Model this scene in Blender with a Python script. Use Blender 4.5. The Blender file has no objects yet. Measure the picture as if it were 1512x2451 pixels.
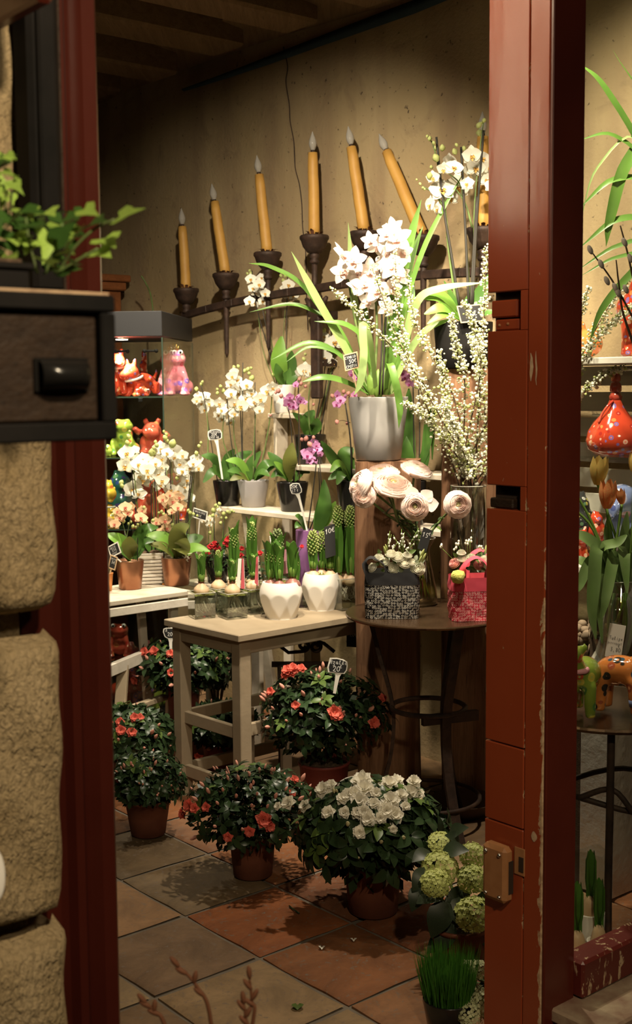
import bpy, math, random
from mathutils import Vector, Matrix
rnd = random.Random(11)
PI = math.pi; sin = math.sin; cos = math.cos
V = Vector
sc = bpy.context.scene
COL = sc.collection

# ---------------------------------------------------------------- camera
FPX, CX, CY, H = 3000.0, 756.0, 1225.5, 1.5          # focal length in pixels of the 1512x2451 frame, eye height
PITCH, ROLL = math.atan(0.1), -0.0082
FWD = V((0, cos(PITCH), -sin(PITCH)))
_u = V((0, sin(PITCH), cos(PITCH))); _r = V((1, 0, 0))
RGT = _r * cos(ROLL) + _u * sin(ROLL)
UPV = _u * cos(ROLL) - _r * sin(ROLL)
EYE = V((0, 0, H))
cam_d = bpy.data.cameras.new('camera')
cam_d.sensor_fit = 'VERTICAL'; cam_d.sensor_height = 36.0
cam_d.lens = 36.0 * FPX / 2451.0
cam_d.clip_start = 0.05; cam_d.clip_end = 60
cam_d.dof.use_dof = True; cam_d.dof.focus_distance = 3.5; cam_d.dof.aperture_fstop = 6.6
cam = bpy.data.objects.new('camera', cam_d); COL.objects.link(cam)
cam.matrix_world = Matrix(((RGT.x, UPV.x, -FWD.x, 0), (RGT.y, UPV.y, -FWD.y, 0), (RGT.z, UPV.z, -FWD.z, H), (0, 0, 0, 1)))
sc.camera = cam

# room axes: U1 runs along the plastered back wall into the room, U2 across the room towards that wall
U1 = V((-0.646, 0.763, 0)).normalized(); U2 = V((0.763, 0.646, 0)).normalized()
WALL = 3.515; FACADE = 1.63
def W(u1, u2, z): return U1 * u1 + U2 * u2 + V((0, 0, z))

# ---------------------------------------------------------------- world, lights, exposure
wd = bpy.data.worlds.new('world'); sc.world = wd; wd.use_nodes = True
wd.node_tree.nodes['Background'].inputs[0].default_value = (0.30, 0.27, 0.22, 1)
wd.node_tree.nodes['Background'].inputs[1].default_value = 0.02
def lamp(name, loc, power, col, target=None, ang=None, size=0.04, blend=0.6):
    d = bpy.data.lights.new(name, 'SPOT' if target is not None else 'POINT')
    d.energy = power; d.color = col; d.shadow_soft_size = size
    if target is not None: d.spot_size = math.radians(ang); d.spot_blend = blend
    o = bpy.data.objects.new(name, d); COL.objects.link(o); o.location = loc
    if target is not None: o.rotation_euler = (V(target) - V(loc)).to_track_quat('-Z', 'Y').to_euler()
    return o
WARM = (1.0, 0.80, 0.53); HALO = (1.0, 0.86, 0.66)
# ceiling spots of the shop (their fittings hang above the frame) and added lights
lamp('spot_wall', W(2.75, 2.05, 2.85), 260, HALO, W(4.3, 3.45, 1.1), 84, 0.035, .9)
lamp('spot_flowers', W(2.62, 2.62, 2.85), 330, HALO, W(3.05, 3.12, 1.15), 60, 0.035, .8)
lamp('spot_tall_orchid', W(2.1, 2.5, 2.85), 130, HALO, W(2.95, 3.3, 1.85), 40, 0.03, .8)
lamp('spot_floor', W(2.95, 2.85, 2.85), 150, HALO, W(2.45, 2.1, 0), 52, 0.035, .8)
lamp('spot_orchids', W(3.95, 2.55, 2.85), 300, HALO, W(4.65, 2.95, .75), 66, 0.035, .8)
lamp('spot_window_low', W(2.75, 2.1, 2.8), 45, WARM, W(1.88, 2.48, .45), 36, 0.04, .7)  # added to brighten the bulb pots and ceramic animals low in the window
lamp('spot_window', W(2.1, 2.35, 2.85), 215, HALO, W(2.2, 3.5, 1.55), 96, 0.04, .8)
lamp('spot_door_jamb', W(2.3, 0.9, 2.8), 80, WARM, W(1.7, 1.95, 2.25), 46, 0.12, .9)  # added for warm light on the reveal of the jamb
tb_ = bpy.data.lights.new('jamb_highlight_light', 'AREA'); tb_.shape = 'RECTANGLE'; tb_.size = .03; tb_.size_y = .75; tb_.energy = 1.0; tb_.color = WARM; tb_.spread = math.radians(110)  # unseen strip light added for the long highlight on the jamb
to_ = bpy.data.objects.new('jamb_highlight_light', tb_); COL.objects.link(to_); to_.location = W(2.80, .75, 2.42); to_.rotation_euler = (W(1.75, 1.99, 2.3) - to_.location).to_track_quat('-Z', 'Y').to_euler()
# street side: a lantern over the display beside the door
lamp('street_lantern', V((0.45, 0.35, 2.5)), 105, WARM, V((-0.45, 1.5, 1.45)), 84, 0.05, .5)
lamp('street_lamp', V((1.7, -0.7, 3.1)), 75, WARM, None, None, .12)
sc.view_settings.view_transform = 'Standard'; sc.view_settings.look = 'None'
sc.view_settings.exposure = 0.0; sc.view_settings.gamma = 1.0
sc.view_settings.use_curve_mapping = False

# ---------------------------------------------------------------- pixels to places
def ray(px, py): return FWD + RGT * ((px - CX) / FPX) + UPV * ((CY - py) / FPX)
def P(px, py, d): r = ray(px, py); return EYE + r * (d / r.y)
def PZ(px, py, z): r = ray(px, py); return EYE + r * ((z - H) / r.z)
def PW(px, py, off=0.0): r = ray(px, py); return EYE + r * ((WALL - off) / r.dot(U2))
def PX(px, d): return P(px, 925, d).x

# ---------------------------------------------------------------- mesh building
class MB:
    def __init__(s): s.v = []; s.f = []; s.m = []; s.s = []
    def add(s, vs, fs, mi=0, sm=True):
        b = len(s.v); s.v += [tuple(x) for x in vs]
        for f in fs: s.f.append(tuple(b + i for i in f)); s.m.append(mi); s.s.append(sm)
    def grid(s, fn, nu, nv, mi=0, sm=True, cu=False, cv=False):
        U = nu if cu else nu + 1; W_ = nv if cv else nv + 1
        vs = [fn(i / nu, j / nv) for i in range(U) for j in range(W_)]
        fs = [(((i) % U) * W_ + j % W_, ((i + 1) % U) * W_ + j % W_, ((i + 1) % U) * W_ + (j + 1) % W_, (i % U) * W_ + (j + 1) % W_) for i in range(nu) for j in range(nv)]
        s.add(vs, fs, mi, sm)
    def box(s, o, ax, ay, az, ch=0.0, mi=0):
        """chamfered box: o the corner-centred middle, ax/ay/az half-extent vectors"""
        o, ax, ay, az = V(o), V(ax), V(ay), V(az)
        if ch <= 0:
            vs = [o + ax * a + ay * b + az * c for a in (-1, 1) for b in (-1, 1) for c in (-1, 1)]
            s.add(vs, [(0, 1, 3, 2), (4, 6, 7, 5), (0, 4, 5, 1), (2, 3, 7, 6), (0, 2, 6, 4), (1, 5, 7, 3)], mi, False); return
        L = [max(a.length, 1e-6) for a in (ax, ay, az)]; c = [min(ch / l, .45) for l in L]; A = (ax, ay, az)
        vs = []; idx = {}
        for a in (-1, 1):
            for b in (-1, 1):
                for d in (-1, 1):
                    sg = (a, b, d)
                    for k in range(3):
                        q = o.copy()
                        for t in range(3): q += A[t] * (sg[t] if t == k else sg[t] * (1 - c[t]))
                        idx[(a, b, d, k)] = len(vs); vs.append(q)
        fs = []
        S = (-1, 1)
        for k in range(3):
            i, j = (k + 1) % 3, (k + 2) % 3
            for sg in S:
                def key(p, q):
                    t = [0, 0, 0]; t[k] = sg; t[i] = p; t[j] = q; return idx[(t[0], t[1], t[2], k)]
                fs.append((key(-1, -1), key(1, -1), key(1, 1), key(-1, 1)))
        for k in range(3):
            i, j = (k + 1) % 3, (k + 2) % 3
            for p in S:
                for q in S:
                    def e(r, kk):
                        t = [0, 0, 0]; t[k] = r; t[i] = p; t[j] = q; return idx[(t[0], t[1], t[2], kk)]
                    fs.append((e(-1, i), e(1, i), e(1, j), e(-1, j)))
        for a in S:
            for b in S:
                for d in S: fs.append(tuple(idx[(a, b, d, k)] for k in range(3)))
        s.add(vs, fs, mi, False)
    def bar(s, a, b, w, t, up=V((0, 0, 1)), ch=0.0, mi=0):
        a, b = V(a), V(b); d = b - a; n = d.normalized(); side = n.cross(up)
        if side.length < 1e-4: side = n.cross(V((1, 0, 0)))
        side.normalize(); u = side.cross(n)
        s.box((a + b) / 2, d / 2, side * (w / 2), u * (t / 2), ch, mi)
    def tube(s, pts, rad, seg=7, mi=0, cap=True):
        pts = [V(p) for p in pts]; n = len(pts)
        if not isinstance(rad, (list, tuple)): rad = [rad] * n
        vs = []; nn = None
        for i in range(n):
            t = (pts[min(i + 1, n - 1)] - pts[max(i - 1, 0)]).normalized()
            if nn is None: nn = t.cross(V((0.31, 0.2, 0.93)) if abs(t.z) < .9 else V((1, 0, 0)))
            nn = (nn - t * nn.dot(t)); nn.normalize(); bb = t.cross(nn)
            for k in range(seg):
                a = 2 * PI * k / seg; vs.append(pts[i] + (nn * cos(a) + bb * sin(a)) * rad[i])
        fs = [(i * seg + k, i * seg + (k + 1) % seg, (i + 1) * seg + (k + 1) % seg, (i + 1) * seg + k) for i in range(n - 1) for k in range(seg)]
        if cap: fs += [tuple(range(seg))[::-1], tuple((n - 1) * seg + k for k in range(seg))]
        s.add(vs, fs, mi, True)
    def lathe(s, prof, seg=24, c=V((0, 0, 0)), mi=0, M=None, sm=True, wob=None):
        c = V(c)
        def fn(u, v):
            i = min(int(round(u * (len(prof) - 1))), len(prof) - 1); r, z = prof[i]; a = 2 * PI * v
            if wob: r *= wob(a, z)
            q = V((r * cos(a), r * sin(a), z))
            if M is not None: q = M @ q
            return c + q
        s.grid(fn, len(prof) - 1, seg, mi, sm, cv=True)
    def ell(s, c, r, seg=8, rings=6, mi=0, M=None):
        c = V(c); r = (r, r, r) if not isinstance(r, (tuple, list)) else r
        vs = [V((0, 0, -1))]; fs = []
        for i in range(1, rings):
            t = PI * i / rings
            for k in range(seg):
                a = 2 * PI * k / seg; vs.append(V((sin(t) * cos(a), sin(t) * sin(a), -cos(t))))
        vs.append(V((0, 0, 1))); top = len(vs) - 1
        for k in range(seg):
            fs.append((0, 1 + (k + 1) % seg, 1 + k))
            for i in range(rings - 2):
                a, b = 1 + i * seg + k, 1 + i * seg + (k + 1) % seg
                fs.append((a, b, b + seg, a + seg))
            q = 1 + (rings - 2) * seg; fs.append((q + k, q + (k + 1) % seg, top))
        out = []
        for p in vs:
            q = V((p.x * r[0], p.y * r[1], p.z * r[2]))
            if M is not None: q = M @ q
            out.append(c + q)
        s.add(out, fs, mi, True)
    def prism(s, poly, o, ax, ay, n, th, mi=0):
        """flat polygon (list of 2D) standing on o with axes ax, ay, thickness th along n"""
        o, ax, ay, n = V(o), V(ax), V(ay), V(n)
        k = len(poly)
        vs = [o + ax * p[0] + ay * p[1] + n * (th / 2) for p in poly] + [o + ax * p[0] + ay * p[1] - n * (th / 2) for p in poly]
        fs = [tuple(range(k)), tuple(range(2 * k - 1, k - 1, -1))] + [(i, i + k, (i + 1) % k + k, (i + 1) % k) for i in range(k)]
        s.add(vs, fs, mi, False)
    def blade(s, pts, wid, nrm=V((0, -.6, .8)), fold=0.15, mi=0):
        pts = [V(p) for p in pts]; n = len(pts); vs = []
        for i in range(n):
            t = (pts[min(i + 1, n - 1)] - pts[max(i - 1, 0)]).normalized()
            sd = t.cross(V(nrm));
            if sd.length < .05: sd = t.cross(V((1, 0, .2)))
            sd.normalize(); nn = sd.cross(t); w = wid[i]
            vs += [pts[i] - sd * w + nn * w * fold, pts[i], pts[i] + sd * w + nn * w * fold]
        fs = []
        for i in range(n - 1):
            a = i * 3; fs += [(a, a + 1, a + 4, a + 3), (a + 1, a + 2, a + 5, a + 4)]
        s.add(vs, fs, mi, True)
    def mesh(s, name, mats, org=V((0, 0, 0))):
        me = bpy.data.meshes.new(name); org = V(org)
        me.from_pydata([(x - org.x, y - org.y, z - org.z) for x, y, z in s.v], [], s.f)
        for m in (mats if isinstance(mats, (list, tuple)) else [mats]): me.materials.append(m)
        me.polygons.foreach_set('material_index', s.m); me.polygons.foreach_set('use_smooth', s.s)
        me.update(); return me
    def build(s, name, mats, parent=None, loc=None):
        """parented: vertices are world places, shifted to the parent; top-level: origin at loc"""
        org = parent_org(parent) if parent is not None else (V(loc) if loc is not None else V((0, 0, 0)))
        o = bpy.data.objects.new(name, s.mesh(name, mats, org)); COL.objects.link(o)
        if parent is not None: o.parent = parent
        else: o.location = org
        return o
def parent_org(p):
    q = V((0, 0, 0))
    while p is not None: q += V(p.location); p = p.parent
    return q
def tag(o, label=None, cat=None, group=None, kind=None):
    if label: o['label'] = label
    if cat: o['category'] = cat
    if group: o['group'] = group
    if kind: o['kind'] = kind
    return o
def thing(name, label, cat, loc, group=None):
    o = bpy.data.objects.new(name, None); COL.objects.link(o); o.location = V(loc); o.empty_display_size = .05
    return tag(o, label, cat, group)
def inst(name, me, parent, loc, M, sc_=1.0, color=None):
    """one more part sharing mesh data; loc in world, M a 3x3 rotation"""
    o = bpy.data.objects.new(name, me); COL.objects.link(o)
    o.parent = parent
    m = M.to_4x4() @ Matrix.Scale(sc_, 4) if not isinstance(sc_, tuple) else M.to_4x4() @ Matrix.Diagonal((*sc_, 1))
    m.translation = V(loc) - parent_org(parent); o.matrix_basis = m
    if color: o.color = (*color, 1)
    return o
def frame(y, z):
    """rotation whose Y axis is y and whose Z axis is as near z as it can be"""
    y = V(y).normalized(); z = V(z); z = z - y * z.dot(y)
    if z.length < 1e-4: z = y.orthogonal()
    z.normalize(); x = y.cross(z)
    return Matrix(((x.x, y.x, z.x), (x.y, y.y, z.y), (x.z, y.z, z.z)))
def frameZ(z, up=V((0, 0, 1))):
    """rotation whose Z axis is z, Y near up"""
    z = V(z).normalized(); y = V(up) - z * V(up).dot(z)
    if y.length < 1e-3: y = z.orthogonal()
    y.normalize(); x = y.cross(z)
    return Matrix(((x.x, y.x, z.x), (x.y, y.y, z.y), (x.z, y.z, z.z)))
def cat_rom(pts, n=5):
    pts = [V(p) for p in pts]
    if len(pts) < 3: return [pts[0].lerp(pts[-1], i / n) for i in range(n + 1)]
    q = [pts[0] * 2 - pts[1]] + pts + [pts[-1] * 2 - pts[-2]]; out = []
    for i in range(1, len(q) - 2):
        a, b, c, d = q[i - 1:i + 3]
        for k in range(n):
            t = k / n
            out.append(.5 * ((2 * b) + (c - a) * t + (2 * a - 5 * b + 4 * c - d) * t * t + (3 * b - a - 3 * c + d) * t ** 3))
    out.append(pts[-1]); return out
def jit(a): return rnd.uniform(-a, a)
def rv(a=1.0): return V((jit(a), jit(a), jit(a)))

# ---------------------------------------------------------------- materials
class NT:
    def __init__(s, name):
        s.m = bpy.data.materials.new(name); s.m.use_nodes = True; s.t = s.m.node_tree
        s.b = s.t.nodes['Principled BSDF']; s.out = s.t.nodes['Material Output']
    def n(s, typ, **kw):
        x = s.t.nodes.new(typ)
        for k, v in kw.items():
            if k.startswith('i_'):
                key = k[2:]; x.inputs[int(key) if key.isdigit() else key.replace('_', ' ')].default_value = v
            else: setattr(x, k, v)
        return x
    def l(s, a, ao, b, bi): s.t.links.new(a.outputs[ao], b.inputs[bi])
    def coords(s, scale=(1, 1, 1)):
        tc = s.n('ShaderNodeTexCoord'); mp = s.n('ShaderNodeMapping'); mp.inputs['Scale'].default_value = scale
        s.l(tc, 'Object', mp, 'Vector'); return mp
    def mix(s, fac, a, b):
        """fac, a, b: (node, out) or constants"""
        x = s.n('ShaderNodeMix', data_type='RGBA')
        for val, i in ((fac, 0), (a, 6), (b, 7)):
            if isinstance(val, tuple) and len(val) == 2 and hasattr(val[0], 'outputs'): s.t.links.new(val[0].outputs[val[1]], x.inputs[i])
            else: x.inputs[i].default_value = val if i == 0 else (*val, 1)
        return (x, 2)
    def math(s, op, a, b=0.0):
        x = s.n('ShaderNodeMath', operation=op)
        for val, i in ((a, 0), (b, 1)):
            if isinstance(val, tuple): s.t.links.new(val[0].outputs[val[1]], x.inputs[i])
            else: x.inputs[i].default_value = val
        return (x, 0)
    def ramp(s, src, lo, hi):
        x = s.n('ShaderNodeMapRange', clamp=True); s.t.links.new(src[0].outputs[src[1]], x.inputs[0])
        x.inputs[1].default_value = lo; x.inputs[2].default_value = hi; return (x, 0)
    def noise(s, scale, detail=4, vec=None, rough=.55, dist=0.0):
        x = s.n('ShaderNodeTexNoise'); x.inputs['Scale'].default_value = scale; x.inputs['Detail'].default_value = detail
        x.inputs['Roughness'].default_value = rough; x.inputs['Distortion'].default_value = dist
        s.l(vec or s.coords(), 0, x, 'Vector'); return (x, 0)
    def bump(s, src, strength, dist=0.01):
        x = s.n('ShaderNodeBump'); x.inputs['Strength'].default_value = strength; x.inputs['Distance'].default_value = dist
        s.t.links.new(src[0].outputs[src[1]], x.inputs['Height']); s.l(x, 0, s.b, 'Normal')
    def set(s, **kw):
        for k, v in kw.items():
            i = s.b.inputs[k.replace('_', ' ')]
            if isinstance(v, tuple) and hasattr(v[0], 'outputs'): s.t.links.new(v[0].outputs[v[1]], i)
            elif isinstance(v, tuple): i.default_value = (*v, 1) if len(v) == 3 else v
            else: i.default_value = v
        return s
def plain(name, col, rough=.6, metal=0.0, spec=.4, var=0.0, col2=None, nscale=8, bump=0.0, bscale=60, coat=0.0, stretch=(1, 1, 1), objcol=False):
    t = NT(name); base = col
    mp = t.coords(stretch)
    if col2 is not None: base = t.mix(t.ramp(t.noise(nscale, 5, mp), .35, .68), col, col2)
    if objcol:
        oi = t.n('ShaderNodeObjectInfo'); x = t.n('ShaderNodeMix', data_type='RGBA', blend_type='MULTIPLY'); x.inputs[0].default_value = 1
        if isinstance(base, tuple) and hasattr(base[0], 'outputs'): t.t.links.new(base[0].outputs[base[1]], x.inputs[6])
        else: x.inputs[6].default_value = (*base, 1)
        t.l(oi, 'Color', x, 7); base = (x, 2)
    if var > 0:
        oi = t.n('ShaderNodeObjectInfo'); hs = t.n('ShaderNodeHueSaturation')
        r = t.n('ShaderNodeMapRange'); r.inputs[3].default_value = 1 - var; r.inputs[4].default_value = 1 + var
        t.l(oi, 'Random', r, 0); t.l(r, 0, hs, 'Value')
        if isinstance(base, tuple) and hasattr(base[0], 'outputs'): t.t.links.new(base[0].outputs[base[1]], hs.inputs['Color'])
        else: hs.inputs['Color'].default_value = (*base, 1)
        base = (hs, 0)
    t.set(Base_Color=base, Roughness=rough, Metallic=metal, Specular_IOR_Level=spec, Coat_Weight=coat)
    if bump > 0: t.bump(t.noise(bscale, 4, mp), bump, .004)
    return t.m
def petal_mat(name, col, col2=None, trans=.35, var=.05, nscale=40, rough=.55):
    """thin living tissue: principled plus translucent"""
    t = NT(name); base = col
    if col2 is not None: base = t.mix(t.ramp(t.noise(nscale, 3), .35, .7), col, col2)
    oi = t.n('ShaderNodeObjectInfo'); hs = t.n('ShaderNodeHueSaturation')
    r = t.n('ShaderNodeMapRange'); r.inputs[3].default_value = 1 - var; r.inputs[4].default_value = 1 + var
    t.l(oi, 'Random', r, 0); t.l(r, 0, hs, 'Value')
    if isinstance(base, tuple) and hasattr(base[0], 'outputs'): t.t.links.new(base[0].outputs[base[1]], hs.inputs['Color'])
    else: hs.inputs['Color'].default_value = (*base, 1)
    t.set(Base_Color=(hs, 0), Roughness=rough, Specular_IOR_Level=.3)
    tr = t.n('ShaderNodeBsdfTranslucent'); t.l(hs, 0, tr, 'Color')
    mx = t.n('ShaderNodeMixShader'); mx.inputs[0].default_value = trans
    t.l(t.b, 0, mx, 1); t.l(tr, 0, mx, 2); t.l(mx, 0, t.out, 'Surface')
    return t.m
def glass_mat(name, tint=(.96, .98, .96), ior=1.45, rough=0.02, boost=1.0):
    """thin pane: see-through with a Fresnel reflection"""
    t = NT(name); t.t.nodes.remove(t.b)
    tr = t.n('ShaderNodeBsdfTransparent'); tr.inputs[0].default_value = (*tint, 1)
    gl = t.n('ShaderNodeBsdfGlossy'); gl.inputs['Roughness'].default_value = rough; gl.inputs['Color'].default_value = (1, 1, 1, 1)
    lw_ = t.n('ShaderNodeLayerWeight'); lw_.inputs['Blend'].default_value = .5; f0 = ((ior - 1) / (ior + 1)) ** 2
    f = t.math('MULTIPLY', t.math('ADD', t.math('MULTIPLY', t.math('POWER', (lw_, 1), 5.0), 1 - f0), f0), boost)
    mx = t.n('ShaderNodeMixShader'); t.t.links.new(f[0].outputs[0], mx.inputs[0]); t.l(tr, 0, mx, 1); t.l(gl, 0, mx, 2)
    t.l(mx, 0, t.out, 'Surface'); return t.m
def ceramic(name, base, accents, scale=52, rough=.12, edge=.42):
    """glazed earthenware printed with small flowers and dots"""
    t = NT(name); mp = t.coords()
    vo = t.n('ShaderNodeTexVoronoi'); vo.inputs['Scale'].default_value = scale; t.l(mp, 0, vo, 'Vector')
    sep = t.n('ShaderNodeSeparateColor'); t.l(vo, 'Color', sep, 0)
    cr = t.n('ShaderNodeValToRGB'); cr.color_ramp.interpolation = 'CONSTANT'
    n = len(accents); els = cr.color_ramp.elements
    while len(els) < n: els.new(.5)
    for i, a in enumerate(accents): els[i].position = i / n; els[i].color = (*a, 1)
    t.l(sep, 0, cr, 0)
    dot = t.ramp((vo, 'Distance'), edge, edge - .05)
    core = t.ramp((vo, 'Distance'), .17, .12)
    on = t.math('GREATER_THAN', (sep, 1), .25)
    fac = t.math('MULTIPLY', dot, on)
    b0 = t.mix(t.ramp(t.noise(9, 3, mp), .35, .7), base, tuple(min(1, c * .55) for c in base))
    c1 = t.mix(fac, b0, (cr, 0)); c2 = t.mix(t.math('MULTIPLY', core, fac), c1, tuple(min(1, c * 1.2 + .1) for c in base))
    t.set(Base_Color=c2, Roughness=rough, Specular_IOR_Level=.6, Coat_Weight=.6); t.b.inputs['Coat Roughness'].default_value = .05
    return t.m
def cloth_flowers(name, base, dots, scale):
    """printed cotton: little flowers of five dots"""
    t = NT(name); tc = t.n('ShaderNodeTexCoord'); sp = t.n('ShaderNodeSeparateXYZ'); t.l(tc, 'Object', sp, 0)
    cb_ = t.n('ShaderNodeCombineXYZ'); u = t.math('ADD', (sp, 0), (sp, 1)); t.t.links.new(u[0].outputs[0], cb_.inputs[0]); t.l(sp, 2, cb_, 1)
    sc_ = t.n('ShaderNodeVectorMath', operation='SCALE'); t.l(cb_, 0, sc_, 0); sc_.inputs['Scale'].default_value = scale
    vo = t.n('ShaderNodeTexVoronoi', voronoi_dimensions='2D'); vo.inputs['Scale'].default_value = 1.0; vo.inputs['Randomness'].default_value = .55; t.l(sc_, 0, vo, 'Vector')
    df = t.n('ShaderNodeVectorMath', operation='SUBTRACT'); t.l(sc_, 0, df, 0); t.l(vo, 'Position', df, 1)
    s2 = t.n('ShaderNodeSeparateXYZ'); t.l(df, 0, s2, 0)
    th = t.math('ARCTAN2', (s2, 1), (s2, 0)); sep = t.n('ShaderNodeSeparateColor'); t.l(vo, 'Color', sep, 0)
    ph = t.math('ADD', t.math('MULTIPLY', th, 5.0), t.math('MULTIPLY', (sep, 0), 6.28))
    co = t.math('COSINE', ph); petals = t.ramp(co, -.05, .25); ring = t.ramp((vo, 'Distance'), .43, .37); core = t.ramp((vo, 'Distance'), .15, .20)
    fac = t.math('MULTIPLY', t.math('MULTIPLY', petals, ring), core)
    t.set(Base_Color=t.mix(fac, base, dots), Roughness=.85, Specular_IOR_Level=.15)
    t.bump(t.noise(14, 4, t.coords(), dist=1.2), .5, .012); return t.m
# ---- the palette
M = {}
def plaster():
    t = NT('old_plaster'); mp = t.coords()
    big = t.noise(1.3, 5, mp, .6); mid = t.noise(5, 6, mp, .65, .6); vert = t.noise(3.0, 4, t.coords((1.6, 1.6, .22)))
    a = t.mix(t.ramp(big, .35, .7), (.33, .245, .125), (.43, .33, .185))
    b = t.mix(t.ramp(vert, .45, .75), a, (.27, .19, .11))
    c = t.mix(t.ramp(mid, .56, .80), b, (.20, .14, .085))
    pits = t.noise(42, 3, mp); c = t.mix(t.ramp(pits, .66, .74), c, (.10, .07, .045))
    t.set(Base_Color=c, Roughness=.92, Specular_IOR_Level=.15)
    h = t.math('ADD', t.math('MULTIPLY', mid, .6), t.math('MULTIPLY', t.noise(70, 3, mp), .3))
    t.bump(h, .55, .012); return t.m
def stone():
    t = NT('tooled_limestone'); mp = t.coords()
    n1 = t.noise(9, 6, mp, .7, .5); st = t.noise(130, 3, t.coords((1, 1, .6)), .6, .6)
    c = t.mix(t.ramp(n1, .3, .72), (.34, .25, .13), (.48, .37, .22))
    t.set(Base_Color=c, Roughness=.95, Specular_IOR_Level=.1)
    t.bump(t.math('ADD', t.math('MULTIPLY', st, .7), t.math('MULTIPLY', n1, .35)), 1.0, .016); return t.m
def tile_m():
    t = NT('worn_terracotta'); mp = t.coords()
    oi = t.n('ShaderNodeObjectInfo')
    n1 = t.noise(6, 8, mp, .72, .6); n2 = t.noise(75, 4, mp)
    x = t.n('ShaderNodeMix', data_type='RGBA', blend_type='MULTIPLY'); x.inputs[0].default_value = 1; t.l(oi, 'Color', x, 6)
    a = t.mix(t.ramp(n1, .28, .72), (.52, .50, .48), (1.2, 1.15, 1.05)); t.t.links.new(a[0].outputs[a[1]], x.inputs[7])
    b = t.mix(t.ramp(n2, .58, .72), (x, 2), (.15, .11, .08))
    t.set(Base_Color=b, Roughness=.72, Specular_IOR_Level=.2)
    t.bump(t.math('ADD', n1, t.math('MULTIPLY', n2, .25)), .35, .006); return t.m
def wood(name, c1, c2, scale=6, axis=2, rough=.6, bump=.4):
    t = NT(name); s = [9, 9, 9]; s[axis] = .55
    mp = t.coords(tuple(s)); n = t.noise(scale, 6, mp, .65, .7); f = t.noise(scale * 6, 3, mp)
    c = t.mix(t.ramp(n, .32, .70), c1, c2); c = t.mix(t.ramp(f, .58, .8), c, tuple(k * .45 for k in c1))
    t.set(Base_Color=c, Roughness=rough, Specular_IOR_Level=.25)
    t.bump(t.math('ADD', n, t.math('MULTIPLY', f, .4)), bump, .006); return t.m
def red_paint(name, red, chip, amount):
    """oil paint on a jamb, chipped where noise says so"""
    t = NT(name); mp = t.coords((1, 1, .28)); mp2 = t.coords()
    n = t.noise(26, 5, mp, .7, .5); lo = t.n('ShaderNodeSeparateXYZ'); tc = t.n('ShaderNodeTexCoord'); t.l(tc, 'Object', lo, 0)
    tone = t.mix(t.ramp(t.noise(3, 4, mp2), .3, .7), red, tuple(k * .78 for k in red))
    hz = t.ramp((lo, 2), 2.4, .2)
    k = t.math('ADD', n, t.math('MULTIPLY', hz, .06))
    c = t.mix(t.ramp(k, amount, amount + .02), tone, chip)
    t.set(Base_Color=c, Roughness=.38, Specular_IOR_Level=.45)
    t.bump(t.noise(10, 4, mp), .25, .006); return t.m
M['plaster'] = plaster(); M['stone'] = stone(); M['tile'] = tile_m()
M['grout'] = plain('grout', (.12, .095, .07), .95, bump=.5, bscale=80, col2=(.15, .125, .095), nscale=20)
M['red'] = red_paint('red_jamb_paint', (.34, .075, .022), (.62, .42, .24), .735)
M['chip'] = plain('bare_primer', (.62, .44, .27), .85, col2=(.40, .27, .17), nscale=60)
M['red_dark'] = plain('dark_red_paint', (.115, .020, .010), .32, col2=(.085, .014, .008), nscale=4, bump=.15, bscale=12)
M['black_paint'] = plain('black_paint', (.006, .0055, .005), .75, spec=.15, col2=(.013, .011, .010), nscale=10)
M['black_gloss'] = plain('black_pot_glaze', (.012, .011, .010), .22, spec=.5)
M['grey_glaze'] = plain('grey_pot_glaze', (.33, .31, .31), .35, col2=(.29, .275, .275), nscale=3)
M['grey_pot'] = plain('grey_cymbidium_pot', (.36, .35, .335), .38, col2=(.32, .31, .295), nscale=3)
M['white_glaze'] = plain('white_glaze', (.80, .77, .71), .3)
M['white_matt'] = plain('matt_white_ceramic', (.76, .72, .65), .7, spec=.2)
M['copper'] = plain('copper_pot', (.42, .20, .11), .30, .75, col2=(.30, .13, .07), nscale=6)
M['orange_clay'] = plain('orange_plastic_pot', (.70, .28, .09), .45)
M['terracotta'] = plain('terracotta', (.15, .046, .022), .8, col2=(.11, .033, .016), nscale=9, bump=.2)
M['purple'] = plain('lilac_pot', (.24, .105, .26), .35)
M['plum'] = plain('dark_red_pot', (.16, .03, .025), .5)
M['soil'] = plain('bark_mix', (.045, .028, .017), .95, col2=(.16, .10, .06), nscale=70, bump=1, bscale=90)
M['moss'] = plain('moss', (.10, .115, .02), .95, col2=(.22, .20, .05), nscale=90, bump=1, bscale=140)
M['beam'] = wood('old_oak_beam', (.15, .072, .036), (.27, .145, .078), 5, 2, .65, .7)
M['ceil_wood'] = wood('ceiling_wood', (.10, .058, .026), (.16, .10, .05), 4, 1, .8, .4)
M['cabinet'] = wood('cabinet_wood', (.16, .055, .018), (.24, .085, .03), 3, 0, .4, .1)
M['grey_wood'] = plain('greige_painted_wood', (.36, .285, .19), .75, col2=(.29, .23, .15), nscale=5, bump=.25, bscale=30, stretch=(1, 1, 1))
M['shelf_white'] = plain('limewashed_wood', (.60, .53, .42), .75, col2=(.48, .41, .31), nscale=9, bump=.25, bscale=40)
M['white_wood'] = plain('white_painted_wood', (.68, .63, .54), .6, col2=(.55, .50, .42), nscale=10, bump=.2)
M['crate_wood'] = wood('dark_crate_wood', (.020, .011, .006), (.040, .023, .013), 4, 0, .6, .4)
M['iron'] = plain('wrought_iron', (.028, .017, .012), .62, .3, col2=(.065, .036, .024), nscale=25, bump=.4, bscale=60)
M['wax'] = plain('yellow_wax', (.50, .275, .06), .55, col2=(.42, .22, .045), nscale=12)
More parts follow.
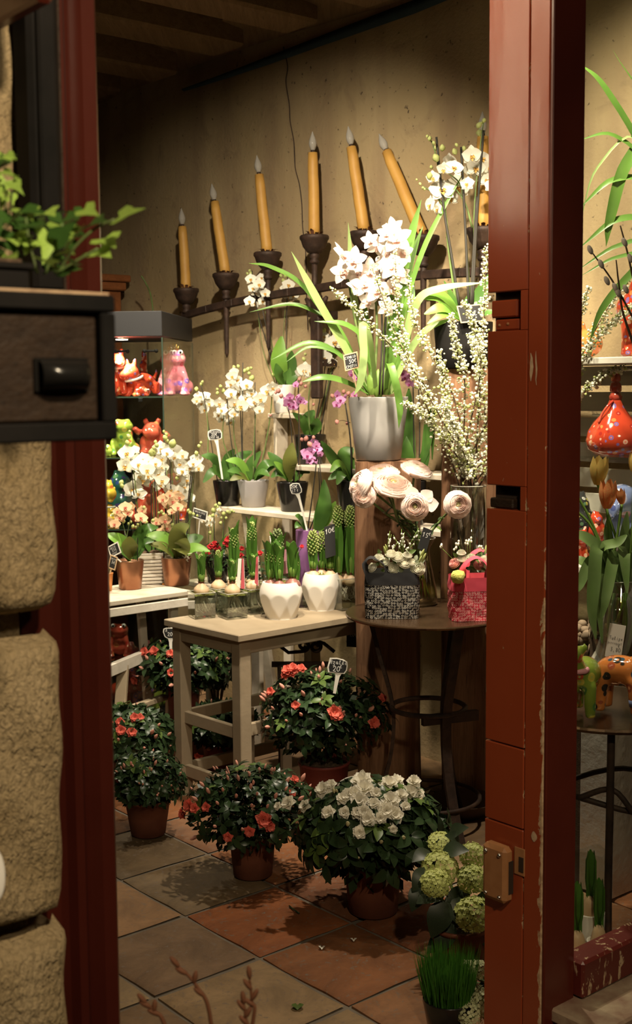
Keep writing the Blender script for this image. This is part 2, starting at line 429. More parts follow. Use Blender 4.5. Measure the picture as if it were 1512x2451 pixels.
M['rust_leaf'] = plain('dry_collar', (.17, .065, .03), .9)
M['brass'] = plain('brass', (.60, .42, .12), .3, 1)
M['rust_top'] = plain('rusted_sheet_iron', (.14, .085, .046), .27, .8, col2=(.085, .048, .025), nscale=7, bump=.15, bscale=30)
M['anthracite'] = plain('anthracite_laminate', (.022, .022, .023), .5)
M['steel'] = plain('steel', (.62, .60, .56), .25, 1)
M['tan_metal'] = plain('tan_enamel', (.42, .20, .085), .4, spec=.4, col2=(.35, .155, .06), nscale=30)
M['dark_hole'] = plain('cut_wood', (.035, .020, .012), .9)
M['glass'] = glass_mat('clear_glass', (.95, .97, .95), 1.35, .02)
M['edge'] = plain('green_glass_edge', (.04, .06, .045), .2)
M['win_glass'] = glass_mat('shop_window_glass', (.93, .95, .93), 1.25, .03, .8)
M['vase_glass'] = glass_mat('vase_glass', (.84, .87, .83), 1.5, .02, 3.0)
M['amber_glass'] = glass_mat('amber_glass', (.88, .88, .77), 1.5, .02, 2.2)
M['water'] = glass_mat('cloudy_water', (.74, .70, .44), 1.3, .05)
M['slate'] = plain('slate', (.014, .014, .014), .7)
M['chalk'] = plain('chalk', (.75, .74, .70), .9)
M['label_white'] = plain('white_plastic', (.80, .77, .69), .45)
M['label_wood'] = plain('raw_pine', (.55, .38, .22), .7)
M['paper'] = plain('paper', (.72, .63, .55), .9)
M['ink'] = plain('pencil', (.10, .09, .09), .8)
M['pink_label'] = plain('pink_card', (.80, .36, .42), .6)
M['red_label'] = plain('crimson_card', (.50, .09, .11), .6)
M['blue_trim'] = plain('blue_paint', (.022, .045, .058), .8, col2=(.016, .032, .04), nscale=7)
M['bag_black'] = cloth_flowers('black_floral_cotton', (.009, .008, .008), (.62, .58, .50), 120)
M['bag_red'] = cloth_flowers('red_floral_cotton', (.40, .028, .045), (.84, .56, .50), 120)
M['felt_black'] = plain('black_felt', (.011, .0105, .011), .9)
M['felt_pink'] = plain('pink_felt', (.60, .062, .095), .9)
M['grass'] = petal_mat('wheatgrass', (.06, .20, .02), (.035, .12, .015), .3)
M['leaf'] = petal_mat('orchid_leaf', (.075, .165, .030), (.045, .11, .022), .15, .2, 10, .35)
M['leaf_bright'] = petal_mat('bright_leaf', (.19, .36, .055), (.13, .28, .04), .3, .15, 10, .4)
M['leaf_olive'] = petal_mat('olive_leaf', (.15, .16, .035), (.10, .12, .03), .12, .1, 12, .45)
M['strap'] = petal_mat('strap_leaf', (.12, .24, .04), (.085, .18, .03), .25, .15, 8, .35)
M['strap_light'] = petal_mat('pale_strap_leaf', (.33, .46, .17), (.28, .40, .13), .3, .1, 8, .4)
M['azalea_leaf'] = petal_mat('azalea_leaf', (.028, .052, .020), (.018, .036, .014), .06, .35, 30, .32)
M['azalea_young'] = petal_mat('young_azalea_leaf', (.11, .17, .04), (.075, .13, .03), .2, .2, 30, .4)
M['ivy'] = petal_mat('ivy_leaf', (.42, .60, .12), (.22, .40, .06), .25, .3, 25, .4)
M['hya_leaf'] = petal_mat('hyacinth_leaf', (.085, .20, .030), (.06, .15, .022), .2, .15, 12, .35)
M['hya_base'] = petal_mat('pale_hyacinth_sheath', (.20, .32, .06), (.15, .26, .05), .3, .1, 12, .4)
M['hya_bud'] = petal_mat('green_hyacinth_bud', (.40, .47, .16), (.28, .36, .10), .2, .1, 60, .5)
M['hya_bud_dark'] = petal_mat('grey_green_hyacinth_bud', (.22, .27, .12), (.14, .18, .07), .2, .1, 60, .5)
M['bulb'] = plain('tan_bulb_skin', (.55, .36, .20), .5, col2=(.66, .50, .32), nscale=22, stretch=(1, 1, .2), bump=.2)
M['bulb_red'] = plain('wine_bulb_skin', (.20, .07, .06), .4, col2=(.34, .16, .13), nscale=22, stretch=(1, 1, .2))
M['root'] = plain('white_roots', (.70, .65, .54), .7)
M['stem'] = plain('green_stem', (.12, .19, .05), .55, col2=(.09, .11, .035), nscale=30)
M['stake'] = plain('dark_stake', (.025, .022, .016), .6)
M['twig'] = plain('brown_twig', (.075, .042, .022), .8)
M['twig_red'] = plain('red_brown_twig', (.17, .065, .03), .75)
M['catkin'] = plain('grey_catkin', (.52, .46, .42), .9)
M['bud_pale'] = petal_mat('pale_green_bud', (.56, .60, .24), (.44, .50, .16), .25)
M['white_petal'] = petal_mat('white_orchid_petal', (.80, .79, .68), None, .3, .04)
M['lip'] = petal_mat('yellow_lip', (.72, .45, .10), (.55, .30, .10), .2)
M['mini_petal'] = petal_mat('peach_orchid_petal', (.74, .62, .34), (.70, .36, .26), .3, .08, 90)
M['mini_lip'] = petal_mat('coral_lip', (.60, .17, .12), None, .2)
M['pink_petal'] = petal_mat('mauve_orchid_petal', (.60, .20, .50), (.70, .42, .64), .3, .1, 70)
M['pink_lip'] = petal_mat('magenta_lip', (.35, .03, .16), None, .2)
M['pink_bud'] = petal_mat('rosy_bud', (.52, .20, .19), (.62, .34, .26), .2)
M['cymb'] = petal_mat('blush_cymbidium_petal', (.82, .72, .66), (.85, .80, .74), .3, .04, 60)
M['cymb_lip'] = petal_mat('pink_speckled_lip', (.72, .42, .36), (.80, .66, .55), .2, .04, 120)
M['ran'] = petal_mat('blush_ranunculus_petal', (.93, .77, .69), (.94, .85, .79), .42, .04, 30)
M['ran_c'] = petal_mat('green_ranunculus_heart', (.74, .70, .46), None, .4)
M['blossom'] = petal_mat('white_blossom', (.88, .87, .76), (.80, .81, .60), .3, .05, 60)
M['rose_white'] = petal_mat('ivory_rose_petal', (.88, .86, .76), (.84, .82, .68), .3, .05, 30)
M['rose_pink'] = petal_mat('pink_rose_petal', (.82, .36, .36), (.86, .66, .56), .3, .05, 30)
M['rose_red'] = petal_mat('red_kalanchoe_petal', (.55, .030, .035), (.42, .02, .025), .2, .1, 30)
M['azalea_red'] = petal_mat('coral_azalea_petal', (.72, .105, .065), (.78, .22, .16), .3, .12, 30)
M['azalea_bud'] = petal_mat('pink_azalea_bud', (.68, .24, .20), (.76, .50, .36), .2, .15, 80)
M['azalea_white'] = petal_mat('white_azalea_petal', (.88, .85, .75), (.86, .82, .68), .3, .04, 30)
M['azalea_wbud'] = petal_mat('cream_azalea_bud', (.66, .62, .32), (.74, .66, .46), .2, .1, 80)
M['hydr'] = petal_mat('lime_hydrangea_petal', (.50, .58, .15), (.64, .68, .30), .3, .08, 50)
M['hydr_pale'] = petal_mat('pale_hydrangea_petal', (.55, .60, .30), (.66, .66, .44), .3, .08, 50)
M['hydr_leaf'] = petal_mat('dark_hydrangea_leaf', (.020, .032, .016), (.032, .048, .022), .05, .2, 40, .4)
M['euca'] = petal_mat('grey_eucalyptus_leaf', (.26, .30, .20), None, .2, .15)
M['moss_ball'] = plain('lime_moss_ball', (.42, .40, .07), .95, col2=(.55, .52, .14), nscale=60, bump=1, bscale=120)
M['cactus'] = plain('cactus_skin', (.14, .20, .09), .7, col2=(.24, .28, .15), nscale=50)
M['tulip'] = petal_mat('orange_tulip_petal', (.66, .17, .07), (.60, .36, .12), .25, .1, 22)
M['tulip2'] = petal_mat('green_feathered_tulip_petal', (.58, .34, .09), (.42, .36, .10), .25, .1, 22)
M['tulip_leaf'] = petal_mat('tulip_leaf', (.12, .20, .05), (.16, .23, .08), .2, .15, 12, .45)
M['foil'] = plain('crumpled_foil', (.45, .41, .36), .4, .6, bump=1, bscale=30)
M['film'] = glass_mat('plastic_film', (.80, .82, .80), 1.5, .2, 1.5)
M['cer_red'] = ceramic('red_millefiori_glaze', (.52, .055, .022), [(.60, .22, .06), (.22, .13, .34), (.72, .40, .28), (.36, .03, .02)])
M['cer_orange'] = ceramic('orange_millefiori_glaze', (.62, .20, .055), [(.52, .06, .03), (.66, .42, .08), (.07, .05, .05), (.40, .12, .05)])
M['cer_coral'] = ceramic('coral_dotted_glaze', (.62, .10, .06), [(.52, .05, .03), (.70, .26, .10), (.6, .14, .08)], 30)
M['cer_pink'] = ceramic('pink_floral_glaze', (.60, .20, .24), [(.16, .09, .34), (.50, .06, .10), (.70, .40, .36), (.30, .12, .38)], 34)
M['cer_green'] = ceramic('green_floral_glaze', (.26, .36, .05), [(.55, .09, .04), (.62, .52, .08), (.08, .20, .05), (.50, .24, .06)], 34)
M['cer_yellow'] = ceramic('yellow_floral_glaze', (.70, .44, .05), [(.58, .14, .04), (.14, .30, .10), (.72, .60, .20)], 34)
M['cer_teal'] = ceramic('peacock_glaze', (.025, .09, .07), [(.03, .06, .20), (.10, .22, .08), (.05, .03, .12)], 30)
M['cer_blue'] = ceramic('blue_patchwork_glaze', (.20, .25, .46), [(.46, .46, .62), (.07, .09, .24), (.50, .24, .30), (.62, .66, .74)], 26)
M['cer_black'] = ceramic('black_floral_glaze', (.03, .03, .03), [(.50, .07, .05), (.50, .42, .10), (.46, .44, .40), (.10, .20, .10)], 60)
M['cer_spot'] = ceramic('orange_black_spotted_glaze', (.66, .22, .055), [(.03, .025, .02), (.05, .09, .12), (.40, .09, .04), (.58, .34, .06)], 34)
M['cer_plainorange'] = plain('orange_glaze', (.70, .20, .05), .12, coat=.5)
M['eye_white'] = plain('white_eye_glaze', (.78, .76, .70), .15, coat=.5)
M['eye_black'] = plain('black_eye_glaze', (.01, .01, .01), .15, coat=.5)
M['collar'] = plain('white_collar', (.72, .68, .60), .45)
M['bulb_glass'] = petal_mat('frosted_bulb', (.55, .52, .46), None, .5, 0, 40, .12)
M['slat'] = plain('taupe_slat', (.27, .225, .175), .6, col2=(.22, .18, .14), nscale=5, stretch=(1, 1, 4))
def emit(name, col, st):
    t = NT(name); t.set(Base_Color=(0, 0, 0)); t.b.inputs['Emission Color'].default_value = (*col, 1); t.b.inputs['Emission Strength'].default_value = st; return t.m
M['lamp_lit'] = emit('halogen_lens', (1, .84, .6), 30)
# ================================================================ the setting
def struct(o, kind='structure'): o['kind'] = kind; return o
# floor: grout bed with every tile laid on it
b = MB(); b.box(W(4.05, 1.1, -.04), U1 * 2.6, U2 * 2.5, V((0, 0, .037)))
floor = struct(b.build('floor', M['grout'], None, (0, 0, 0)))
floor['label'] = 'floor of large worn terracotta tiles laid diagonally to the doorway'
TS1, TS2 = .349, .330
tile_me = []
for k in range(3):
    b = MB(); r2 = random.Random(k)
    hx, hy, z = TS1 / 2 - .0062 - .001 * k, TS2 / 2 - .0062, .006
    def tp(u, v, zz=True):
        x, y = (u * 2 - 1), (v * 2 - 1)
        e = max(abs(x), abs(y)); w = .0016 * sin(9 * x + 7 * y + 3 * k) * (1 if e > .95 else 0)
        return U1 * (x * (hx + w)) + U2 * (y * (hy - w)) + V((0, 0, z - (.005 if e > .99 else 0) + .0012 * sin(4 * x + k) * cos(3 * y)))
    us = [0, .03, .25, .5, .75, .97, 1]
    b.grid(lambda u, v: tp(us[int(round(u * 6))], us[int(round(v * 6))]), 6, 6)
    b.grid(lambda u, v: tp(*[(t, 0) , (1, t), (1 - t, 1), (0, 1 - t)][int(u * 4 + 1e-6) % 4]) - V((0, 0, .012 * v)) if False else tp(us[int(round(u * 6))], 0) - V((0, 0, .02 * v)), 6, 1)
    tile_me.append(b.mesh('tile', M['tile']))
TC = {(0, 0): (.30, .125, .052), (1, 0): (.33, .115, .042), (1, -1): (.25, .16, .095), (0, -1): (.38, .26, .145), (2, -1): (.37, .215, .11),
      (2, 0): (.25, .175, .10), (3, -1): (.29, .205, .12), (3, 0): (.20, .14, .08), (4, -1): (.36, .15, .06), (-1, 0): (.34, .17, .085), (-1, -1): (.37, .26, .15),
      (0, 1): (.27, .10, .045), (1, 1): (.24, .10, .05), (2, -2): (.36, .25, .14), (1, -2): (.35, .25, .14), (3, 1): (.28, .14, .075)}
TC = {k: tuple(q * .68 for q in v) for k, v in TC.items()}
for i in range(-2, 12):
    for j in range(-6, 5):
        c = W(2.175 + TS1 * (i + .5), 1.93 + TS2 * (j + .5), .0)
        if c.dot(U1) < 1.5 or c.dot(U2) > 3.6: continue
        col = TC.get((i, j)) or rnd.choice([(.22, .09, .038), (.18, .115, .065), (.24, .15, .08), (.16, .075, .034)])
        o = inst('tile', tile_me[(i * 3 + j) % 3], floor, c + V((0, 0, jit(.0012))), Matrix.Rotation(jit(.006), 3, 'Z'), 1.0, col)
# back wall
def wallpt(u, v):
    u1 = 1.3 + 5.4 * u; z = 3.25 * v
    w = .010 * sin(u1 * 2.3 + z) + .006 * sin(u1 * 5.1 - z * 3.7) + .004 * sin(z * 9 + u1)
    return W(u1, WALL + w + .006, z)
b = MB(); b.grid(wallpt, 90, 50)
wall_back = struct(b.build('wall_back', M['plaster'], None, (0, 0, 0)))
wall_back['label'] = 'stained ochre plaster wall behind the flower display'
b = MB(); b.grid(lambda u, v: W(6.6, -2 + 5.7 * u, 3.25 * v), 4, 4); struct(b.build('wall_left', M['plaster'], None, (0, 0, 0)))
# ceiling boards and beams
b = MB(); b.box(W(4.0, .9, 3.26), U1 * 2.75, U2 * 2.75, V((0, 0, .02)))
ceiling = struct(b.build('ceiling', M['ceil_wood'], None, (0, 0, 0)))
ceiling['label'] = 'dark wooden ceiling with heavy joists'
for k, u1 in enumerate([2.05, 2.55, 3.05, 3.55, 4.05, 4.55, 5.05, 5.55, 6.05, 6.5]):
    b = MB(); b.box(W(u1, .83, 3.09 + .01 * (k % 3)), U1 * (.105 + .008 * (k % 2)), U2 * 2.55, V((0, 0, .15)), .012)
    b.build('joist', M['ceil_wood'], ceiling)
b = MB()
b.grid(lambda u, v: W(1.4 + 5.1 * u, *[(3.25, 3.02 - .03 * sin(u * 7)), (3.52, 2.985 - .03 * sin(u * 7)), (3.54, 3.2), (3.25, 3.2)][int(round(v * 4)) % 4]), 24, 4, sm=False)
b.build('wall_plate', M['ceil_wood'], ceiling)
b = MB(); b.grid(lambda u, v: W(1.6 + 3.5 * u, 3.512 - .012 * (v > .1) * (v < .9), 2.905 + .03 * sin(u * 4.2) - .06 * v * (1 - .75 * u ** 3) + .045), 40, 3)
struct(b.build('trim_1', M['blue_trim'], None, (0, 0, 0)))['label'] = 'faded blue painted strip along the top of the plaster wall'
# wavy cable / crack line down the wall
pts = [PW(x, y, .004) for x, y in [(678, 112), (688, 160), (684, 196), (692, 250), (694, 290), (703, 340), (706, 400), (716, 440), (722, 490), (724, 545), (731, 600), (733, 700), (737, 790)]]
b = MB(); b.tube(cat_rom(pts, 4), .0022, 5)
tag(b.build('electric_wire', M['iron'], None, pts[-1]), 'thin dark wire wandering down the plaster wall to the iron candelabrum', 'wire')
# pavement outside
b = MB(); b.box(W(.0, 1.2, -.06), U1 * 1.5, U2 * 3.2, V((0, 0, .045))); struct(b.build('floor_outside', plain('dark_paving', (.035, .030, .025), .9), None, (0, 0, 0)))['label'] = 'pavement in front of the shop door'

# ---- left of the door: rusticated stone jamb
sb = MB(); sb.box(W(1.62, .24, 1.6), U1 * .07, U2 * .54, V((0, 0, 1.62)))
wall_front = struct(sb.build('wall_front', M['stone'], None, (0, 0, 0)))
wall_front['label'] = 'rusticated limestone shop front left of the door'
def stone_block(z0, z1, u2a, u2b):
    b = MB(); ns, nz = 14, 14; r_ = .028
    def f(u, v):
        # rounded pillow face
        U_ = u * 2 - 1; V_ = v * 2 - 1
        e = max(0, abs(V_) - .86) / .14; g = max(0, U_ - .90) / .10
        inn = .040 * (1 - math.sqrt(max(0, 1 - e * e))) + .030 * (1 - math.sqrt(max(0, 1 - g * g)))
        bulge = .006 * sin(7 * u + z0 * 9) * cos(6 * v + 2) + .004 * sin(23 * u + 17 * v)
        return W(1.475 + inn - bulge, u2a + (u2b - u2a) * u, z0 + (z1 - z0) * v)
    b.grid(f, 24, 30)
    b.box(W(1.575, (u2a + u2b) / 2, (z0 + z1) / 2), U1 * .055, U2 * ((u2b - u2a) / 2), V((0, 0, (z1 - z0) / 2 - .012)))
    b.build('stone', M['stone'], wall_front)
for z0, z1 in [(-.02, .365), (.375, .765), (.785, 1.172), (1.205, 1.59), (1.61, 2.0), (2.02, 2.42), (2.44, 2.85)]:
    stone_block(z0, z1, -.25, .31); stone_block(z0, z1, .318, .812)
# red moulded jamb on the left
def extrude(prof, z0, z1, name, mat, parent=None, label=None):
    b = MB(); n = len(prof)
    vs = [W(a, c, z0) for a, c in prof] + [W(a, c, z1) for a, c in prof]
    fs = [(i, (i + 1) % n, n + (i + 1) % n, n + i) for i in range(n)] + [tuple(range(n))[::-1], tuple(range(n, 2 * n))]
    b.add(vs, fs, 0, False); o = b.build(name, mat, parent, W(1.63, .9, 0))
    return o
prof = [(1.575, .795), (1.575, .845), (1.60, .85), (1.61, .862), (1.602, .872), (1.588, .880), (1.588, .893), (1.600, .903), (1.612, .906), (1.603, .915), (1.592, .925), (1.592, .946), (1.602, .954), (1.70, .956), (1.70, .795)]
o = struct(extrude(prof, 0, 3.0, 'door_1', plain('shaded_red_paint', (.075, .013, .007), .35, col2=(.055, .009, .005), nscale=4, bump=.15, bscale=12))); o['label'] = 'moulded dark red jamb on the left of the doorway'  # same paint as red_dark, with shade put into its colour
# black shutter board above the display, beside the red jamb
b = MB(); b.box(W(1.442, .7725, 2.28), U1 * .022, U2 * .0215, V((0, 0, .66)), .006); b.box(W(1.418, .7725, 2.28), U1 * .006, U2 * .012, V((0, 0, .63)), .003)
sh = struct(b.build('trim_2', M['black_paint'], None, W(1.5, .8, 1.62))); sh['label'] = 'narrow black shutter board beside the left red jamb'
b = MB(); b.box(W(1.446, .7975, 2.28), U1 * .018, U2 * .003, V((0, 0, .66)), .003); b.build('edge_strip', M['crate_wood'], sh)
# timber brace under the eave, upper left
b = MB(); a_, c_ = P(-40, 84, 1.62), P(110, 4, 1.46); b.bar(a_ + V((0, 0, .06)), c_ + V((0, 0, .06)), .02, .12, ch=.004)
struct(b.build('trim_3', M['red_dark'], None, a_))['label'] = 'dark red timber brace under the eave above the stone'

# ---- right jamb of the doorway
JZ = 3.0
jamb = thing('door_2', None, None, W(1.63, 1.993, 0)); struct(jamb); jamb['label'] = 'worn red door jamb on the right with lock mortises'
def slab(u1a, u1b, u2a, u2b, z0, z1, name, mat, parent, ch=.0025, zsl=(0, 0)):
    b = MB(); b.box(W((u1a + u1b) / 2, (u2a + u2b) / 2, (z0 + z1) / 2), U1 * ((u1b - u1a) / 2), U2 * ((u2b - u2a) / 2), V((0, 0, (z1 - z0) / 2)), ch)
    if zsl != (0, 0):
        nv = []
        for x, y, z in b.v:
            t = (V((x, y, 0)).dot(U1) - u1a) / (u1b - u1a); s_ = zsl[0] if z < (z0 + z1) / 2 else zsl[1]
            nv.append((x, y, z - s_ * (1 - t) if False else z + s_ * t))
        b.v = nv
    return b.build(name, mat, parent)
def jamb_paint():
    t = NT('jamb_paint'); tc = t.n('ShaderNodeTexCoord'); sep = t.n('ShaderNodeSeparateXYZ'); t.l(tc, 'Object', sep, 0)
    d = t.n('ShaderNodeVectorMath', operation='DOT_PRODUCT'); t.l(tc, 'Object', d, 0); d.inputs[1].default_value = U1
    d2 = t.n('ShaderNodeVectorMath', operation='DOT_PRODUCT'); t.l(tc, 'Object', d2, 0); d2.inputs[1].default_value = U2
    fine = t.noise(38, 5, t.coords((1, 1, .35)), .7, .6); big = t.noise(4, 3, t.coords((1, 1, .6)))
    e1 = t.math('ABSOLUTE', (d, 1)); e1 = t.ramp(e1, .019, .0)
    # the worn arris: bare below eye height, whole above
    low = t.ramp((sep, 2), 1.5, .85)
    corner = t.math('MULTIPLY', e1, t.math('MULTIPLY', low, 1.0))
    g = t.ramp(t.math('ABSOLUTE', t.math('SUBTRACT', (d, 1), .053)), .004, .0)
    e3 = t.ramp(t.math('ABSOLUTE', t.math('SUBTRACT', (d, 1), .163)), .004, .0)
    k = t.math('ADD', fine, t.math('MULTIPLY', corner, .40))
    k = t.math('ADD', k, t.math('MULTIPLY', t.math('ADD', g, e3), .19))
    k = t.math('ADD', k, t.math('MULTIPLY', big, .06))
    k = t.math('ADD', k, t.math('MULTIPLY', low, .02))
    tone = t.mix(t.ramp(t.noise(2.2, 4), .3, .7), (.34, .066, .023), (.28, .050, .016))
    bare = t.mix(t.ramp(t.noise(90, 3), .4, .65), (.60, .42, .25), (.38, .24, .14))
    c = t.mix(t.ramp(k, .735, .75), tone, bare)
    t.set(Base_Color=c, Roughness=.20, Specular_IOR_Level=.5)
    h = t.math('SUBTRACT', t.math('MULTIPLY', t.noise(7, 5, t.coords((1, 1, .3))), .8), t.math('MULTIPLY', t.ramp(k, .725, .76), .4))
    t.bump(h, .35, .006); return t.m
M['jamb'] = jamb_paint()
# outer face is a thin board of its own, in a darker red than the reveal
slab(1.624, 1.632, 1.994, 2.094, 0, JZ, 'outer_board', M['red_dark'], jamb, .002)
slab(1.632, 1.683, 1.993, 2.08, 0, JZ, 'edge_board', M['jamb'], jamb)
segs = [(0, .560), (.563, .735), (.738, 1.240), (1.290, 1.612), (1.692, JZ)]
for k, (a, c) in enumerate(segs): slab(1.6845, 1.793, 1.993, 2.08, a, c, 'jamb_board', M['jamb'], jamb, .002)
for z0, z1, u1c in [(1.240, 1.290, 1.700), (1.612, 1.692, 1.703)]: slab(1.6845, u1c, 1.993, 2.08, z0, z1, 'jamb_board', M['jamb'], jamb, .001)
slab(1.700, 1.793, 2.022, 2.08, 1.236, 1.294, 'mortise', M['dark_hole'], jamb, .001); slab(1.703, 1.793, 2.018, 2.08, 1.608, 1.696, 'mortise', M['dark_hole'], jamb, .001)
slab(1.728, 1.793, 2.003, 2.03, 1.241, 1.262, 'mortise_step', M['crate_wood'], jamb, .003)
slab(1.722, 1.793, 2.004, 2.03, 1.640, 1.676, 'mortise_plate', M['jamb'], jamb, .003); slab(1.712, 1.778, 2.000, 2.03, 1.613, 1.636, 'mortise_plate', M['jamb'], jamb, .003)
for z, u1 in [(1.624, 1.765), (1.626, 1.742)]:
    b = MB(); b.ell(W(u1, 2.000, z), .0035, 7, 5); b.build('screw', M['tan_metal'], jamb)
# a gouge where the paint is torn off
for x0, y0, y1, w in [(1271, 845, 912, 5), (1283, 840, 922, 2.5), (1278, 1990, 2015, 9)]:
    b = MB(); a_ = ray(x0, y0); 
    pts = []
    for k in range(7):
        y = y0 + (y1 - y0) * k / 6; r = ray(x0 + jit(1.5), y); pts.append(EYE + r * ((1.9915) / r.dot(U2)))
    b.blade(pts, [w * .0009 * sin(PI * (k + .4) / 6.8) for k in range(7)], -U2, 0); b.build('paint_chip', M['chip'], jamb)
# lock keep
keep_c = PZ(1181, 2092, .0); r = ray(1181, 2090); kc = EYE + r * (1.968 / r.dot(U2))
lock = MB(); ku1, kz = kc.dot(U1), kc.z
print('lock at', ku1, kz)
lock.box(W(ku1, 1.980, kz), U1 * .034, U2 * .0135, V((0, 0, .062)), .009)
lk = lock.build('lock_keep', M['tan_metal'], jamb)
b = MB(); b.box(W(ku1 - .0345, 1.984, kz - .004), U1 * .001, U2 * .007, V((0, 0, .036)), .0); b.build('keep_slot', M['dark_hole'], lk)
for du, dz in [(.020, .045), (-.018, .045), (.020, -.048), (-.018, -.048)]:
    b = MB(); b.ell(W(ku1 + du, 1.9655, kz + dz), (.0048, .0048, .0048), 8, 6); b.build('screw', M['steel'], lk)
b = MB(); b.box(W(ku1 - .052, 1.9915, kz + .035), U1 * .014, U2 * .0015, V((0, 0, .03)), .001); b.build('strike_plate', M['tan_metal'], jamb)
b = MB(); b.box(W(ku1 - .058, 1.990, kz + .03), U1 * .006, U2 * .0015, V((0, 0, .016)), .0); b.build('latch_hole', M['dark_hole'], jamb)

# ---- shop window right of the jamb
b = MB(); b.box(W(1.645, 2.75, 1.62), U1 * .003, U2 * .655, V((0, 0, 1.36)))
win = struct(b.build('window_1', M['win_glass'], None, W(1.645, 2.75, .27))); win['label'] = 'shop window pane right of the red jamb'
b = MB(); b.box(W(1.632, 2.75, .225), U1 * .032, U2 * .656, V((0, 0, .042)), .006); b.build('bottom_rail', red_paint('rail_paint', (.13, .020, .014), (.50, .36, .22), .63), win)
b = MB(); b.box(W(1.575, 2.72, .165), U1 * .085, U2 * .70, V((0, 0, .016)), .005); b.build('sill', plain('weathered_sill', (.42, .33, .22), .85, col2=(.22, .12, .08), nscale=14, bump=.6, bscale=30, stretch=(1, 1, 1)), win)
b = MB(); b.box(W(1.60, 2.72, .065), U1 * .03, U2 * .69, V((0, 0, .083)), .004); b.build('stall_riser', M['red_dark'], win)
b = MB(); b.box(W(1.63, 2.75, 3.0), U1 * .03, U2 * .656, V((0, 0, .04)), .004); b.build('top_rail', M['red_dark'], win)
# ================================================================ furniture and fittings
def wob(a, k=0): return a + jit(k)
# ---- candelabrum on the plaster wall: seven arms 0.312 m apart
OFF = .10
cu = [4.97, 4.652, 4.344, 4.030, 3.722, 3.395, 3.096]
czt = [1.975, 2.022, 2.090, 2.132, 2.118, 2.070, 2.07]         # cup rim heights
tipu = [4.995, 4.735, 4.40, 4.035, 3.80, 3.60, 3.10]            # where the bulbs lean to
can = thing('candelabrum', 'black wrought iron wall candelabrum with seven leaning yellow candles on a long bar', 'candelabrum', PW(760, 800, OFF))
def wpt(u1, z, off=OFF): return W(u1, WALL - off, z)
barz = lambda u: 1.905 - .05 * ((u - 4.03) / .95) ** 2 + .05 * (4.03 - u) / .95 * (1 if u < 4.03 else .25)
pts = [wpt(u, barz(u), OFF - .002) for u in [5.0, 4.8, 4.6, 4.4, 4.2, 4.03, 3.85, 3.6, 3.4, 3.2, 3.0]]
b = MB()
for i in range(len(pts) - 1): b.bar(pts[i], pts[i + 1] + (pts[i + 1] - pts[i]).normalized() * .004, .026, .034, ch=.004)
b.build('crossbar', M['iron'], can)
b = MB(); b.bar(wpt(4.02, 1.45), wpt(4.02, 1.88), .055, .03, up=U2, ch=.006)
for s_ in (-1, 1):
    q = [wpt(4.02 + s_ * .03 + s_ * .012 * k * k * .12, 1.79 + .02 * k - .0009 * k * k, OFF) for k in range(6)]
    b.tube(q, [.016, .016, .015, .014, .012, .008], 7)
b.bar(wpt(4.02, 1.60, OFF), wpt(4.02, 1.60, -.01), .03, .03); b.bar(wpt(4.02, 1.80, OFF), wpt(4.02, 1.80, -.01), .03, .03)
b.build('trunk', M['iron'], can)
for k in range(7):
    u, zt = cu[k], czt[k]
    b = MB()
    spike = barz(u) - (.24 if k not in (0, 3) else .05)
    b.tube([wpt(u, zt - .105), wpt(u, barz(u) + .0), wpt(u, spike + .02), wpt(u, spike)], [.0135, .0135, .010, .002], 6)
    b.lathe([(.0, -.125), (.016, -.125), (.021, -.115), (.014, -.104), (.021, -.096), (.018, -.083), (.014, -.08)], 12, wpt(u, zt))
    arm = b.build('arm', M['iron'], can)
    b = MB(); b.lathe([(.010, -.085), (.030, -.078), (.048, -.055), (.056, -.030), (.061, -.024), (.061, -.012), (.057, -.008), (.050, -.012), (.0, -.020)], 20, wpt(u, zt))
    b.build('cup', M['iron'], arm)
    base = wpt(u, zt - .018); L = [.30, .345, .35, .345, .355, .40, .33][k]
    tipd = (W(tipu[k], WALL - OFF, zt + .34) - base).normalized()
    b = MB(); n = 9
    b.tube([base + tipd * (L * i / (n - 1)) + rv(.0012) for i in range(n)], [.0255, .0245, .024, .0235, .0235, .023, .0225, .022, .0195], 10)
    b.build('candle', M['wax'], arm)
    b = MB()
    for q in range(9):
        a = q * .7 + k; p0 = base + V((cos(a) * .020, sin(a) * .020, .004)); p1 = base + V((cos(a) * (.045 + jit(.008)), sin(a) * (.045 + jit(.008)), .012 + abs(jit(.02)))); 
        b.blade([p0, (p0 + p1) / 2 + V((0, 0, .008)), p1], [.006, .008, .001], V((0, 0, 1)), .2)
    st = b.build('leaf_collar', M['rust_leaf'], arm); st['kind'] = 'stuff'
    t0 = base + tipd * L; Mx = frameZ(tipd)
    b = MB(); b.lathe([(.0, -.004), (.009, -.004), (.009, .010), (.0, .012)], 10, t0, 0, Mx); b.build('socket', M['iron'], arm)
    b = MB(); b.lathe([(.006, .008), (.011, .016), (.0155, .028), (.0165, .038), (.0145, .050), (.010, .063), (.0055, .074), (.002, .084), (0, .087)], 12, t0, 0, Mx); b.build('bulb', M['bulb_glass'], arm)

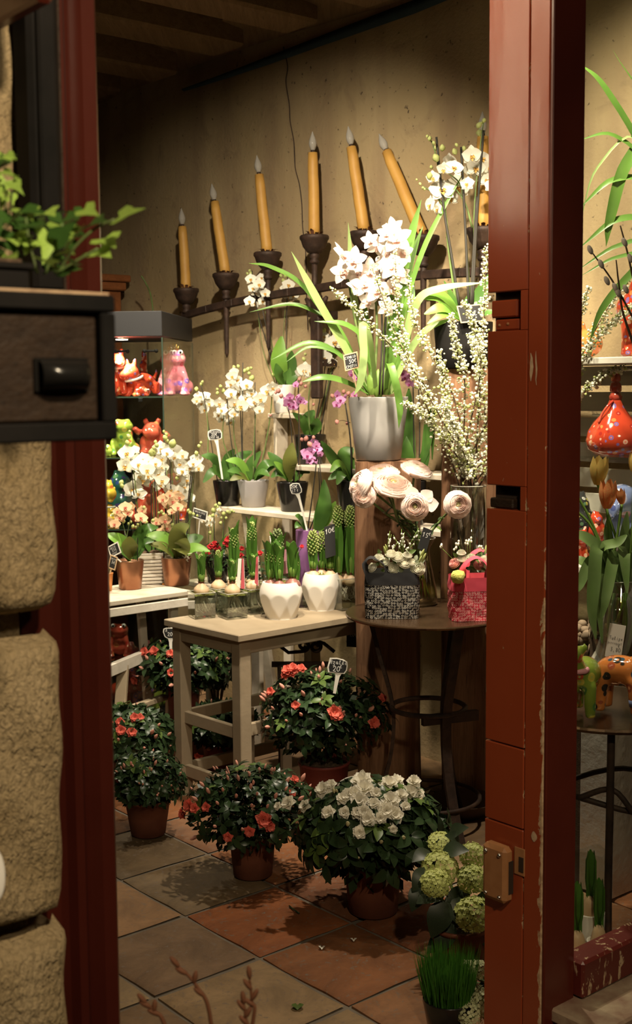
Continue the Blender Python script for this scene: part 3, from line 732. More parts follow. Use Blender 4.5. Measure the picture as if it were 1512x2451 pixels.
# ---- wooden cabinet against the far wall, only its upper right corner shows
CU1, CUA, CUB = 5.60, 2.62, 3.49
cab = thing('cupboard', 'tall reddish brown wooden cupboard in the far corner behind the showcase', 'cupboard', W(CU1 + .3, (CUA + CUB) / 2, 0))
cm_, ch_ = (CUA + CUB) / 2, (CUB - CUA) / 2
b = MB(); b.box(W(CU1 + .30, cm_, 1.0), U1 * .28, U2 * (ch_ - .03), V((0, 0, 1.0)), .006); b.build('body', M['cabinet'], cab)
b = MB(); b.box(W(CU1 + .29, cm_, 2.02), U1 * .30, U2 * (ch_ - .015), V((0, 0, .022)), .006); b.box(W(CU1 + .285, cm_, 2.058), U1 * .315, U2 * ch_, V((0, 0, .017)), .005); b.build('cornice', M['cabinet'], cab)
b = MB(); b.box(W(CU1 + .012, cm_, 1.62), U1 * .008, U2 * (ch_ - .08), V((0, 0, .33)), .004); b.build('door', M['cabinet'], cab)
pts = [P(338, 660, 6.2), P(350, 680, 6.2), P(360, 705, 6.15), P(366, 745, 6.1), P(368, 800, 6.1)]
b = MB(); b.tube(cat_rom(pts, 4), .004, 6); tag(b.build('electric_cable', M['stem'], None, pts[-1]), 'green cable hanging down beside the wooden cupboard', 'cable')

# ---- glass showcase
DV = V((.09, 1, 0)).normalized(); LV = V((-1, .09, 0)).normalized()
vc = P(390, 925, 5.28); vc.z = 0; VW, VD, VT = .80, .68, 1.82
def vx(a, d, z): return vc + LV * a + DV * d + V((0, 0, z))
show = thing('showcase', 'tall glass showcase with anthracite top and lamps, full of patterned ceramic animals', 'showcase', vx(VW / 2, VD / 2, 0))
b = MB(); b.box(vx(VW / 2, VD / 2, VT - .052), LV * (VW / 2), DV * (VD / 2), V((0, 0, .052)), .002); b.build('top_box', M['anthracite'], show)
b = MB(); b.box(vx(VW / 2, VD / 2, .055), LV * (VW / 2), DV * (VD / 2), V((0, 0, .055)), .002); b.build('plinth', M['anthracite'], show)
SHZ = [.33, .60, .90, 1.205, 1.462]
for z in SHZ:
    b = MB(); b.box(vx(VW / 2, VD / 2, z), LV * (VW / 2 - .006), DV * (VD / 2 - .006), V((0, 0, .003)), .0); sf = b.build('glass_shelf', M['glass'], show)
    b = MB(); b.box(vx(VW / 2, .005, z), LV * (VW / 2 - .006), DV * .001, V((0, 0, .0032))); b.box(vx(.005, VD / 2, z), LV * .001, DV * (VD / 2), V((0, 0, .0032))); b.build('shelf_edge', M['edge'], sf)
    for a, d in [(.10, .012), (.012, .34)]:
        b = MB(); b.box(vx(a, d, z - .012), LV * .008, DV * .008, V((0, 0, .008)), .002); b.build('shelf_clip', M['black_paint'], sf)
for nm, o_, x_, y_ in [('front_pane', vx(VW / 2, 0, .91), LV * (VW / 2), DV * .003), ('side_pane', vx(0, VD / 2, .91), LV * .003, DV * (VD / 2)), ('side_pane', vx(VW, VD / 2, .91), LV * .003, DV * (VD / 2))]:
    b = MB(); b.box(o_, x_, y_, V((0, 0, .80))); b.build(nm, M['glass'], show)
b = MB(); b.box(vx(VW / 2, VD, .91), LV * (VW / 2), DV * .003, V((0, 0, .80))); b.build('back_pane', M['glass'], show)
b = MB(); b.box(vx(0, 0, .91), LV * .0028, DV * .0028, V((0, 0, .80))); b.box(vx(0, VD, .91), LV * .0025, DV * .0025, V((0, 0, .80))); b.build('corner_edge', M['edge'], show)
b = MB()
for a, d in [(.03, .02), (.16, .05)]: b.tube([vx(a, d, 1.655), vx(a + .05, d, 1.655)], [.005, .005], 6); b.ell(vx(a, d, 1.655), .009, 7, 5); b.ell(vx(a + .05, d, 1.655), .009, 7, 5)
b.build('hinge', M['black_paint'], show)
lp = P(291, 806, 5.42); lp.z = VT - .112
b = MB(); b.lathe([(0, 0), (.030, 0), (.034, .006), (.034, .012), (0, .012)], 16, lp); lh = b.build('downlight', M['steel'], show)
b = MB(); b.lathe([(0, -.002), (.026, -.002), (.026, .001), (0, .001)], 16, lp); b.build('lens', M['lamp_lit'], lh)
lamp('showcase_lamp', lp - V((0, 0, .02)), 40, HALO, lp - V((0, 0, 1)), 120, .025)

lamp('showcase_fill_left', lp + LV * .35 - V((0, 0, .02)), 40, HALO, lp + LV * .35 - V((0, 0, 1)), 120, .025)  # unseen second light without fitting, added to brighten the left of the showcase
# ---- white painted table by the showcase
def tbl_axes(): return V((-.68, .735, 0)).normalized(), V((.755, .656, 0)).normalized()
TA, TB = tbl_axes(); TCn = P(571, 1525, 4.37); TCn.z = 0      # near corner of the greige table
def tx(a, c, z): return TCn + TA * a + TB * c + V((0, 0, z))
GCn = P(571, 1525, 4.2); GCn.z = 0      # near corner of the greige table
def gx(a, c, z): return GCn + TA * a + TB * c + V((0, 0, z))
wt = thing('side_table', 'white painted trestle table with grey top holding the copper orchid pots', 'table', tx(.77, -.3, 0))
WZ = .69
b = MB(); b.box(tx(.775, -.25, WZ - .010), TA * .165, TB * .50, V((0, 0, .010)), .003); b.build('tabletop', M['shelf_white'], wt)
b = MB(); b.box(tx(.618, -.25, WZ - .0455), TA * .010, TB * .49, V((0, 0, .0165)), .002); b.build('apron', M['white_wood'], wt)
b = MB(); b.bar(tx(.66, -.30, WZ - .03), tx(.72, -.30, 0), .035, .022, ch=.003); b.build('leg', M['white_wood'], wt)
b = MB(); b.bar(tx(.66, .20, WZ - .03), tx(.72, .20, 0), .035, .022, ch=.003); b.build('leg', M['white_wood'], wt)
b = MB(); b.bar(tx(.90, -.30, WZ - .03), tx(.84, -.30, 0), .035, .022, ch=.003); b.build('leg', M['white_wood'], wt)
b = MB(); b.bar(tx(.90, .20, WZ - .03), tx(.84, .20, 0), .035, .022, ch=.003); b.build('leg', M['white_wood'], wt)
a_, c_ = P(257, 1607, 4.72), P(345, 1570, 4.98)
b = MB(); b.bar(a_, c_, .024, .048, ch=.003); b.build('brace', M['white_wood'], wt)
a_, c_ = P(300, 1700, 4.75), P(395, 1668, 5.0)
b = MB(); b.bar(a_, c_, .03, .022, ch=.003); b.build('brace', M['grey_wood'], wt)
b = MB(); b.bar(P(295, 1590, 4.85), P(287, 1705, 4.80), .045, .022, ch=.003); b.build('upright', M['grey_wood'], wt)

# ---- greige table with the hyacinths
GZ, GA, GB = .66, .432, .72
gt = thing('display_table', 'greige painted wooden table holding the hyacinths and white faceted pots', 'table', gx(GA / 2, GB / 2, 0))
b = MB(); b.box(gx(GA / 2, GB / 2, GZ - .0125), TA * (GA / 2), TB * (GB / 2), V((0, 0, .0125)), .003); b.build('tabletop', M['grey_wood'], gt)
for o_, x_, y_ in [(gx(.035, GB / 2, GZ - .05), TA * .010, TB * (GB / 2 - .04)), (gx(GA - .035, GB / 2, GZ - .05), TA * .010, TB * (GB / 2 - .04)), (gx(GA / 2, .035, GZ - .05), TA * (GA / 2 - .04), TB * .010), (gx(GA / 2, GB - .035, GZ - .05), TA * (GA / 2 - .04), TB * .010)]:
    b = MB(); b.box(o_, x_, y_, V((0, 0, .026)), .002); b.build('apron', M['grey_wood'], gt)
for a in (.045, GA - .045):
    for c in (.045, GB - .045):
        b = MB(); b.box(gx(a, c, (GZ - .025) / 2), TA * .024, TB * .024, V((0, 0, (GZ - .025) / 2)), .003); b.build('leg', M['grey_wood'], gt)
for z in (.30, .10):
    for o_, x_, y_ in [(gx(GA / 2, .045, z), TA * (GA / 2 - .06), TB * .010), (gx(.045, .16, z + .01), TA * .010, TB * .10), (gx(GA - .045, GB / 2, z), TA * .010, TB * (GB / 2 - .06))]:
        b = MB(); b.box(o_, x_, y_, V((0, 0, .022)), .002); b.build('stretcher', M['grey_wood'], gt)
for c in (.24, .42):
    b = MB(); b.box(gx(GA / 2 + .04, c, .16), TA * .012, TB * .022, V((0, 0, .16)), .002); b.build('upright', M['grey_wood'], gt)
# scrolled iron stand under the table
ss = thing('scroll_stand', 'scrolled wrought iron plant stand in the dark under the greige table', 'stand', P(750, 1600, 4.66) * 1.0)
ss.location.z = .0
def spiral(cx_, cy_, r0, turns, a0, sgn, d):
    out = []
    for i in range(22):
        t = i / 21; a = a0 + sgn * turns * 2 * PI * t; r_ = r0 * (1 - .6 * t); out.append(P(cx_ + r_ * cos(a), cy_ + r_ * sin(a), d))
    return out
b = MB(); b.tube([P(800, 1560, 4.64)] + [P(775, 1540, 4.64)] + spiral(755, 1548, 14, 1.2, -1.3, 1, 4.64), .0075, 6)
b.tube([P(672, 1548, 4.64), P(690, 1562, 4.64), P(715, 1560, 4.64)] + spiral(726, 1545, 14, 1.2, 1.6, -1, 4.64), .0075, 6); b.build('scroll', M['iron'], ss)
for px in (668, 812):
    b = MB(); q = P(px, 1600, 4.66); b.tube([V((q.x, q.y, .46)), V((q.x, q.y, 0))], .008, 6); b.build('leg', M['iron'], ss)
b = MB(); b.bar(P(650, 1590, 4.66), P(815, 1590, 4.66), .012, .02); b.build('rail', M['iron'], ss)

# ---- limewashed stepped plant stand along the wall
et = thing('plant_stand', 'limewashed three-step wooden plant stand along the plaster wall with orchid pots', 'plant stand', W(4.0, 3.33, 0))
def u1at(px, off): r = ray(px, 1100); q = EYE + r * ((WALL - off) / r.dot(U2)); return q.dot(U1)
S1, S2, S3 = (.27, .978), (.165, 1.172), (.075, 1.385)
for (off, z), pa, pb in ((S1, 520, 1064), (S2, 690, 1064), (S3, 646, 712)):
    a, c = u1at(pa, off), u1at(pb, off)
    b = MB(); wd_ = .075 if off < .1 else .085
    b.box(W((a + c) / 2, WALL - off + wd_ - .012, z - .011), U1 * ((a - c) / 2), U2 * wd_, V((0, 0, .011)), .003); b.build('shelf_board', M['shelf_white'], et)
for px in (580, 812):
    u = u1at(px, .27)
    if px < 600: b = MB(); b.bar(W(u, WALL - .25, .965), W(u + (.0 if px < 600 else .22), WALL - .10, .0), .022, .06, up=U1, ch=.003); b.build('leg', M['shelf_white'], et) if px < 600 else None
    b = MB(); b.bar(W(u - .03, WALL - .05, 1.36 if px > 600 else 1.0), W(u - .03, WALL - .05, 0), .022, .05, up=U1, ch=.003); b.build('leg', M['shelf_white'], et)
ba, bc2 = u1at(478, .42), u1at(625, .42)
b = MB(); b.box(W((ba + bc2) / 2, 3.10, .669), U1 * ((ba - bc2) / 2), U2 * .095, V((0, 0, .011)), .003); b.build('shelf_board', M['shelf_white'], et)
for u in (ba - .05, bc2 + .05): b = MB(); b.bar(W(u, 3.10, .66), W(u, 3.10, 0), .022, .06, up=U1, ch=.003); b.build('leg', M['shelf_white'], et)
a = u1at(655, .075); b = MB(); b.box(W(a - .02, WALL - .05, 1.27), U1 * .010, U2 * .035, V((0, 0, .104)), .004); b.build('bracket', M['shelf_white'], et)

# ---- oak beams used as plinths
def plinth(px, d, half, ztop, label):
    c = P(px, 925, d); c.z = 0
    o = MB(); n = 14
    rot = Matrix.Rotation(-.16, 3, 'Z')
    def f(u, v):
        k = u * 4; i = int(k) % 4; t = k - int(k); cs = [(-1, -1), (1, -1), (1, 1), (-1, 1)]
        x0, y0 = cs[i]; x1, y1 = cs[(i + 1) % 4]; x, y = x0 + (x1 - x0) * t, y0 + (y1 - y0) * t
        e = max(abs(x), abs(y)); l = math.hypot(x, y); sq = 1 - .09 * max(0, l - 1.15) / .26
        z = ztop * v; w = 1 + .025 * sin(z * 4 + x * 2) + .015 * sin(z * 11 + y * 3)
        return c + rot @ V((x * half * sq * w, y * half * sq * w, z + (.004 * sin(9 * x) if v > .99 else 0)))
    o.grid(f, 24, n, 0, True, cu=True)
    top = [f(k / 24, 1) for k in range(24)]; o.add(top, [tuple(range(24))], 0, False)
    return tag(o.build('beam_plinth', M['beam'], None, c), label, 'plinth', None)
plinth(928, 4.50, .112, 1.236, 'upright old oak beam carrying the grey pot of cymbidium')
plinth(1128, 4.5, .104, 1.557, 'taller upright oak beam next to the red jamb carrying a black pot')

# ---- round iron table
rt0 = P(1025, 925, 4.15); rt0.z = 0; RZ, RR = .746, .279
rt = thing('bistro_table', 'small round rusted iron table holding two flower bags and ranunculus', 'table', rt0)
b = MB(); b.lathe([(0, RZ), (RR - .01, RZ), (RR - .002, RZ - .001), (RR, RZ - .005), (RR - .003, RZ - .011), (RR - .012, RZ - .012), (0, RZ - .010)], 56, V((rt0.x, rt0.y, 0)), sm=False); b.build('tabletop', M['rust_top'], rt)
feet = []
for k in range(3):
    a = .45 + k * 2 * PI / 3 + 2.6
    dr = V((cos(a), sin(a), 0)); p = [rt0 + dr * r_ + V((0, 0, z)) for r_, z in [(.20, .735), (.165, .60), (.12, .42), (.125, .26), (.17, .10), (.215, .0)]]
    q = cat_rom(p, 5); b = MB()
    for i in range(len(q) - 1): b.bar(q[i], q[i + 1] + (q[i + 1] - q[i]) * .05, .034, .012, up=dr)
    b.build('leg', M['iron'], rt); feet.append(dr)
b = MB(); b.tube([rt0 + V((.125 * cos(2 * PI * k / 28), .125 * sin(2 * PI * k / 28), .42)) for k in range(29)], .009, 6, cap=False); b.build('ring', M['iron'], rt)
b = MB(); b.tube([rt0 + V((.175 * cos(2 * PI * k / 28), .175 * sin(2 * PI * k / 28), .11)) for k in range(29)], .007, 6, cap=False); b.build('ring', M['iron'], rt)
b = MB(); b.bar(rt0 + V((-.03, -.12, .405)), rt0 + V((.16, -.05, .405)), .02, .034); b.build('stretcher', M['iron'], rt)

# ---- rack of shelves behind the shop window
rk = thing('slatted_rack', 'white topped rack of taupe slats with glass shelves behind the shop window', 'rack', W(2.25, 3.27, 0))
RO = 3.24
b = MB(); b.box(W(2.2, 3.30, 1.572), U1 * .62, U2 * .12, V((0, 0, .011)), .003); b.build('top_board', M['white_wood'], rk)
for k in range(7):
    z = 1.527 - .0835 * k
    b = MB(); b.box(W(2.2, 3.385, z), U1 * .60, U2 * .008, V((0, 0, .0315)), .002); b.build('slat', M['slat'] if k < 4 else M['white_wood'], rk)
for u in (1.62, 2.78):
    b = MB(); b.box(W(u, 3.40, .79), U1 * .02, U2 * .012, V((0, 0, .79)), .003); b.build('post', M['white_wood'], rk)
for z, w_ in ((1.275, .15), (.99, .16)):
    b = MB(); b.box(W(2.15, 3.26, z), U1 * .50, U2 * (.10), V((0, 0, .004)), 0); b.build('glass_shelf', M['glass'], rk)
b = MB(); b.box(W(2.2, 3.27, .92), U1 * .55, U2 * .12, V((0, 0, .012)), .003); b.build('shelf_board', M['white_wood'], rk)
for z, ua, ub in ((1.547, 2.52, 2.30), (1.40, 2.56, 2.36)):
    b = MB(); b.tube([W(ua, 3.36, z), W(ub, 3.36, z - .004)], .004, 6); b.build('peg', M['white_matt'], rk)
# round table in the window
wt0 = W(1.935, 2.62, 0); WTZ = .672
wtb = thing('window_table', 'round grey iron table in the shop window with ceramic animals on it', 'table', wt0)
b = MB(); b.lathe([(0, WTZ), (.225, WTZ), (.23, WTZ - .005), (.226, WTZ - .012), (0, WTZ - .012)], 48, wt0, sm=False); b.build('tabletop', M['rust_top'], wtb)
for k in range(3):
    a = -1.75 + k * 2 * PI / 3; dr = V((cos(a), sin(a), 0))
    b = MB(); b.tube(cat_rom([wt0 + dr * r_ + V((0, 0, z)) for r_, z in [(.17, .66), (.16, .45), (.14, .25), (.19, 0)]], 5), .010, 6); b.build('leg', M['iron'], wtb)
b = MB(); b.tube([wt0 + V((.15 * cos(2 * PI * k / 24), .15 * sin(2 * PI * k / 24), .45 + .02 * sin(4 * PI * k / 24))) for k in range(25)], .008, 6, cap=False); b.build('ring', M['iron'], wtb)
b = MB(); b.tube(cat_rom([wt0 + V((-.10, -.12, .47)), wt0 + V((-.02, -.15, .50)), wt0 + V((.05, -.16, .43)), wt0 + V((.12, -.14, .49))], 6), .008, 6); b.build('scroll', M['iron'], wtb)

# ---- display crate hung on the stone, with drawer front
cu0, cr = 1.115, None
r = ray(274, 880); q = EYE + r * (cu0 / r.dot(U1)); cu2 = q.dot(U2); dq = q.y
zt_, zb_ = EYE.z + ray(274, 708).z / ray(274, 708).y * dq, EYE.z + ray(274, 1052).z / ray(274, 1052).y * dq
cw = .34; cm = (zt_ + zb_) / 2; chh = (zt_ - zb_) / 2
crate = thing('drawer_box', 'dark wooden drawer box with black frame and handle mounted on the stone, ivy on top', 'box', W(cu0 + .17, cu2 - cw / 2, zb_))
b = MB(); b.box(W(cu0 + .185, cu2 - cw / 2, cm), U1 * .175, U2 * (cw / 2 - .002), V((0, 0, chh - .002)), .003); b.build('case', M['crate_wood'], crate)
fw = .0085
for o_, x_, z_ in [(W(cu0 + .004, cu2 - cw / 2, zt_ - fw), cw / 2, fw), (W(cu0 + .004, cu2 - cw / 2, zb_ + fw * 1.1), cw / 2, fw * 1.1), (W(cu0 + .004, cu2 - fw, cm), fw, chh - 2.1 * fw), (W(cu0 + .004, cu2 - cw + fw, cm), fw, chh - 2.1 * fw)]:
    b = MB(); b.box(o_, U1 * .009, U2 * x_, V((0, 0, z_)), .002); b.build('frame_bar', M['black_paint'], crate)
b = MB(); b.box(W(cu0 + .008, cu2 - cw / 2, cm), U1 * .004, U2 * (cw / 2 - .018), V((0, 0, chh - .020)), .002); dr = b.build('drawer_front', M['crate_wood'], crate)
hc = P(132, 898, 1.26); hu2 = hc.dot(U2)
b = MB()
def hand(u, v):
    x = (u - .5) * .052; a = PI * v; return W(cu0 - .001 - .020 * sin(a) * (1 - (2 * u - 1) ** 4 * .5), hu2 + x, hc.z + .0145 * cos(a))
b.grid(hand, 8, 8); b.box(W(cu0 + .002, hu2, hc.z), U1 * .002, U2 * .03, V((0, 0, .017)), .001); b.build('cup_handle', M['black_gloss'], dr)
b = MB(); b.box(W(cu0 + .006, cu2 - cw / 2, zt_ + .001), U1 * .006, U2 * (cw / 2 - .004), V((0, 0, .0018)), .001); b.build('lit_worn_edge', M['chip'], crate)  # worn top edge, with the light it catches put into the pale colour
b = MB(); b.box(W(cu0 + .21, cu2 - cw - .02, cm - .15), U1 * .15, U2 * .012, V((0, 0, chh + .10)), .003); b.build('bracket', M['black_paint'], crate)
# ================================================================ glazed ceramic animals
def figurine(label, base, s, mat, parts, extras=(), group=None, name='ceramic_animal', yaw=0.0, vox=.055, cat='figurine'):
    """parts: ellipsoids (x,y,z, rx,ry,rz[, tilt]) and limbs ('t', [(x,y,z,r)...]) in units of s, feet at z=0, facing -Y; one fused glazed body"""
    R3 = Matrix.Rotation(yaw, 3, 'Z'); base = V(base)
    t = thing(name, label, cat, base, group)
    b = MB()
    for p in parts:
        if p[0] == 't': b.tube([base + R3 @ V(q[:3]) * s for q in p[1]], [q[3] * s for q in p[1]], 10)
        else:
            Mx = R3 if len(p) < 7 else R3 @ Matrix.Rotation(p[6], 3, 'X')
            b.ell(base + R3 @ V(p[:3]) * s, (p[3] * s, p[4] * s, p[5] * s), 16, 12, 0, Mx)
    o = b.build('body', mat, t)
    m = o.modifiers.new('fuse', 'REMESH'); m.mode = 'VOXEL'; m.voxel_size = vox * s; m.use_smooth_shade = True
    m = o.modifiers.new('soft', 'SMOOTH'); m.iterations = 4; m.factor = .6
    for nm, mt, ps in extras:
        b = MB()
        for p in ps:
            if p[0] == 't': b.tube([base + R3 @ V(q[:3]) * s for q in p[1]], [q[3] * s for q in p[1]], 9)
            else: b.ell(base + R3 @ V(p[:3]) * s, (p[3] * s, p[4] * s, p[5] * s), 10, 8, 0, R3)
        b.build(nm, M[mt], t)
    return t
def ringpts(c, r, n=16, tilt=0.0): return [(c[0] + r * cos(2 * PI * k / n), c[1] + r * sin(2 * PI * k / n), c[2] + tilt * sin(2 * PI * k / n), .05) for k in range(n + 1)]
DOG = [(0, .15, .52, .34, .58, .34), (0, -.42, .85, .36, .34, .34), (0, -.72, .76, .24, .18, .18), (-.22, -.38, 1.22, .10, .07, .18), (.22, -.38, 1.22, .10, .07, .18),
       ('t', [(-.22, -.25, .5, .17), (-.24, -.30, .08, .14)]), ('t', [(.22, -.25, .5, .17), (.24, -.30, .08, .14)]), ('t', [(-.22, .55, .5, .19), (-.24, .6, .08, .15)]), ('t', [(.22, .55, .5, .19), (.24, .6, .08, .15)]),
       ('t', [(0, .68, .62, .09), (0, .82, .85, .07), (0, .80, 1.02, .04)]), (-.24, -.38, .06, .15, .17, .09), (.24, -.38, .06, .15, .17, .09)]
SITDOG = [(0, .12, .42, .40, .42, .44), (0, -.05, .80, .30, .28, .36), (0, -.15, 1.22, .32, .30, .28), (0, -.42, 1.14, .20, .18, .15), (-.22, -.08, 1.52, .10, .08, .18), (.22, -.08, 1.52, .10, .08, .18),
          ('t', [(-.18, -.24, .75, .13), (-.20, -.34, .06, .12)]), ('t', [(.18, -.24, .75, .13), (.20, -.34, .06, .12)]), (-.36, .05, .20, .18, .30, .22), (.36, .05, .20, .18, .30, .22)]
FROG = [(0, .1, .42, .42, .36, .44), (0, -.02, .80, .38, .32, .40), (0, -.08, 1.15, .42, .34, .28), (-.22, -.16, 1.34, .12, .12, .13), (.22, -.16, 1.34, .12, .12, .13),
        ('t', [(-.28, -.12, .85, .11), (-.40, -.28, .50, .10), (-.28, -.38, .10, .10)]), ('t', [(.28, -.12, .85, .11), (.40, -.28, .50, .10), (.28, -.38, .10, .10)]),
        (-.44, .0, .25, .20, .32, .26), (.44, .0, .25, .20, .32, .26), (-.36, -.40, .06, .20, .18, .07), (.36, -.40, .06, .20, .18, .07), (0, -.36, 1.08, .26, .08, .05)]
CHICK = [(0, 0, .42, .40, .42, .40), (0, -.05, .82, .28, .28, .26), (0, -.33, .80, .09, .14, .07), ('t', [(0, .30, .5, .14), (0, .50, .75, .06)]), (-.08, -.02, 1.10, .07, .10, .09), (.08, .06, 1.08, .07, .10, .08), (-.18, -.1, .06, .14, .2, .07), (.18, -.1, .06, .14, .2, .07)]
EYES = lambda x, y, z, r=.09: [('eye', 'eye_white', [(-x, y, z, r, r * .8, r), (x, y, z, r, r * .8, r)]), ('pupil', 'eye_black', [(-x, y - r * .72, z, r * .45, r * .3, r * .45), (x, y - r * .72, z, r * .45, r * .3, r * .45)])]
COLL = lambda c, r, tilt=0.0: [('collar', 'collar', [('t', ringpts(c, r, 16, tilt))])]
def onshelf(px, z, d): q = P(px, 925, d); return V((q.x, q.y, z + .0032))
G_ = 'ceramic animals in the glass showcase'
z = SHZ[4]
figurine('red patterned ceramic bulldog with white collar on the showcase top shelf', onshelf(334, z, 5.52), .118, M['cer_red'], DOG, COLL((0, -.28, .66), .33, .10) + EYES(.15, -.68, .93, .05), G_, yaw=-.75)
figurine('dark red ceramic animal with a tall upright neck behind the bulldog', onshelf(345, z, 5.80), .135, M['cer_red'], [(0, 0, .3, .34, .3, .3), ('t', [(0, 0, .4, .22), (0, 0, .9, .13), (.02, 0, 1.35, .10), (.02, -.03, 1.58, .07)]), (0, -.12, 1.02, .15, .17, .13)], (), G_)
figurine('red ceramic dog standing right under the showcase lamp', onshelf(276, z, 5.50), .125, M['cer_red'], SITDOG, COLL((0, -.1, .98), .27), G_, yaw=.5)
figurine('small red ceramic bulldog lying in front on the top showcase shelf', onshelf(342, z, 5.36), .062, M['cer_red'], [(0, .1, .3, .5, .5, .3), (0, -.35, .35, .38, .3, .32), (-.3, -.5, .1, .2, .2, .1), (.3, -.5, .1, .2, .2, .1)], COLL((0, -.15, .45), .42, .0), G_)
figurine('pink floral ceramic frog wearing a gold crown on the top showcase shelf', onshelf(416, z, 5.62), .140, M['cer_pink'], FROG, EYES(.23, -.27, 1.36, .085) + [('crown', 'brass', [('t', [(.15 * cos(2 * PI * k / 10), -.05 + .15 * sin(2 * PI * k / 10), 1.40, .035) for k in range(11)])] + [('t', [(.14 * cos(2 * PI * k / 5 + .3), -.05 + .14 * sin(2 * PI * k / 5 + .3), 1.40, .05), (.20 * cos(2 * PI * k / 5 + .3), -.05 + .20 * sin(2 * PI * k / 5 + .3), 1.62, .012)]) for k in range(5)] + [(0, -.05, 1.62, .035, .035, .035)])], G_, yaw=.1)
z = SHZ[3]
figurine('green ceramic frog sitting on the second showcase shelf', onshelf(294, z, 5.48), .110, M['cer_green'], FROG, (), G_, yaw=-.2)
figurine('coral red ceramic hippopotamus standing beside the green frog', onshelf(362, z, 5.52), .118, M['cer_coral'], [(0, .05, .42, .50, .42, .46), (0, -.12, .92, .36, .34, .30), (0, -.36, .82, .32, .24, .24), (-.24, 0, 1.25, .11, .08, .13), (.24, 0, 1.25, .11, .08, .13), ('t', [(-.46, -.05, .8, .13), (-.66, -.22, 1.0, .12)]), ('t', [(.46, -.05, .8, .13), (.66, -.2, .62, .12)]), (-.25, -.2, .1, .22, .28, .14), (.25, -.2, .1, .22, .28, .14)], (), G_)
figurine('tiny green ceramic frog at the left of the second showcase shelf', onshelf(255, z, 5.42), .045, M['cer_green'], CHICK, (), G_)
z = SHZ[2]
figurine('yellow ceramic hen perched above another on the third showcase shelf', onshelf(254, z + .105, 5.42), .085, M['cer_yellow'], CHICK, (), G_, yaw=-.5)
figurine('yellow ceramic hen standing lowest on the third showcase shelf', onshelf(256, z, 5.42), .085, M['cer_yellow'], CHICK, COLL((0, 0, 1.0), .25), G_, yaw=.4)
figurine('dark peacock green ceramic bird on the third showcase shelf', onshelf(281, z, 5.62), .20, M['cer_teal'], CHICK, (), G_, yaw=.3)
figurine('tall red orange ceramic cat behind the white orchids', onshelf(350, z, 5.55), .155, M['cer_coral'], SITDOG, (), G_, yaw=.2)
figurine('red ceramic frog behind the right copper pot', onshelf(398, z, 5.66), .15, M['cer_red'], FROG, (), G_)
z = SHZ[1]
for px, s_, m_, tx_ in [(300, .075, 'cer_orange', 'left'), (345, .08, 'cer_spot', 'middle'), (392, .07, 'cer_orange', 'right')]:
    figurine('orange ceramic animal under the white table, %s of three in the showcase' % tx_, onshelf(px, z, 5.45), s_, M[m_], CHICK, (), G_, yaw=jit(1))
z = SHZ[0]
figurine('red ceramic frog with white eyes low in the showcase', onshelf(272, z, 5.42), .10, M['cer_coral'], FROG, EYES(.23, -.27, 1.36, .1), G_)
figurine('large pink and red ceramic bear low in the showcase behind the azalea', onshelf(318, z - .22, 5.44), .17, M['cer_pink'], SITDOG, (), G_, yaw=.4)
figurine('red ceramic animal lying on the lowest showcase shelf', onshelf(282, z - .22, 5.40), .12, M['cer_red'], DOG, (), G_, yaw=1.1)
figurine('green and orange ceramic frog half hidden behind the azalea pot', onshelf(368, .11, 5.36), .085, M['cer_green'], FROG, (), G_, yaw=.5)
# window
G2 = 'ceramic animals in the shop window'
def onrack(px, z, off): r = ray(px, 925); q = EYE + r * ((WALL - off) / r.dot(U2)); return V((q.x, q.y, z + .0005))
gd = thing('ceramic_gourd', 'large red millefiori ceramic gourd with a tall knobbed neck on a glass shelf', 'ornament', onrack(1473, 1.279, .26), G2)
gc = V(gd.location); k_ = 3.93 / 3000
b = MB(); b.lathe([(0, 0), (.055, .0), (.082, .018), (.088, .045), (.082, .075), (.065, .103), (.045, .125), (.030, .146), (.022, .163), (.019, .171), (.0, .171)], 36, gc, wob=lambda a, z: 1 + .02 * sin(5 * a)); b.build('bowl', M['cer_red'], gd)
b = MB(); b.lathe([(.012, .168), (.019, .172), (.021, .183), (.017, .192), (.013, .195), (.018, .199), (.0185, .212), (.015, .224), (.010, .227), (.0155, .232), (.0145, .246), (.008, .256), (0, .258)], 18, gc); b.build('neck', M['cer_coral'], gd)
b = MB(); b.tube(cat_rom([gc + V((-.012, -.02, .17)), gc + V((-.034, -.03, .15)), gc + V((-.050, -.03, .125)), gc + V((-.060, -.035, .10))], 4), [.004] * 12 + [.002], 6); b.build('handle', M['cer_coral'], gd)
figurine('round orange ceramic fish at the left end of the white rack top', onrack(1400, 1.584, .22), .09, M['cer_plainorange'], [(0, 0, .5, .62, .5, .5), (-.2, 0, 1.05, .2, .2, .3), (.3, 0, 1.0, .18, .14, .26)], (), G2)
figurine('red blue ceramic dog with a white buckled belt on the rack top', onrack(1512, 1.584, .20), .145, M['cer_red'], [(0, 0, 1.05, .34, .5, .36), ('t', [(-.18, -.1, 1.0, .2), (-.20, -.14, .45, .15), (-.24, -.2, .07, .15)]), ('t', [(.18, .2, 1.0, .2), (.20, .2, .45, .15), (.2, .15, .07, .15)]), ('t', [(0, -.1, 1.2, .24), (-.02, -.2, 1.6, .16)]), (-.27, -.26, .06, .16, .2, .08)], [('belt', 'collar', [('t', [(.30 * cos(2 * PI * k / 18), .36 * sin(2 * PI * k / 18), .82, .06) for k in range(19)])])], G2, yaw=.3)
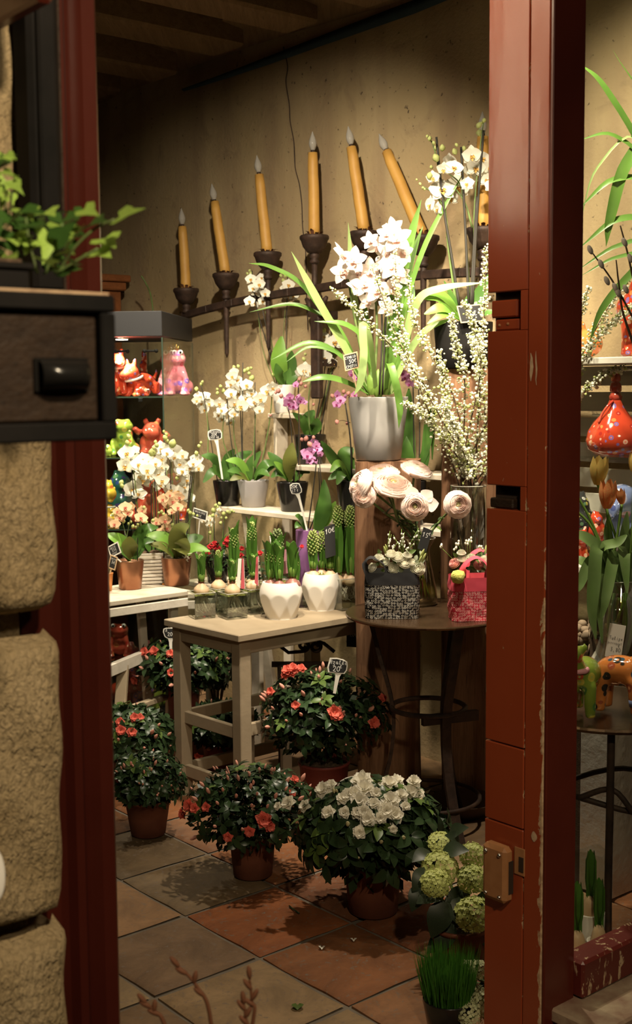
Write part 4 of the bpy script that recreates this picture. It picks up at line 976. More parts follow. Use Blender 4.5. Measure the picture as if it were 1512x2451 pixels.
figurine('blue patchwork ceramic elephant on the rack behind the tulips', onrack(1500, .995, .24), .15, M['cer_blue'], [(0, .1, .62, .42, .5, .42), (0, -.3, 1.0, .34, .30, .32), ('t', [(0, -.5, .95, .14), (-.1, -.72, .65, .10), (-.22, -.75, .95, .08)]), (-.34, -.2, 1.02, .12, .08, .28), (.34, -.2, 1.02, .12, .08, .28), ('t', [(-.22, -.15, .5, .17), (-.24, -.2, .08, .16)]), ('t', [(.22, -.15, .5, .17), (.24, -.2, .08, .16)])], (), G2, yaw=-.5)
figurine('small blue ceramic ball animal left of the elephant', onrack(1474, 1.09, .2), .07, M['cer_blue'], CHICK, (), G2)
figurine('black millefiori ceramic bird beside the jamb behind the tulips', onrack(1388, .995, .24), .14, M['cer_black'], CHICK, (), G2, yaw=-.6)
figurine('red ceramic animal behind the lower tulip', onrack(1430, .995, .22), .085, M['cer_red'], CHICK, (), G2)
figurine('dark red ceramic bear below on the white board', onrack(1392, .933, .30), .07, M['cer_red'], SITDOG, (), G2)
# two animals on the round window table
figurine('green floral ceramic cow standing next to the red jamb', W(1.91, 2.485, WTZ), .118, M['cer_green'], [(0, .05, .95, .36, .52, .36), ('t', [(-.05, -.35, 1.05, .24), (-.06, -.58, 1.35, .18)]), (-.06, -.66, 1.48, .20, .26, .20), (-.24, -.55, 1.62, .09, .06, .12), (.14, -.55, 1.62, .09, .06, .12), ('t', [(-.20, -.25, .8, .15), (-.22, -.30, .08, .12)]), ('t', [(.20, -.25, .8, .15), (.22, -.30, .08, .12)]), ('t', [(-.20, .42, .8, .15), (-.22, .46, .08, .12)]), ('t', [(.20, .42, .8, .15), (.22, .46, .08, .12)])], [('scarf', 'pink_label', [('t', [(-.05 + .22 * cos(2 * PI * k / 12), -.42 + .2 * sin(2 * PI * k / 12), 1.12, .06) for k in range(13)])])], G2, yaw=-.45)
figurine('orange ceramic dog with black leopard spots on the window table', W(1.85, 2.585, WTZ), .118, M['cer_spot'], [(0, .15, .95, .36, .56, .34), (0, -.35, 1.20, .28, .26, .26), (-.15, -.3, 1.5, .09, .06, .12), (.15, -.3, 1.5, .09, .06, .12), ('t', [(-.20, -.2, .85, .17), (-.22, -.28, .08, .14)]), ('t', [(.20, -.2, .85, .17), (.22, -.28, .08, .14)]), ('t', [(-.20, .5, .85, .17), (-.22, .55, .08, .14)]), ('t', [(.20, .5, .85, .17), (.22, .55, .08, .14)])], [('sock', 'cer_blue', [('t', [(-.22, -.26, .42, .17), (-.22, -.27, .28, .16)]), ('t', [(.22, -.26, .42, .17), (.22, -.27, .28, .16)])])], G2, yaw=1.0)
# ================================================================ flowers: shared shapes
def pet(b, ang, L, wdt, cup=.0, start=.08, tilt=.15, curl=.0, mi=0, tip=.5, nu=5, nv=4, ruf=0.0):
    """one petal in the XY plane from the middle outwards at angle ang, facing +Z"""
    ca, sa = cos(ang), sin(ang)
    def f(u, v):
        y = start * L + u * L * (1 - start); k = v * 2 - 1
        w = wdt * (sin(PI * min(1, (.12 + .88 * u)) ** tip * .98) ** .8) if u < 1 else wdt * .05
        x = k * w
        z = tilt * y + cup * (k * k) * w - curl * L * u * u + ruf * L * sin(9 * k + 5 * u + ang * 3) * u
        return V((x * ca - y * sa, x * sa + y * ca, z))
    b.grid(f, nu, nv, mi)
def phal(main, lip):
    b = MB()
    pet(b, 0, 1.0, .40, .15, tilt=-.10, tip=.9); pet(b, 2.25, .98, .36, .15, tilt=-.08, tip=.9); pet(b, -2.25, .98, .36, .15, tilt=-.08, tip=.9)
    pet(b, 1.32, 1.02, .66, .12, tilt=.10, tip=.62, curl=.05); pet(b, -1.32, 1.02, .66, .12, tilt=.10, tip=.62, curl=.05)
    pet(b, PI, .52, .17, .5, tilt=.50, mi=1, nu=4, nv=3); pet(b, 2.2, .34, .14, .8, tilt=1.0, mi=1, nu=3, nv=3); pet(b, -2.2, .34, .14, .8, tilt=1.0, mi=1, nu=3, nv=3)
    b.ell((0, .05, .14), (.09, .10, .12), 7, 5, 0)
    return b.mesh('flower', [M[main], M[lip]])
def cymb():
    b = MB()
    for k, a in enumerate((0, 1.15, -1.15, 2.35, -2.35)): pet(b, a, 1.05, .36, .18, tilt=.12 + .1 * (k % 2), tip=.8, curl=.16, nu=6)
    pet(b, PI, .62, .30, .55, tilt=.42, curl=.25, mi=1); pet(b, 2.3, .36, .18, .8, tilt=.95, mi=1, nu=3); pet(b, -2.3, .36, .18, .8, tilt=.95, mi=1, nu=3)
    b.tube([V((0, .05, .02)), V((0, .0, .25)), V((0, -.10, .36))], [.08, .08, .06], 7, 0)
    return b.mesh('flower', [M['cymb'], M['cymb_lip']])
def ranun(main, heart, layers=11, flat=.55, seed=1, openv=0.0):
    """concentric cupped petals, rims spiralling round a small heart; radius 1, facing +Z"""
    b = MB(); r2 = random.Random(seed)
    for k in range(layers):
        t = k / (layers - 1); R_ = .10 + .90 * t ** .9; top = flat * (.62 - .75 * t ** 2.2 - .30 * max(0, 1 - t * 3.2)) + .10 + r2.uniform(-.02, .02)
        n = 3 if k < 3 else 4; ph = k * 1.1
        for j in range(n):
            a0 = ph + 2 * PI * j / n + r2.uniform(-.12, .12); hw = PI / n * 1.45
            off = r2.uniform(-.03, .03)
            def f(u, v, a0=a0, hw=hw, R_=R_, top=top, t=t, off=off):
                a = a0 + (v * 2 - 1) * hw; e = abs(v * 2 - 1)
                rr = R_ * (.30 + .70 * sin(min(1, u * 1.25) * PI / 2)) * (1 - .10 * max(0, u - .72) / .28) * (1 + .05 * (v - .5)) + off * u
                rr += (openv * t * .35 + .02) * max(0, u - .7)
                z = -.62 * (1 - u) ** 1.6 * (.4 + .6 * t) - .02 + (top + .025 * sin(7 * v + k)) * u ** 1.3 - .10 * e ** 3 * u
                return V((rr * cos(a), rr * sin(a), z))
            b.grid(f, 5, 5, 0 if k > 1 else 1)
    b.ell((0, 0, .10), (.12, .12, .12), 8, 6, 1)
    return b.mesh('bloom', [M[main], M[heart]])
def rose(main, seed=1, layers=6): return ranun(main, main, layers, .8, seed, .5)
def azf(main, seed, dbl=3):
    b = MB(); r2 = random.Random(seed)
    for k in range(dbl):
        for j in range(5): pet(b, 2 * PI * j / 5 + k * .6 + r2.uniform(-.2, .2), 1 - .17 * k, .62 - .09 * k, .25, tilt=.20 + .45 * k + r2.uniform(-.2, .2), curl=.22, tip=.48, nu=5, nv=5, ruf=.085)
    return b.mesh('flower', [M[main]])
def bud_me(name, mats, L=1.0, w=.42):
    b = MB(); b.lathe([(0, -.5 * L), (w * .55, -.38 * L), (w, -.05 * L), (w * .85, .2 * L), (w * .35, .44 * L), (0, .52 * L)], 8, wob=lambda a, z: 1 + .08 * cos(3 * a)); return b.mesh(name, [M[mats]])
def leaf_me(name, mat, L=1.0, w=.23, droop=.18, fold=.25, tip=.75):
    b = MB(); n = 6; pts = [V((0, L * i / n, .06 * sin(PI * i / n) - droop * L * (i / n) ** 2)) for i in range(n + 1)]
    b.blade(pts, [w * (max(.04, sin(PI * (.06 + .92 * (i / n)) ** tip))) for i in range(n + 1)], V((0, 0, 1)), fold); return b.mesh(name, [M[mat]])
ME = dict(cream=phal('rose_white', 'lip'), phal=phal('white_petal', 'lip'), mini=phal('mini_petal', 'mini_lip'), pink=phal('pink_petal', 'pink_lip'), cymb=cymb(),
          ran=[ranun('ran', 'ran_c', 18, .62, k) for k in (1, 2)], rose_w=[rose('rose_white', 3), rose('rose_white', 4)], rose_p=[rose('rose_pink', 5)],
          az_red=[azf('azalea_red', 1), azf('azalea_red', 2)], az_white=[azf('azalea_white', 3, 4), azf('azalea_white', 4, 4)],
          bud=bud_me('bud', 'bud_pale'), bud_pink=bud_me('bud', 'pink_bud'), bud_az=bud_me('bud', 'azalea_bud', 1, .36), bud_azw=bud_me('bud', 'azalea_wbud', 1, .38), bud_white=bud_me('bud', 'white_petal', 1, .5),
          az_leaf=leaf_me('leaf', 'azalea_leaf', 1, .29, .12, .2, .85), az_young=leaf_me('leaf', 'azalea_young', 1, .27, .0, .3, .85), euca_leaf=leaf_me('leaf', 'euca', 1, .38, .05, .15, .9), kal=azf('rose_red', 7, 3))
TOCAM = lambda p: (EYE - V(p)).normalized()
def face_at(p, up=.15, j=.35):
    n = TOCAM(p) + V((0, 0, up)) + rv(j); return frameZ(n, V((jit(.25), jit(.1), 1)))
def pxr(r_, d): return r_ * d / FPX
def flowers(t, me, d, lst, dj=.06, name='flower', up=.1, j=.4):
    for i, (x, y, r_) in enumerate(lst):
        p = P(x, y, d + jit(dj)); m = me[i % len(me)] if isinstance(me, list) else me
        inst(name, m, t, p, face_at(p, up, j), pxr(r_, d))
def buds(t, me, d, lst, dj=.04):
    for x, y, r_ in lst:
        p = P(x, y, d + jit(dj)); inst('bud', me, t, p, frameZ(V((jit(.6), jit(.5), 1))), pxr(r_ * 2.1, d))
def ppts(lst, d, n=5):
    """pixel polyline, each (x, y[, depth offset]) -> smooth places"""
    return cat_rom([P(q[0], q[1], d + (q[2] if len(q) > 2 else 0)) for q in lst], n)
def stemline(t, lst, d, r0, r1, mat='stem', name='stem', n=4, seg=6):
    p = ppts(lst, d, n); k = len(p); b = MB(); b.tube(p, [r0 + (r1 - r0) * i / (k - 1) for i in range(k)], seg); return b.build(name, M[mat], t)
def leafline(t, lst, d, w, mat='leaf', nrm=None, fold=.22, kind='broad', name='leaf'):
    """w is half the blade's width in pixels"""
    p = ppts(lst, d, 6); k = len(p) - 1; W_ = pxr(w, d)
    if kind == 'broad': ws = [W_ * max(.12 if i < k else .03, sin(PI * (.10 + .88 * (i / k)) ** .95) ** .75) for i in range(k + 1)]
    else: ws = [W_ * (min(1, .55 + 1.2 * i / k) if i / k < .7 else max(.03, 1 - ((i / k - .7) / .3) ** 1.6)) for i in range(k + 1)]
    b = MB(); b.blade(p, ws, nrm or V((.25, -.75, .62)), fold); return b.build(name, M[mat], t)
def pot(t, c, rt_, rb, h, mat, rim=.004, soil='soil', lip=0.0, name='pot', fill=.012):
    b = MB(); prof = [(0, 0), (rb * .93, 0), (rb, .004), (rb + (rt_ - rb) * .5, h * .5), (rt_ - lip * .2, h - lip * 2.2 if lip else h * .9)]
    if lip: prof += [(rt_ + lip, h - lip * 2.2), (rt_ + lip, h)]
    else: prof += [(rt_, h - .002), (rt_, h)]
    prof += [(rt_ - rim, h), (rt_ - rim, h - fill - .004), (0, h - fill - .004)]
    b.lathe(prof, 28, c, sm=True); o = b.build(name, M[mat], t)
    b = MB(); R_ = rt_ - rim - .0005
    b.grid(lambda u, v: V(c) + V((R_ * u * cos(2 * PI * v), R_ * u * sin(2 * PI * v), h - fill + .006 * (1 - u) + .003 * sin(13 * u + 31 * v))), 4, 16, cv=True); b.build('soil', M[soil], t); return o
def potpx(px, ybase, z, wtop, wbot, ytop, mat, lab, cat='orchid', name='potted_orchid', group=None, d=None, **kw):
    """pot standing at height z whose foot shows at pixel (px, ybase)"""
    c = PZ(px, ybase, z) if d is None else P(px, 925, d)
    c.z = z; dd = c.y
    h = P(px, ytop, dd).z - z
    t = thing(name, lab, cat, c, group)
    pot(t, c, pxr(wtop / 2, dd), pxr(wbot / 2, dd), h, mat, **kw)
    return t, dd, c + V((0, 0, h))
# ================================================================ potted orchids
WF, MF, PF = ME['phal'], ME['mini'], ME['pink']
# --- copper pots on the white table
t, d, top = potpx(312, 1409, WZ, 68, 54, 1340, 'copper', 'peach and yellow miniature orchid in the left copper pot')
flowers(t, MF, d, [(287, 1240, 15), (275, 1255, 15), (300, 1215, 17), (305, 1228, 15), (337, 1240, 17), (340, 1222, 13), (280, 1224, 11), (262, 1248, 12), (312, 1212, 12)])
buds(t, ME['bud'], d, [(296, 1248, 5), (308, 1254, 4), (318, 1260, 5), (350, 1250, 5), (345, 1215, 5), (270, 1232, 5), (330, 1256, 4), (325, 1262, 4), (352, 1240, 4), (313, 1249, 4)])
for l in ([(312, 1340), (306, 1300), (290, 1240)], [(318, 1340), (326, 1290), (338, 1235)], [(310, 1340), (303, 1290), (318, 1220)]): stemline(t, l, d, .0022, .0014)
stemline(t, [(305, 1342), (298, 1270)], d, .0022, .002, 'stake', 'stake'); stemline(t, [(329, 1342), (330, 1255)], d, .0022, .002, 'stake', 'stake')
for l, w, m in (([(314, 1340), (296, 1302, -.03), (276, 1288, -.05), (254, 1278, -.05)], 17, 'leaf_bright'), ([(313, 1338), (309, 1310, -.04), (310, 1284, -.05)], 22, 'leaf_olive'), ([(317, 1338), (330, 1290), (352, 1266, -.02), (378, 1262)], 16, 'leaf'), ([(320, 1338), (340, 1300, .02), (368, 1296)], 15, 'leaf'), ([(310, 1338), (294, 1322, -.06), (285, 1316, -.08)], 13, 'leaf')): leafline(t, l, d, w, m)
t, d, top = potpx(423, 1400, WZ, 73, 60, 1333, 'copper', 'coral pink miniature orchid in the right copper pot')
flowers(t, MF, d, [(390, 1195, 15), (400, 1208, 15), (413, 1200, 16), (425, 1215, 15), (395, 1245, 16), (399, 1263, 15), (374, 1250, 13), (384, 1272, 11), (410, 1226, 11), (436, 1208, 13), (430, 1190, 13), (420, 1185, 12), (405, 1185, 12)])
buds(t, ME['bud'], d, [(387, 1225, 5), (392, 1231, 5), (413, 1256, 5), (455, 1228, 6), (463, 1231, 5), (472, 1235, 4), (450, 1222, 5), (366, 1246, 5), (380, 1228, 4), (414, 1264, 4)])
for l in ([(420, 1335), (412, 1270), (400, 1200)], [(428, 1335), (428, 1260), (428, 1200)], [(416, 1335), (400, 1290), (393, 1250)], [(432, 1335), (440, 1270), (465, 1232)]): stemline(t, l, d, .0024, .0014)
for l in ([(424, 1335), (421, 1210)], [(430, 1335), (425, 1220)], [(392, 1335), (390, 1270)]): stemline(t, l, d, .0024, .0022, 'stake', 'stake')
for l, w, m in (([(424, 1335), (402, 1296, -.03), (376, 1284, -.04), (350, 1282, -.04)], 17, 'leaf_bright'), ([(420, 1335), (392, 1310, -.06), (357, 1302, -.08)], 13, 'leaf_olive'), ([(425, 1333), (424, 1300, -.06), (432, 1270, -.08), (452, 1256, -.08)], 23, 'leaf_olive'), ([(427, 1335), (436, 1312, -.09), (446, 1288, -.1)], 22, 'leaf_olive'),
                ([(430, 1335), (462, 1312, .0), (502, 1320, -.02)], 14, 'leaf_bright'), ([(430, 1333), (458, 1298, .05), (486, 1284, .06)], 19, 'leaf')): leafline(t, l, d, w, m)
b = MB()
for k in range(6): b.tube(cat_rom([top + V((.02 + .004 * k, -.02, -.004)), top + V((.04 + jit(.015), -.035 + jit(.01), .012)), top + V((.052 + jit(.02), -.04, jit(.02)))], 3), .0016, 5)
b.build('root', M['root'], t)['kind'] = 'stuff'
# --- white slatted planter with tall white orchids behind them
c = PZ(368, 1393, WZ); c.z = WZ; pd = 5.19
pl = thing('slatted_planter', 'low white slatted planter behind the copper pots full of white orchids', 'planter', c)
c = P(368, 925, pd); c.z = WZ + .0005; pl.location = c
hx, hy = .125, .05
for k in range(9):
    z = .008 + .0145 * k
    b = MB(); b.box(c + V((0, -hy, z)), V((hx, .03, 0)), V((0, .003, 0)), V((0, 0, .0052)), .001); b.build('slat', M['white_wood'], pl)
    b = MB(); b.box(c + V((hx, .03, z)), V((.003, 0, 0)), V((0, hy + .0, 0)), V((0, 0, .0052)), .001); b.build('slat', M['white_wood'], pl)
b = MB(); b.box(c + V((0, .0, .06)), V((hx - .01, .03, 0)), V((-.002, hy - .008, 0)), V((0, 0, .058)), .002); b.build('liner', M['shelf_white'], pl)
wo_top = c + V((0, 0, .13))
def tallw(lab, px, fl, bd, stems, leaves, grp='tall white orchids in the slatted planter'):
    q = P(px, 925, pd); q.z = WZ + .119
    t = thing('orchid_plant', lab, 'orchid', q, grp)
    b = MB(); b.ell(q + V((0, 0, .008)), (.03, .025, .012), 9, 5); b.build('bark', M['soil'], t)
    flowers(t, WF, pd, fl); buds(t, ME['bud'], pd, bd)
    for s_ in stems:
        stemline(t, s_, pd, .003, .0022, 'stake', 'stake'); stemline(t, [(x + 4 + 2 * sin(i * 2), y) for i, (x, y) in enumerate(s_)], pd + .01, .003, .002)
    for l, w, m in leaves: leafline(t, l, pd, w, m)
tallw('white orchid at the left of the slatted planter with a low separate bloom', 328, [(303, 1085, 22), (300, 1115, 22), (322, 1078, 14), (318, 1172, 25), (333, 1183, 20), (306, 1100, 18), (327, 1100, 16)], [(308, 1045, 6), (305, 1060, 7), (310, 1033, 4), (290, 1155, 7), (292, 1163, 6)],
      [[(330, 1330), (322, 1200), (310, 1070)], [(334, 1330), (330, 1240), (316, 1185)]], [([(330, 1325), (345, 1280), (365, 1268)], 15, 'leaf'), ([(332, 1325), (312, 1300), (300, 1302)], 12, 'leaf')])
tallw('white orchid in the middle of the slatted planter with the densest blooms', 364, [(343, 1100, 20), (352, 1125, 20), (335, 1140, 19), (330, 1112, 20), (345, 1150, 20), (360, 1105, 18), (337, 1122, 18), (385, 1120, 20), (378, 1135, 20), (388, 1150, 18), (383, 1160, 20), (372, 1110, 16), (354, 1140, 16)], [(372, 1058, 5), (375, 1066, 6), (365, 1083, 11), (368, 1072, 5)],
      [[(363, 1330), (362, 1220), (361, 1112)], [(371, 1330), (372, 1220), (369, 1110)], [(398, 1325), (397, 1230), (396, 1120)]], [([(366, 1325), (385, 1300), (372, 1280)], 15, 'leaf'), ([(366, 1325), (350, 1290), (342, 1262)], 13, 'leaf')])
tallw('white orchid at the right of the slatted planter reaching over the right copper pot', 412, [(385, 1075, 22), (412, 1078, 24), (400, 1085, 16), (385, 1098, 18), (432, 1110, 18), (438, 1128, 18), (446, 1148, 18), (437, 1090, 15), (470, 1100, 17), (475, 1120, 15), (463, 1110, 15), (408, 1172, 17), (436, 1185, 19), (452, 1192, 17), (440, 1166, 18), (427, 1175, 15), (417, 1095, 15), (428, 1125, 13), (455, 1120, 13)],
      [(395, 1048, 7), (398, 1040, 5), (392, 1033, 4), (413, 1062, 11), (476, 1068, 5), (481, 1060, 4), (470, 1085, 6), (424, 1145, 6), (400, 1055, 5)],
      [[(408, 1330), (410, 1230), (406, 1090)], [(438, 1325), (448, 1220), (461, 1095)], [(444, 1325), (452, 1210), (464, 1110)]], [([(412, 1325), (398, 1290), (388, 1280)], 14, 'leaf'), ([(415, 1325), (440, 1290), (462, 1292)], 15, 'leaf_bright')])
# --- orchids on the stepped stand
SZ1, SZ2, SZ3 = S1[1] + .0003, S2[1] + .0003, S3[1] + .0003
def shelfpot(px, off, z, *a, **k):
    r = ray(px, 1100); q = EYE + r * ((WALL - off) / r.dot(U2)); return potpx(px, 0, z, *a, d=q.y, **k)
t, d, top = shelfpot(541, .235, SZ1, 70, 54, 1149, 'black_gloss', 'white orchid in the black pot at the left end of the plant stand')
flowers(t, WF, d, [(478, 950, 16), (491, 948, 14), (482, 966, 15), (501, 965, 15), (488, 980, 14), (470, 958, 12)])
buds(t, ME['bud'], d, [(482, 920, 5), (470, 931, 6), (484, 914, 4)])
stemline(t, [(520, 1150), (502, 1040), (490, 960), (481, 922)], d, .0024, .002, 'stake', 'stake'); stemline(t, [(497, 1100), (498, 1030), (494, 985)], d - .02, .003, .002)
for l, w, m in (([(538, 1150), (512, 1100, -.03), (482, 1090, -.04)], 13, 'leaf'), ([(538, 1150), (512, 1128, -.04), (486, 1155, -.06)], 12, 'leaf'), ([(541, 1148), (545, 1105), (560, 1075)], 15, 'leaf'), ([(543, 1148), (570, 1100), (603, 1080, .03)], 14, 'leaf'), ([(536, 1150), (520, 1130, -.06), (508, 1112, -.08)], 12, 'leaf')): leafline(t, l, d, w, m)
t, d, top = shelfpot(603, .19, SZ1, 75, 55, 1149, 'grey_glaze', 'many-flowered white orchid in the grey pot on the plant stand')
flowers(t, WF, d, [(525, 965, 15), (531, 982, 15), (522, 992, 14), (530, 1002, 13), (555, 900, 15), (560, 890, 12), (552, 920, 14), (566, 910, 17), (577, 925, 17), (590, 922, 17), (552, 942, 16), (560, 965, 17), (577, 972, 20), (587, 955, 17), (560, 990, 14), (551, 1010, 13), (606, 962, 19), (616, 972, 17), (623, 955, 17), (601, 942, 15), (620, 982, 13), (640, 936, 19), (652, 927, 15), (570, 940, 15), (545, 975, 13)])
buds(t, ME['bud'], d, [(570, 877, 5), (585, 888, 6), (593, 884, 6), (596, 894, 5), (601, 881, 4), (560, 879, 5), (528, 925, 5), (534, 936, 6), (520, 941, 5), (602, 905, 8), (598, 915, 6), (520, 932, 4)])
for l in ([(570, 1150), (552, 1050), (540, 922)], [(580, 1150), (580, 1010), (581, 868)], [(581, 1150), (577, 1030), (573, 916)], [(610, 1150), (610, 1030), (610, 915)]): stemline(t, l, d, .0026, .0022, 'stake', 'stake')
for l in ([(575, 1148), (535, 1060), (536, 990)], [(590, 1148), (562, 1060), (558, 960)], [(606, 1148), (608, 1060), (612, 980)], [(618, 1148), (640, 1040), (650, 960), (646, 935)]): stemline(t, l, d, .0036, .0022)
for l, w, m in (([(600, 1150), (572, 1108, -.03), (540, 1102, -.04)], 12, 'leaf_bright'), ([(598, 1150), (570, 1128, -.05), (544, 1128, -.07)], 11, 'leaf'), ([(598, 1150), (575, 1140, -.06), (550, 1150, -.08)], 11, 'leaf_olive'), ([(604, 1148), (600, 1115), (624, 1080)], 14, 'leaf'), ([(610, 1148), (636, 1112, -.02), (660, 1110)], 12, 'leaf'), ([(608, 1148), (625, 1130, -.05), (645, 1140, -.07)], 11, 'leaf'), ([(612, 1146), (640, 1120), (672, 1102, .04)], 12, 'leaf')): leafline(t, l, d, w, m)
t, d, top = shelfpot(697, .19, SZ1, 76, 56, 1153, 'black_gloss', 'mauve orchid with an upright olive leaf in the black pot on the lowest step')
flowers(t, PF, d, [(690, 965, 15), (702, 972, 15), (694, 950, 11), (719, 958, 13), (712, 950, 11), (708, 921, 10), (726, 963, 11), (682, 956, 9)], j=.8)
buds(t, ME['bud_pink'], d, [(666, 935, 7), (673, 948, 6), (720, 918, 6), (731, 925, 5), (717, 908, 5), (647, 994, 4), (750, 968, 4), (660, 940, 4)])
for l in ([(702, 1152), (697, 1030), (686, 950)], [(713, 1152), (715, 1050), (714, 910)]): stemline(t, l, d, .0028, .0022, 'stake', 'stake')
for l in ([(704, 1150), (705, 1040), (676, 945)], [(716, 1150), (718, 1040), (712, 940), (722, 900)]): stemline(t, l, d - .01, .0022, .0014, 'twig')
for l, w, m in (([(697, 1150), (692, 1108, -.05), (699, 1060, -.05)], 19, 'leaf_olive'), ([(692, 1150), (665, 1110, -.02), (641, 1082)], 15, 'leaf'), ([(690, 1150), (672, 1122, -.06), (655, 1105, -.08)], 11, 'leaf_bright'), ([(698, 1150), (668, 1132, -.02), (648, 1142)], 12, 'leaf'), ([(702, 1150), (722, 1128), (742, 1132)], 11, 'leaf')): leafline(t, l, d, w, m)
t, d, top = shelfpot(740, .085, SZ2, 78, 60, 1040, 'black_gloss', 'tall white orchid in the black pot on the middle step')
flowers(t, WF, d, [(730, 886, 21), (743, 892, 17), (720, 890, 16), (765, 842, 20), (776, 857, 21), (801, 820, 23), (812, 815, 17), (790, 850, 17), (795, 870, 15), (811, 872, 13), (776, 806, 14), (832, 785, 12), (820, 778, 15), (838, 770, 13), (760, 868, 14), (785, 825, 13)])
buds(t, ME['bud'], d, [(758, 783, 6), (775, 790, 6), (762, 790, 5), (727, 860, 6), (730, 848, 4), (757, 776, 4)])
for l in ([(757, 1040), (780, 920), (790, 840), (792, 785)], [(748, 1040), (770, 930), (788, 800)], [(765, 1040), (790, 910), (812, 830)]): stemline(t, l, d, .0028, .0022, 'stake', 'stake')
for l in ([(752, 1040), (768, 985), (790, 900), (800, 825)], [(742, 1040), (738, 960), (745, 905)]): stemline(t, l, d, .0045, .0024)
for l, w, m in (([(735, 1042), (722, 1010, -.03), (700, 988, -.04)], 14, 'leaf'), ([(740, 1040), (738, 1005), (752, 982)], 17, 'leaf'), ([(742, 1042), (755, 1020, -.04), (758, 1000, -.05)], 15, 'leaf')): leafline(t, l, d, w, m)
t, d, top = shelfpot(678, .055, SZ3, 55, 42, 921, 'white_glaze', 'pale orchid with two spikes in the small white pot on the top step')
flowers(t, WF, d, [(600, 668, 14), (620, 680, 15), (606, 690, 14), (625, 665, 13), (612, 700, 14), (635, 702, 13), (597, 721, 14), (630, 721, 14), (611, 726, 13), (690, 682, 16), (690, 706, 15), (702, 709, 13), (680, 690, 11)])
buds(t, ME['bud'], d, [(592, 655, 4), (600, 655, 5), (672, 660, 5), (683, 660, 6), (678, 672, 6), (597, 648, 4), (655, 896, 7), (668, 898, 6), (664, 888, 5)])
for l in ([(664, 924), (640, 830), (614, 735), (603, 648)], [(668, 924), (650, 850), (628, 740)], [(683, 924), (685, 800), (688, 663)]): stemline(t, l, d, .0026, .0022, 'stake', 'stake')
for l in ([(662, 924), (632, 850), (618, 760)], [(672, 924), (650, 820), (635, 745)], [(684, 920), (678, 820), (682, 740)]): stemline(t, l, d + .01, .0022, .0015)
for l, w, m in (([(678, 924), (666, 870, -.02), (674, 805)], 21, 'leaf_bright'), ([(684, 924), (694, 880), (698, 840)], 16, 'leaf'), ([(682, 924), (668, 900, -.05), (660, 870, -.06)], 15, 'leaf'), ([(682, 924), (700, 895), (704, 862, .02)], 14, 'leaf')): leafline(t, l, d, w, m)
# behind the cymbidium, right end of the stand
t, d, top = shelfpot(838, .19, SZ1, 70, 54, 1150, 'black_gloss', 'mauve orchid half hidden between the greige table and the oak beam')
flowers(t, PF, d, [(808, 945, 12), (815, 958, 13), (806, 968, 12), (826, 950, 10), (842, 895, 12), (853, 905, 11), (848, 945, 9)], j=.8)
buds(t, ME['bud_pink'], d, [(822, 938, 6), (833, 942, 6), (838, 952, 6), (795, 948, 6), (806, 1010, 6), (831, 1013, 5), (796, 900, 4), (845, 955, 6)])
stemline(t, [(842, 1150), (838, 1050), (826, 965)], d, .004, .003, 'stake', 'stake'); stemline(t, [(838, 1012), (820, 1006), (806, 1010)], d, .0018, .0012, 'twig')
for l, w, m in (([(838, 1150), (800, 1105, -.03), (768, 1056, -.04)], 17, 'leaf'), ([(838, 1150), (826, 1095, .02), (845, 1072, .03)], 22, 'leaf'), ([(836, 1150), (812, 1135, -.05), (785, 1148, -.06), ], 12, 'leaf'), ([(836, 1150), (820, 1132, -.06), (806, 1160, -.08)], 13, 'leaf'), ([(834, 1150), (812, 1110, -.06), (790, 1130, -.08)], 11, 'leaf_bright')): leafline(t, l, d, w, m)
t, d, top = shelfpot(985, .19, SZ1, 70, 54, 1150, 'black_gloss', 'mauve orchid in the shade behind the grey cymbidium pot')
flowers(t, PF, d, [(972, 905, 15), (980, 918, 13), (965, 893, 11)], j=.8)
for l in ([(992, 1150), (990, 1040), (988, 900)], [(1002, 1150), (1004, 1020), (1000, 900)]): stemline(t, l, d, .003, .0026, 'stake', 'stake')
for l, w, m in (([(985, 1150), (970, 1085, -.02), (960, 1030)], 20, 'leaf'), ([(990, 1150), (1020, 1070), (1035, 980, .02), (1034, 1100, .02)], 10, 'leaf'), ([(990, 1150), (1015, 1100), (1018, 1000)], 12, 'leaf'), ([(985, 1148), (975, 1020), (978, 930)], 17, 'leaf')): leafline(t, l, d, w, m)
# --- lilac pot on the greige table, its mauve spike hangs in front of the stand
t, d, top = potpx(727, 0, GZ + .0003, 46, 36, 1268, 'purple', 'mauve orchid in the left lilac pot behind the white faceted pots', d=4.80)
flowers(t, PF, d, [(750, 1060, 13), (742, 1080, 15), (760, 1076, 13), (735, 1091, 14), (749, 1101, 14), (765, 1087, 10), (756, 1066, 11), (741, 1104, 11), (728, 1082, 10)], j=.7)
buds(t, ME['bud_pink'], d, [(732, 1050, 7), (741, 1064, 8), (722, 1052, 5), (750, 1047, 5)])
stemline(t, [(736, 1270), (752, 1150), (757, 1090), (748, 1052)], d, .003, .002, 'stake', 'stake'); stemline(t, [(740, 1270), (768, 1190), (764, 1100)], d, .003, .002, 'stake', 'stake')
for l, w, m in (([(728, 1268), (716, 1240, -.05), (706, 1234, -.06)], 9, 'leaf'), ([(726, 1268), (715, 1255, -.06), (706, 1264, -.08)], 9, 'leaf'), ([(730, 1268), (722, 1244), (710, 1236)], 8, 'leaf')): leafline(t, l, d, w, m)
t, d, top = potpx(758, 0, GZ + .0003, 44, 34, 1272, 'purple', 'orchid out of bloom in the right lilac pot with tall upright leaves', d=4.74)
for l, w, m in (([(760, 1270), (775, 1215, -.02), (775, 1148)], 18, 'leaf'), ([(762, 1270), (785, 1235), (803, 1200)], 13, 'leaf_bright'), ([(757, 1270), (765, 1230, .03), (768, 1180, .04)], 14, 'leaf')): leafline(t, l, d, w, m)
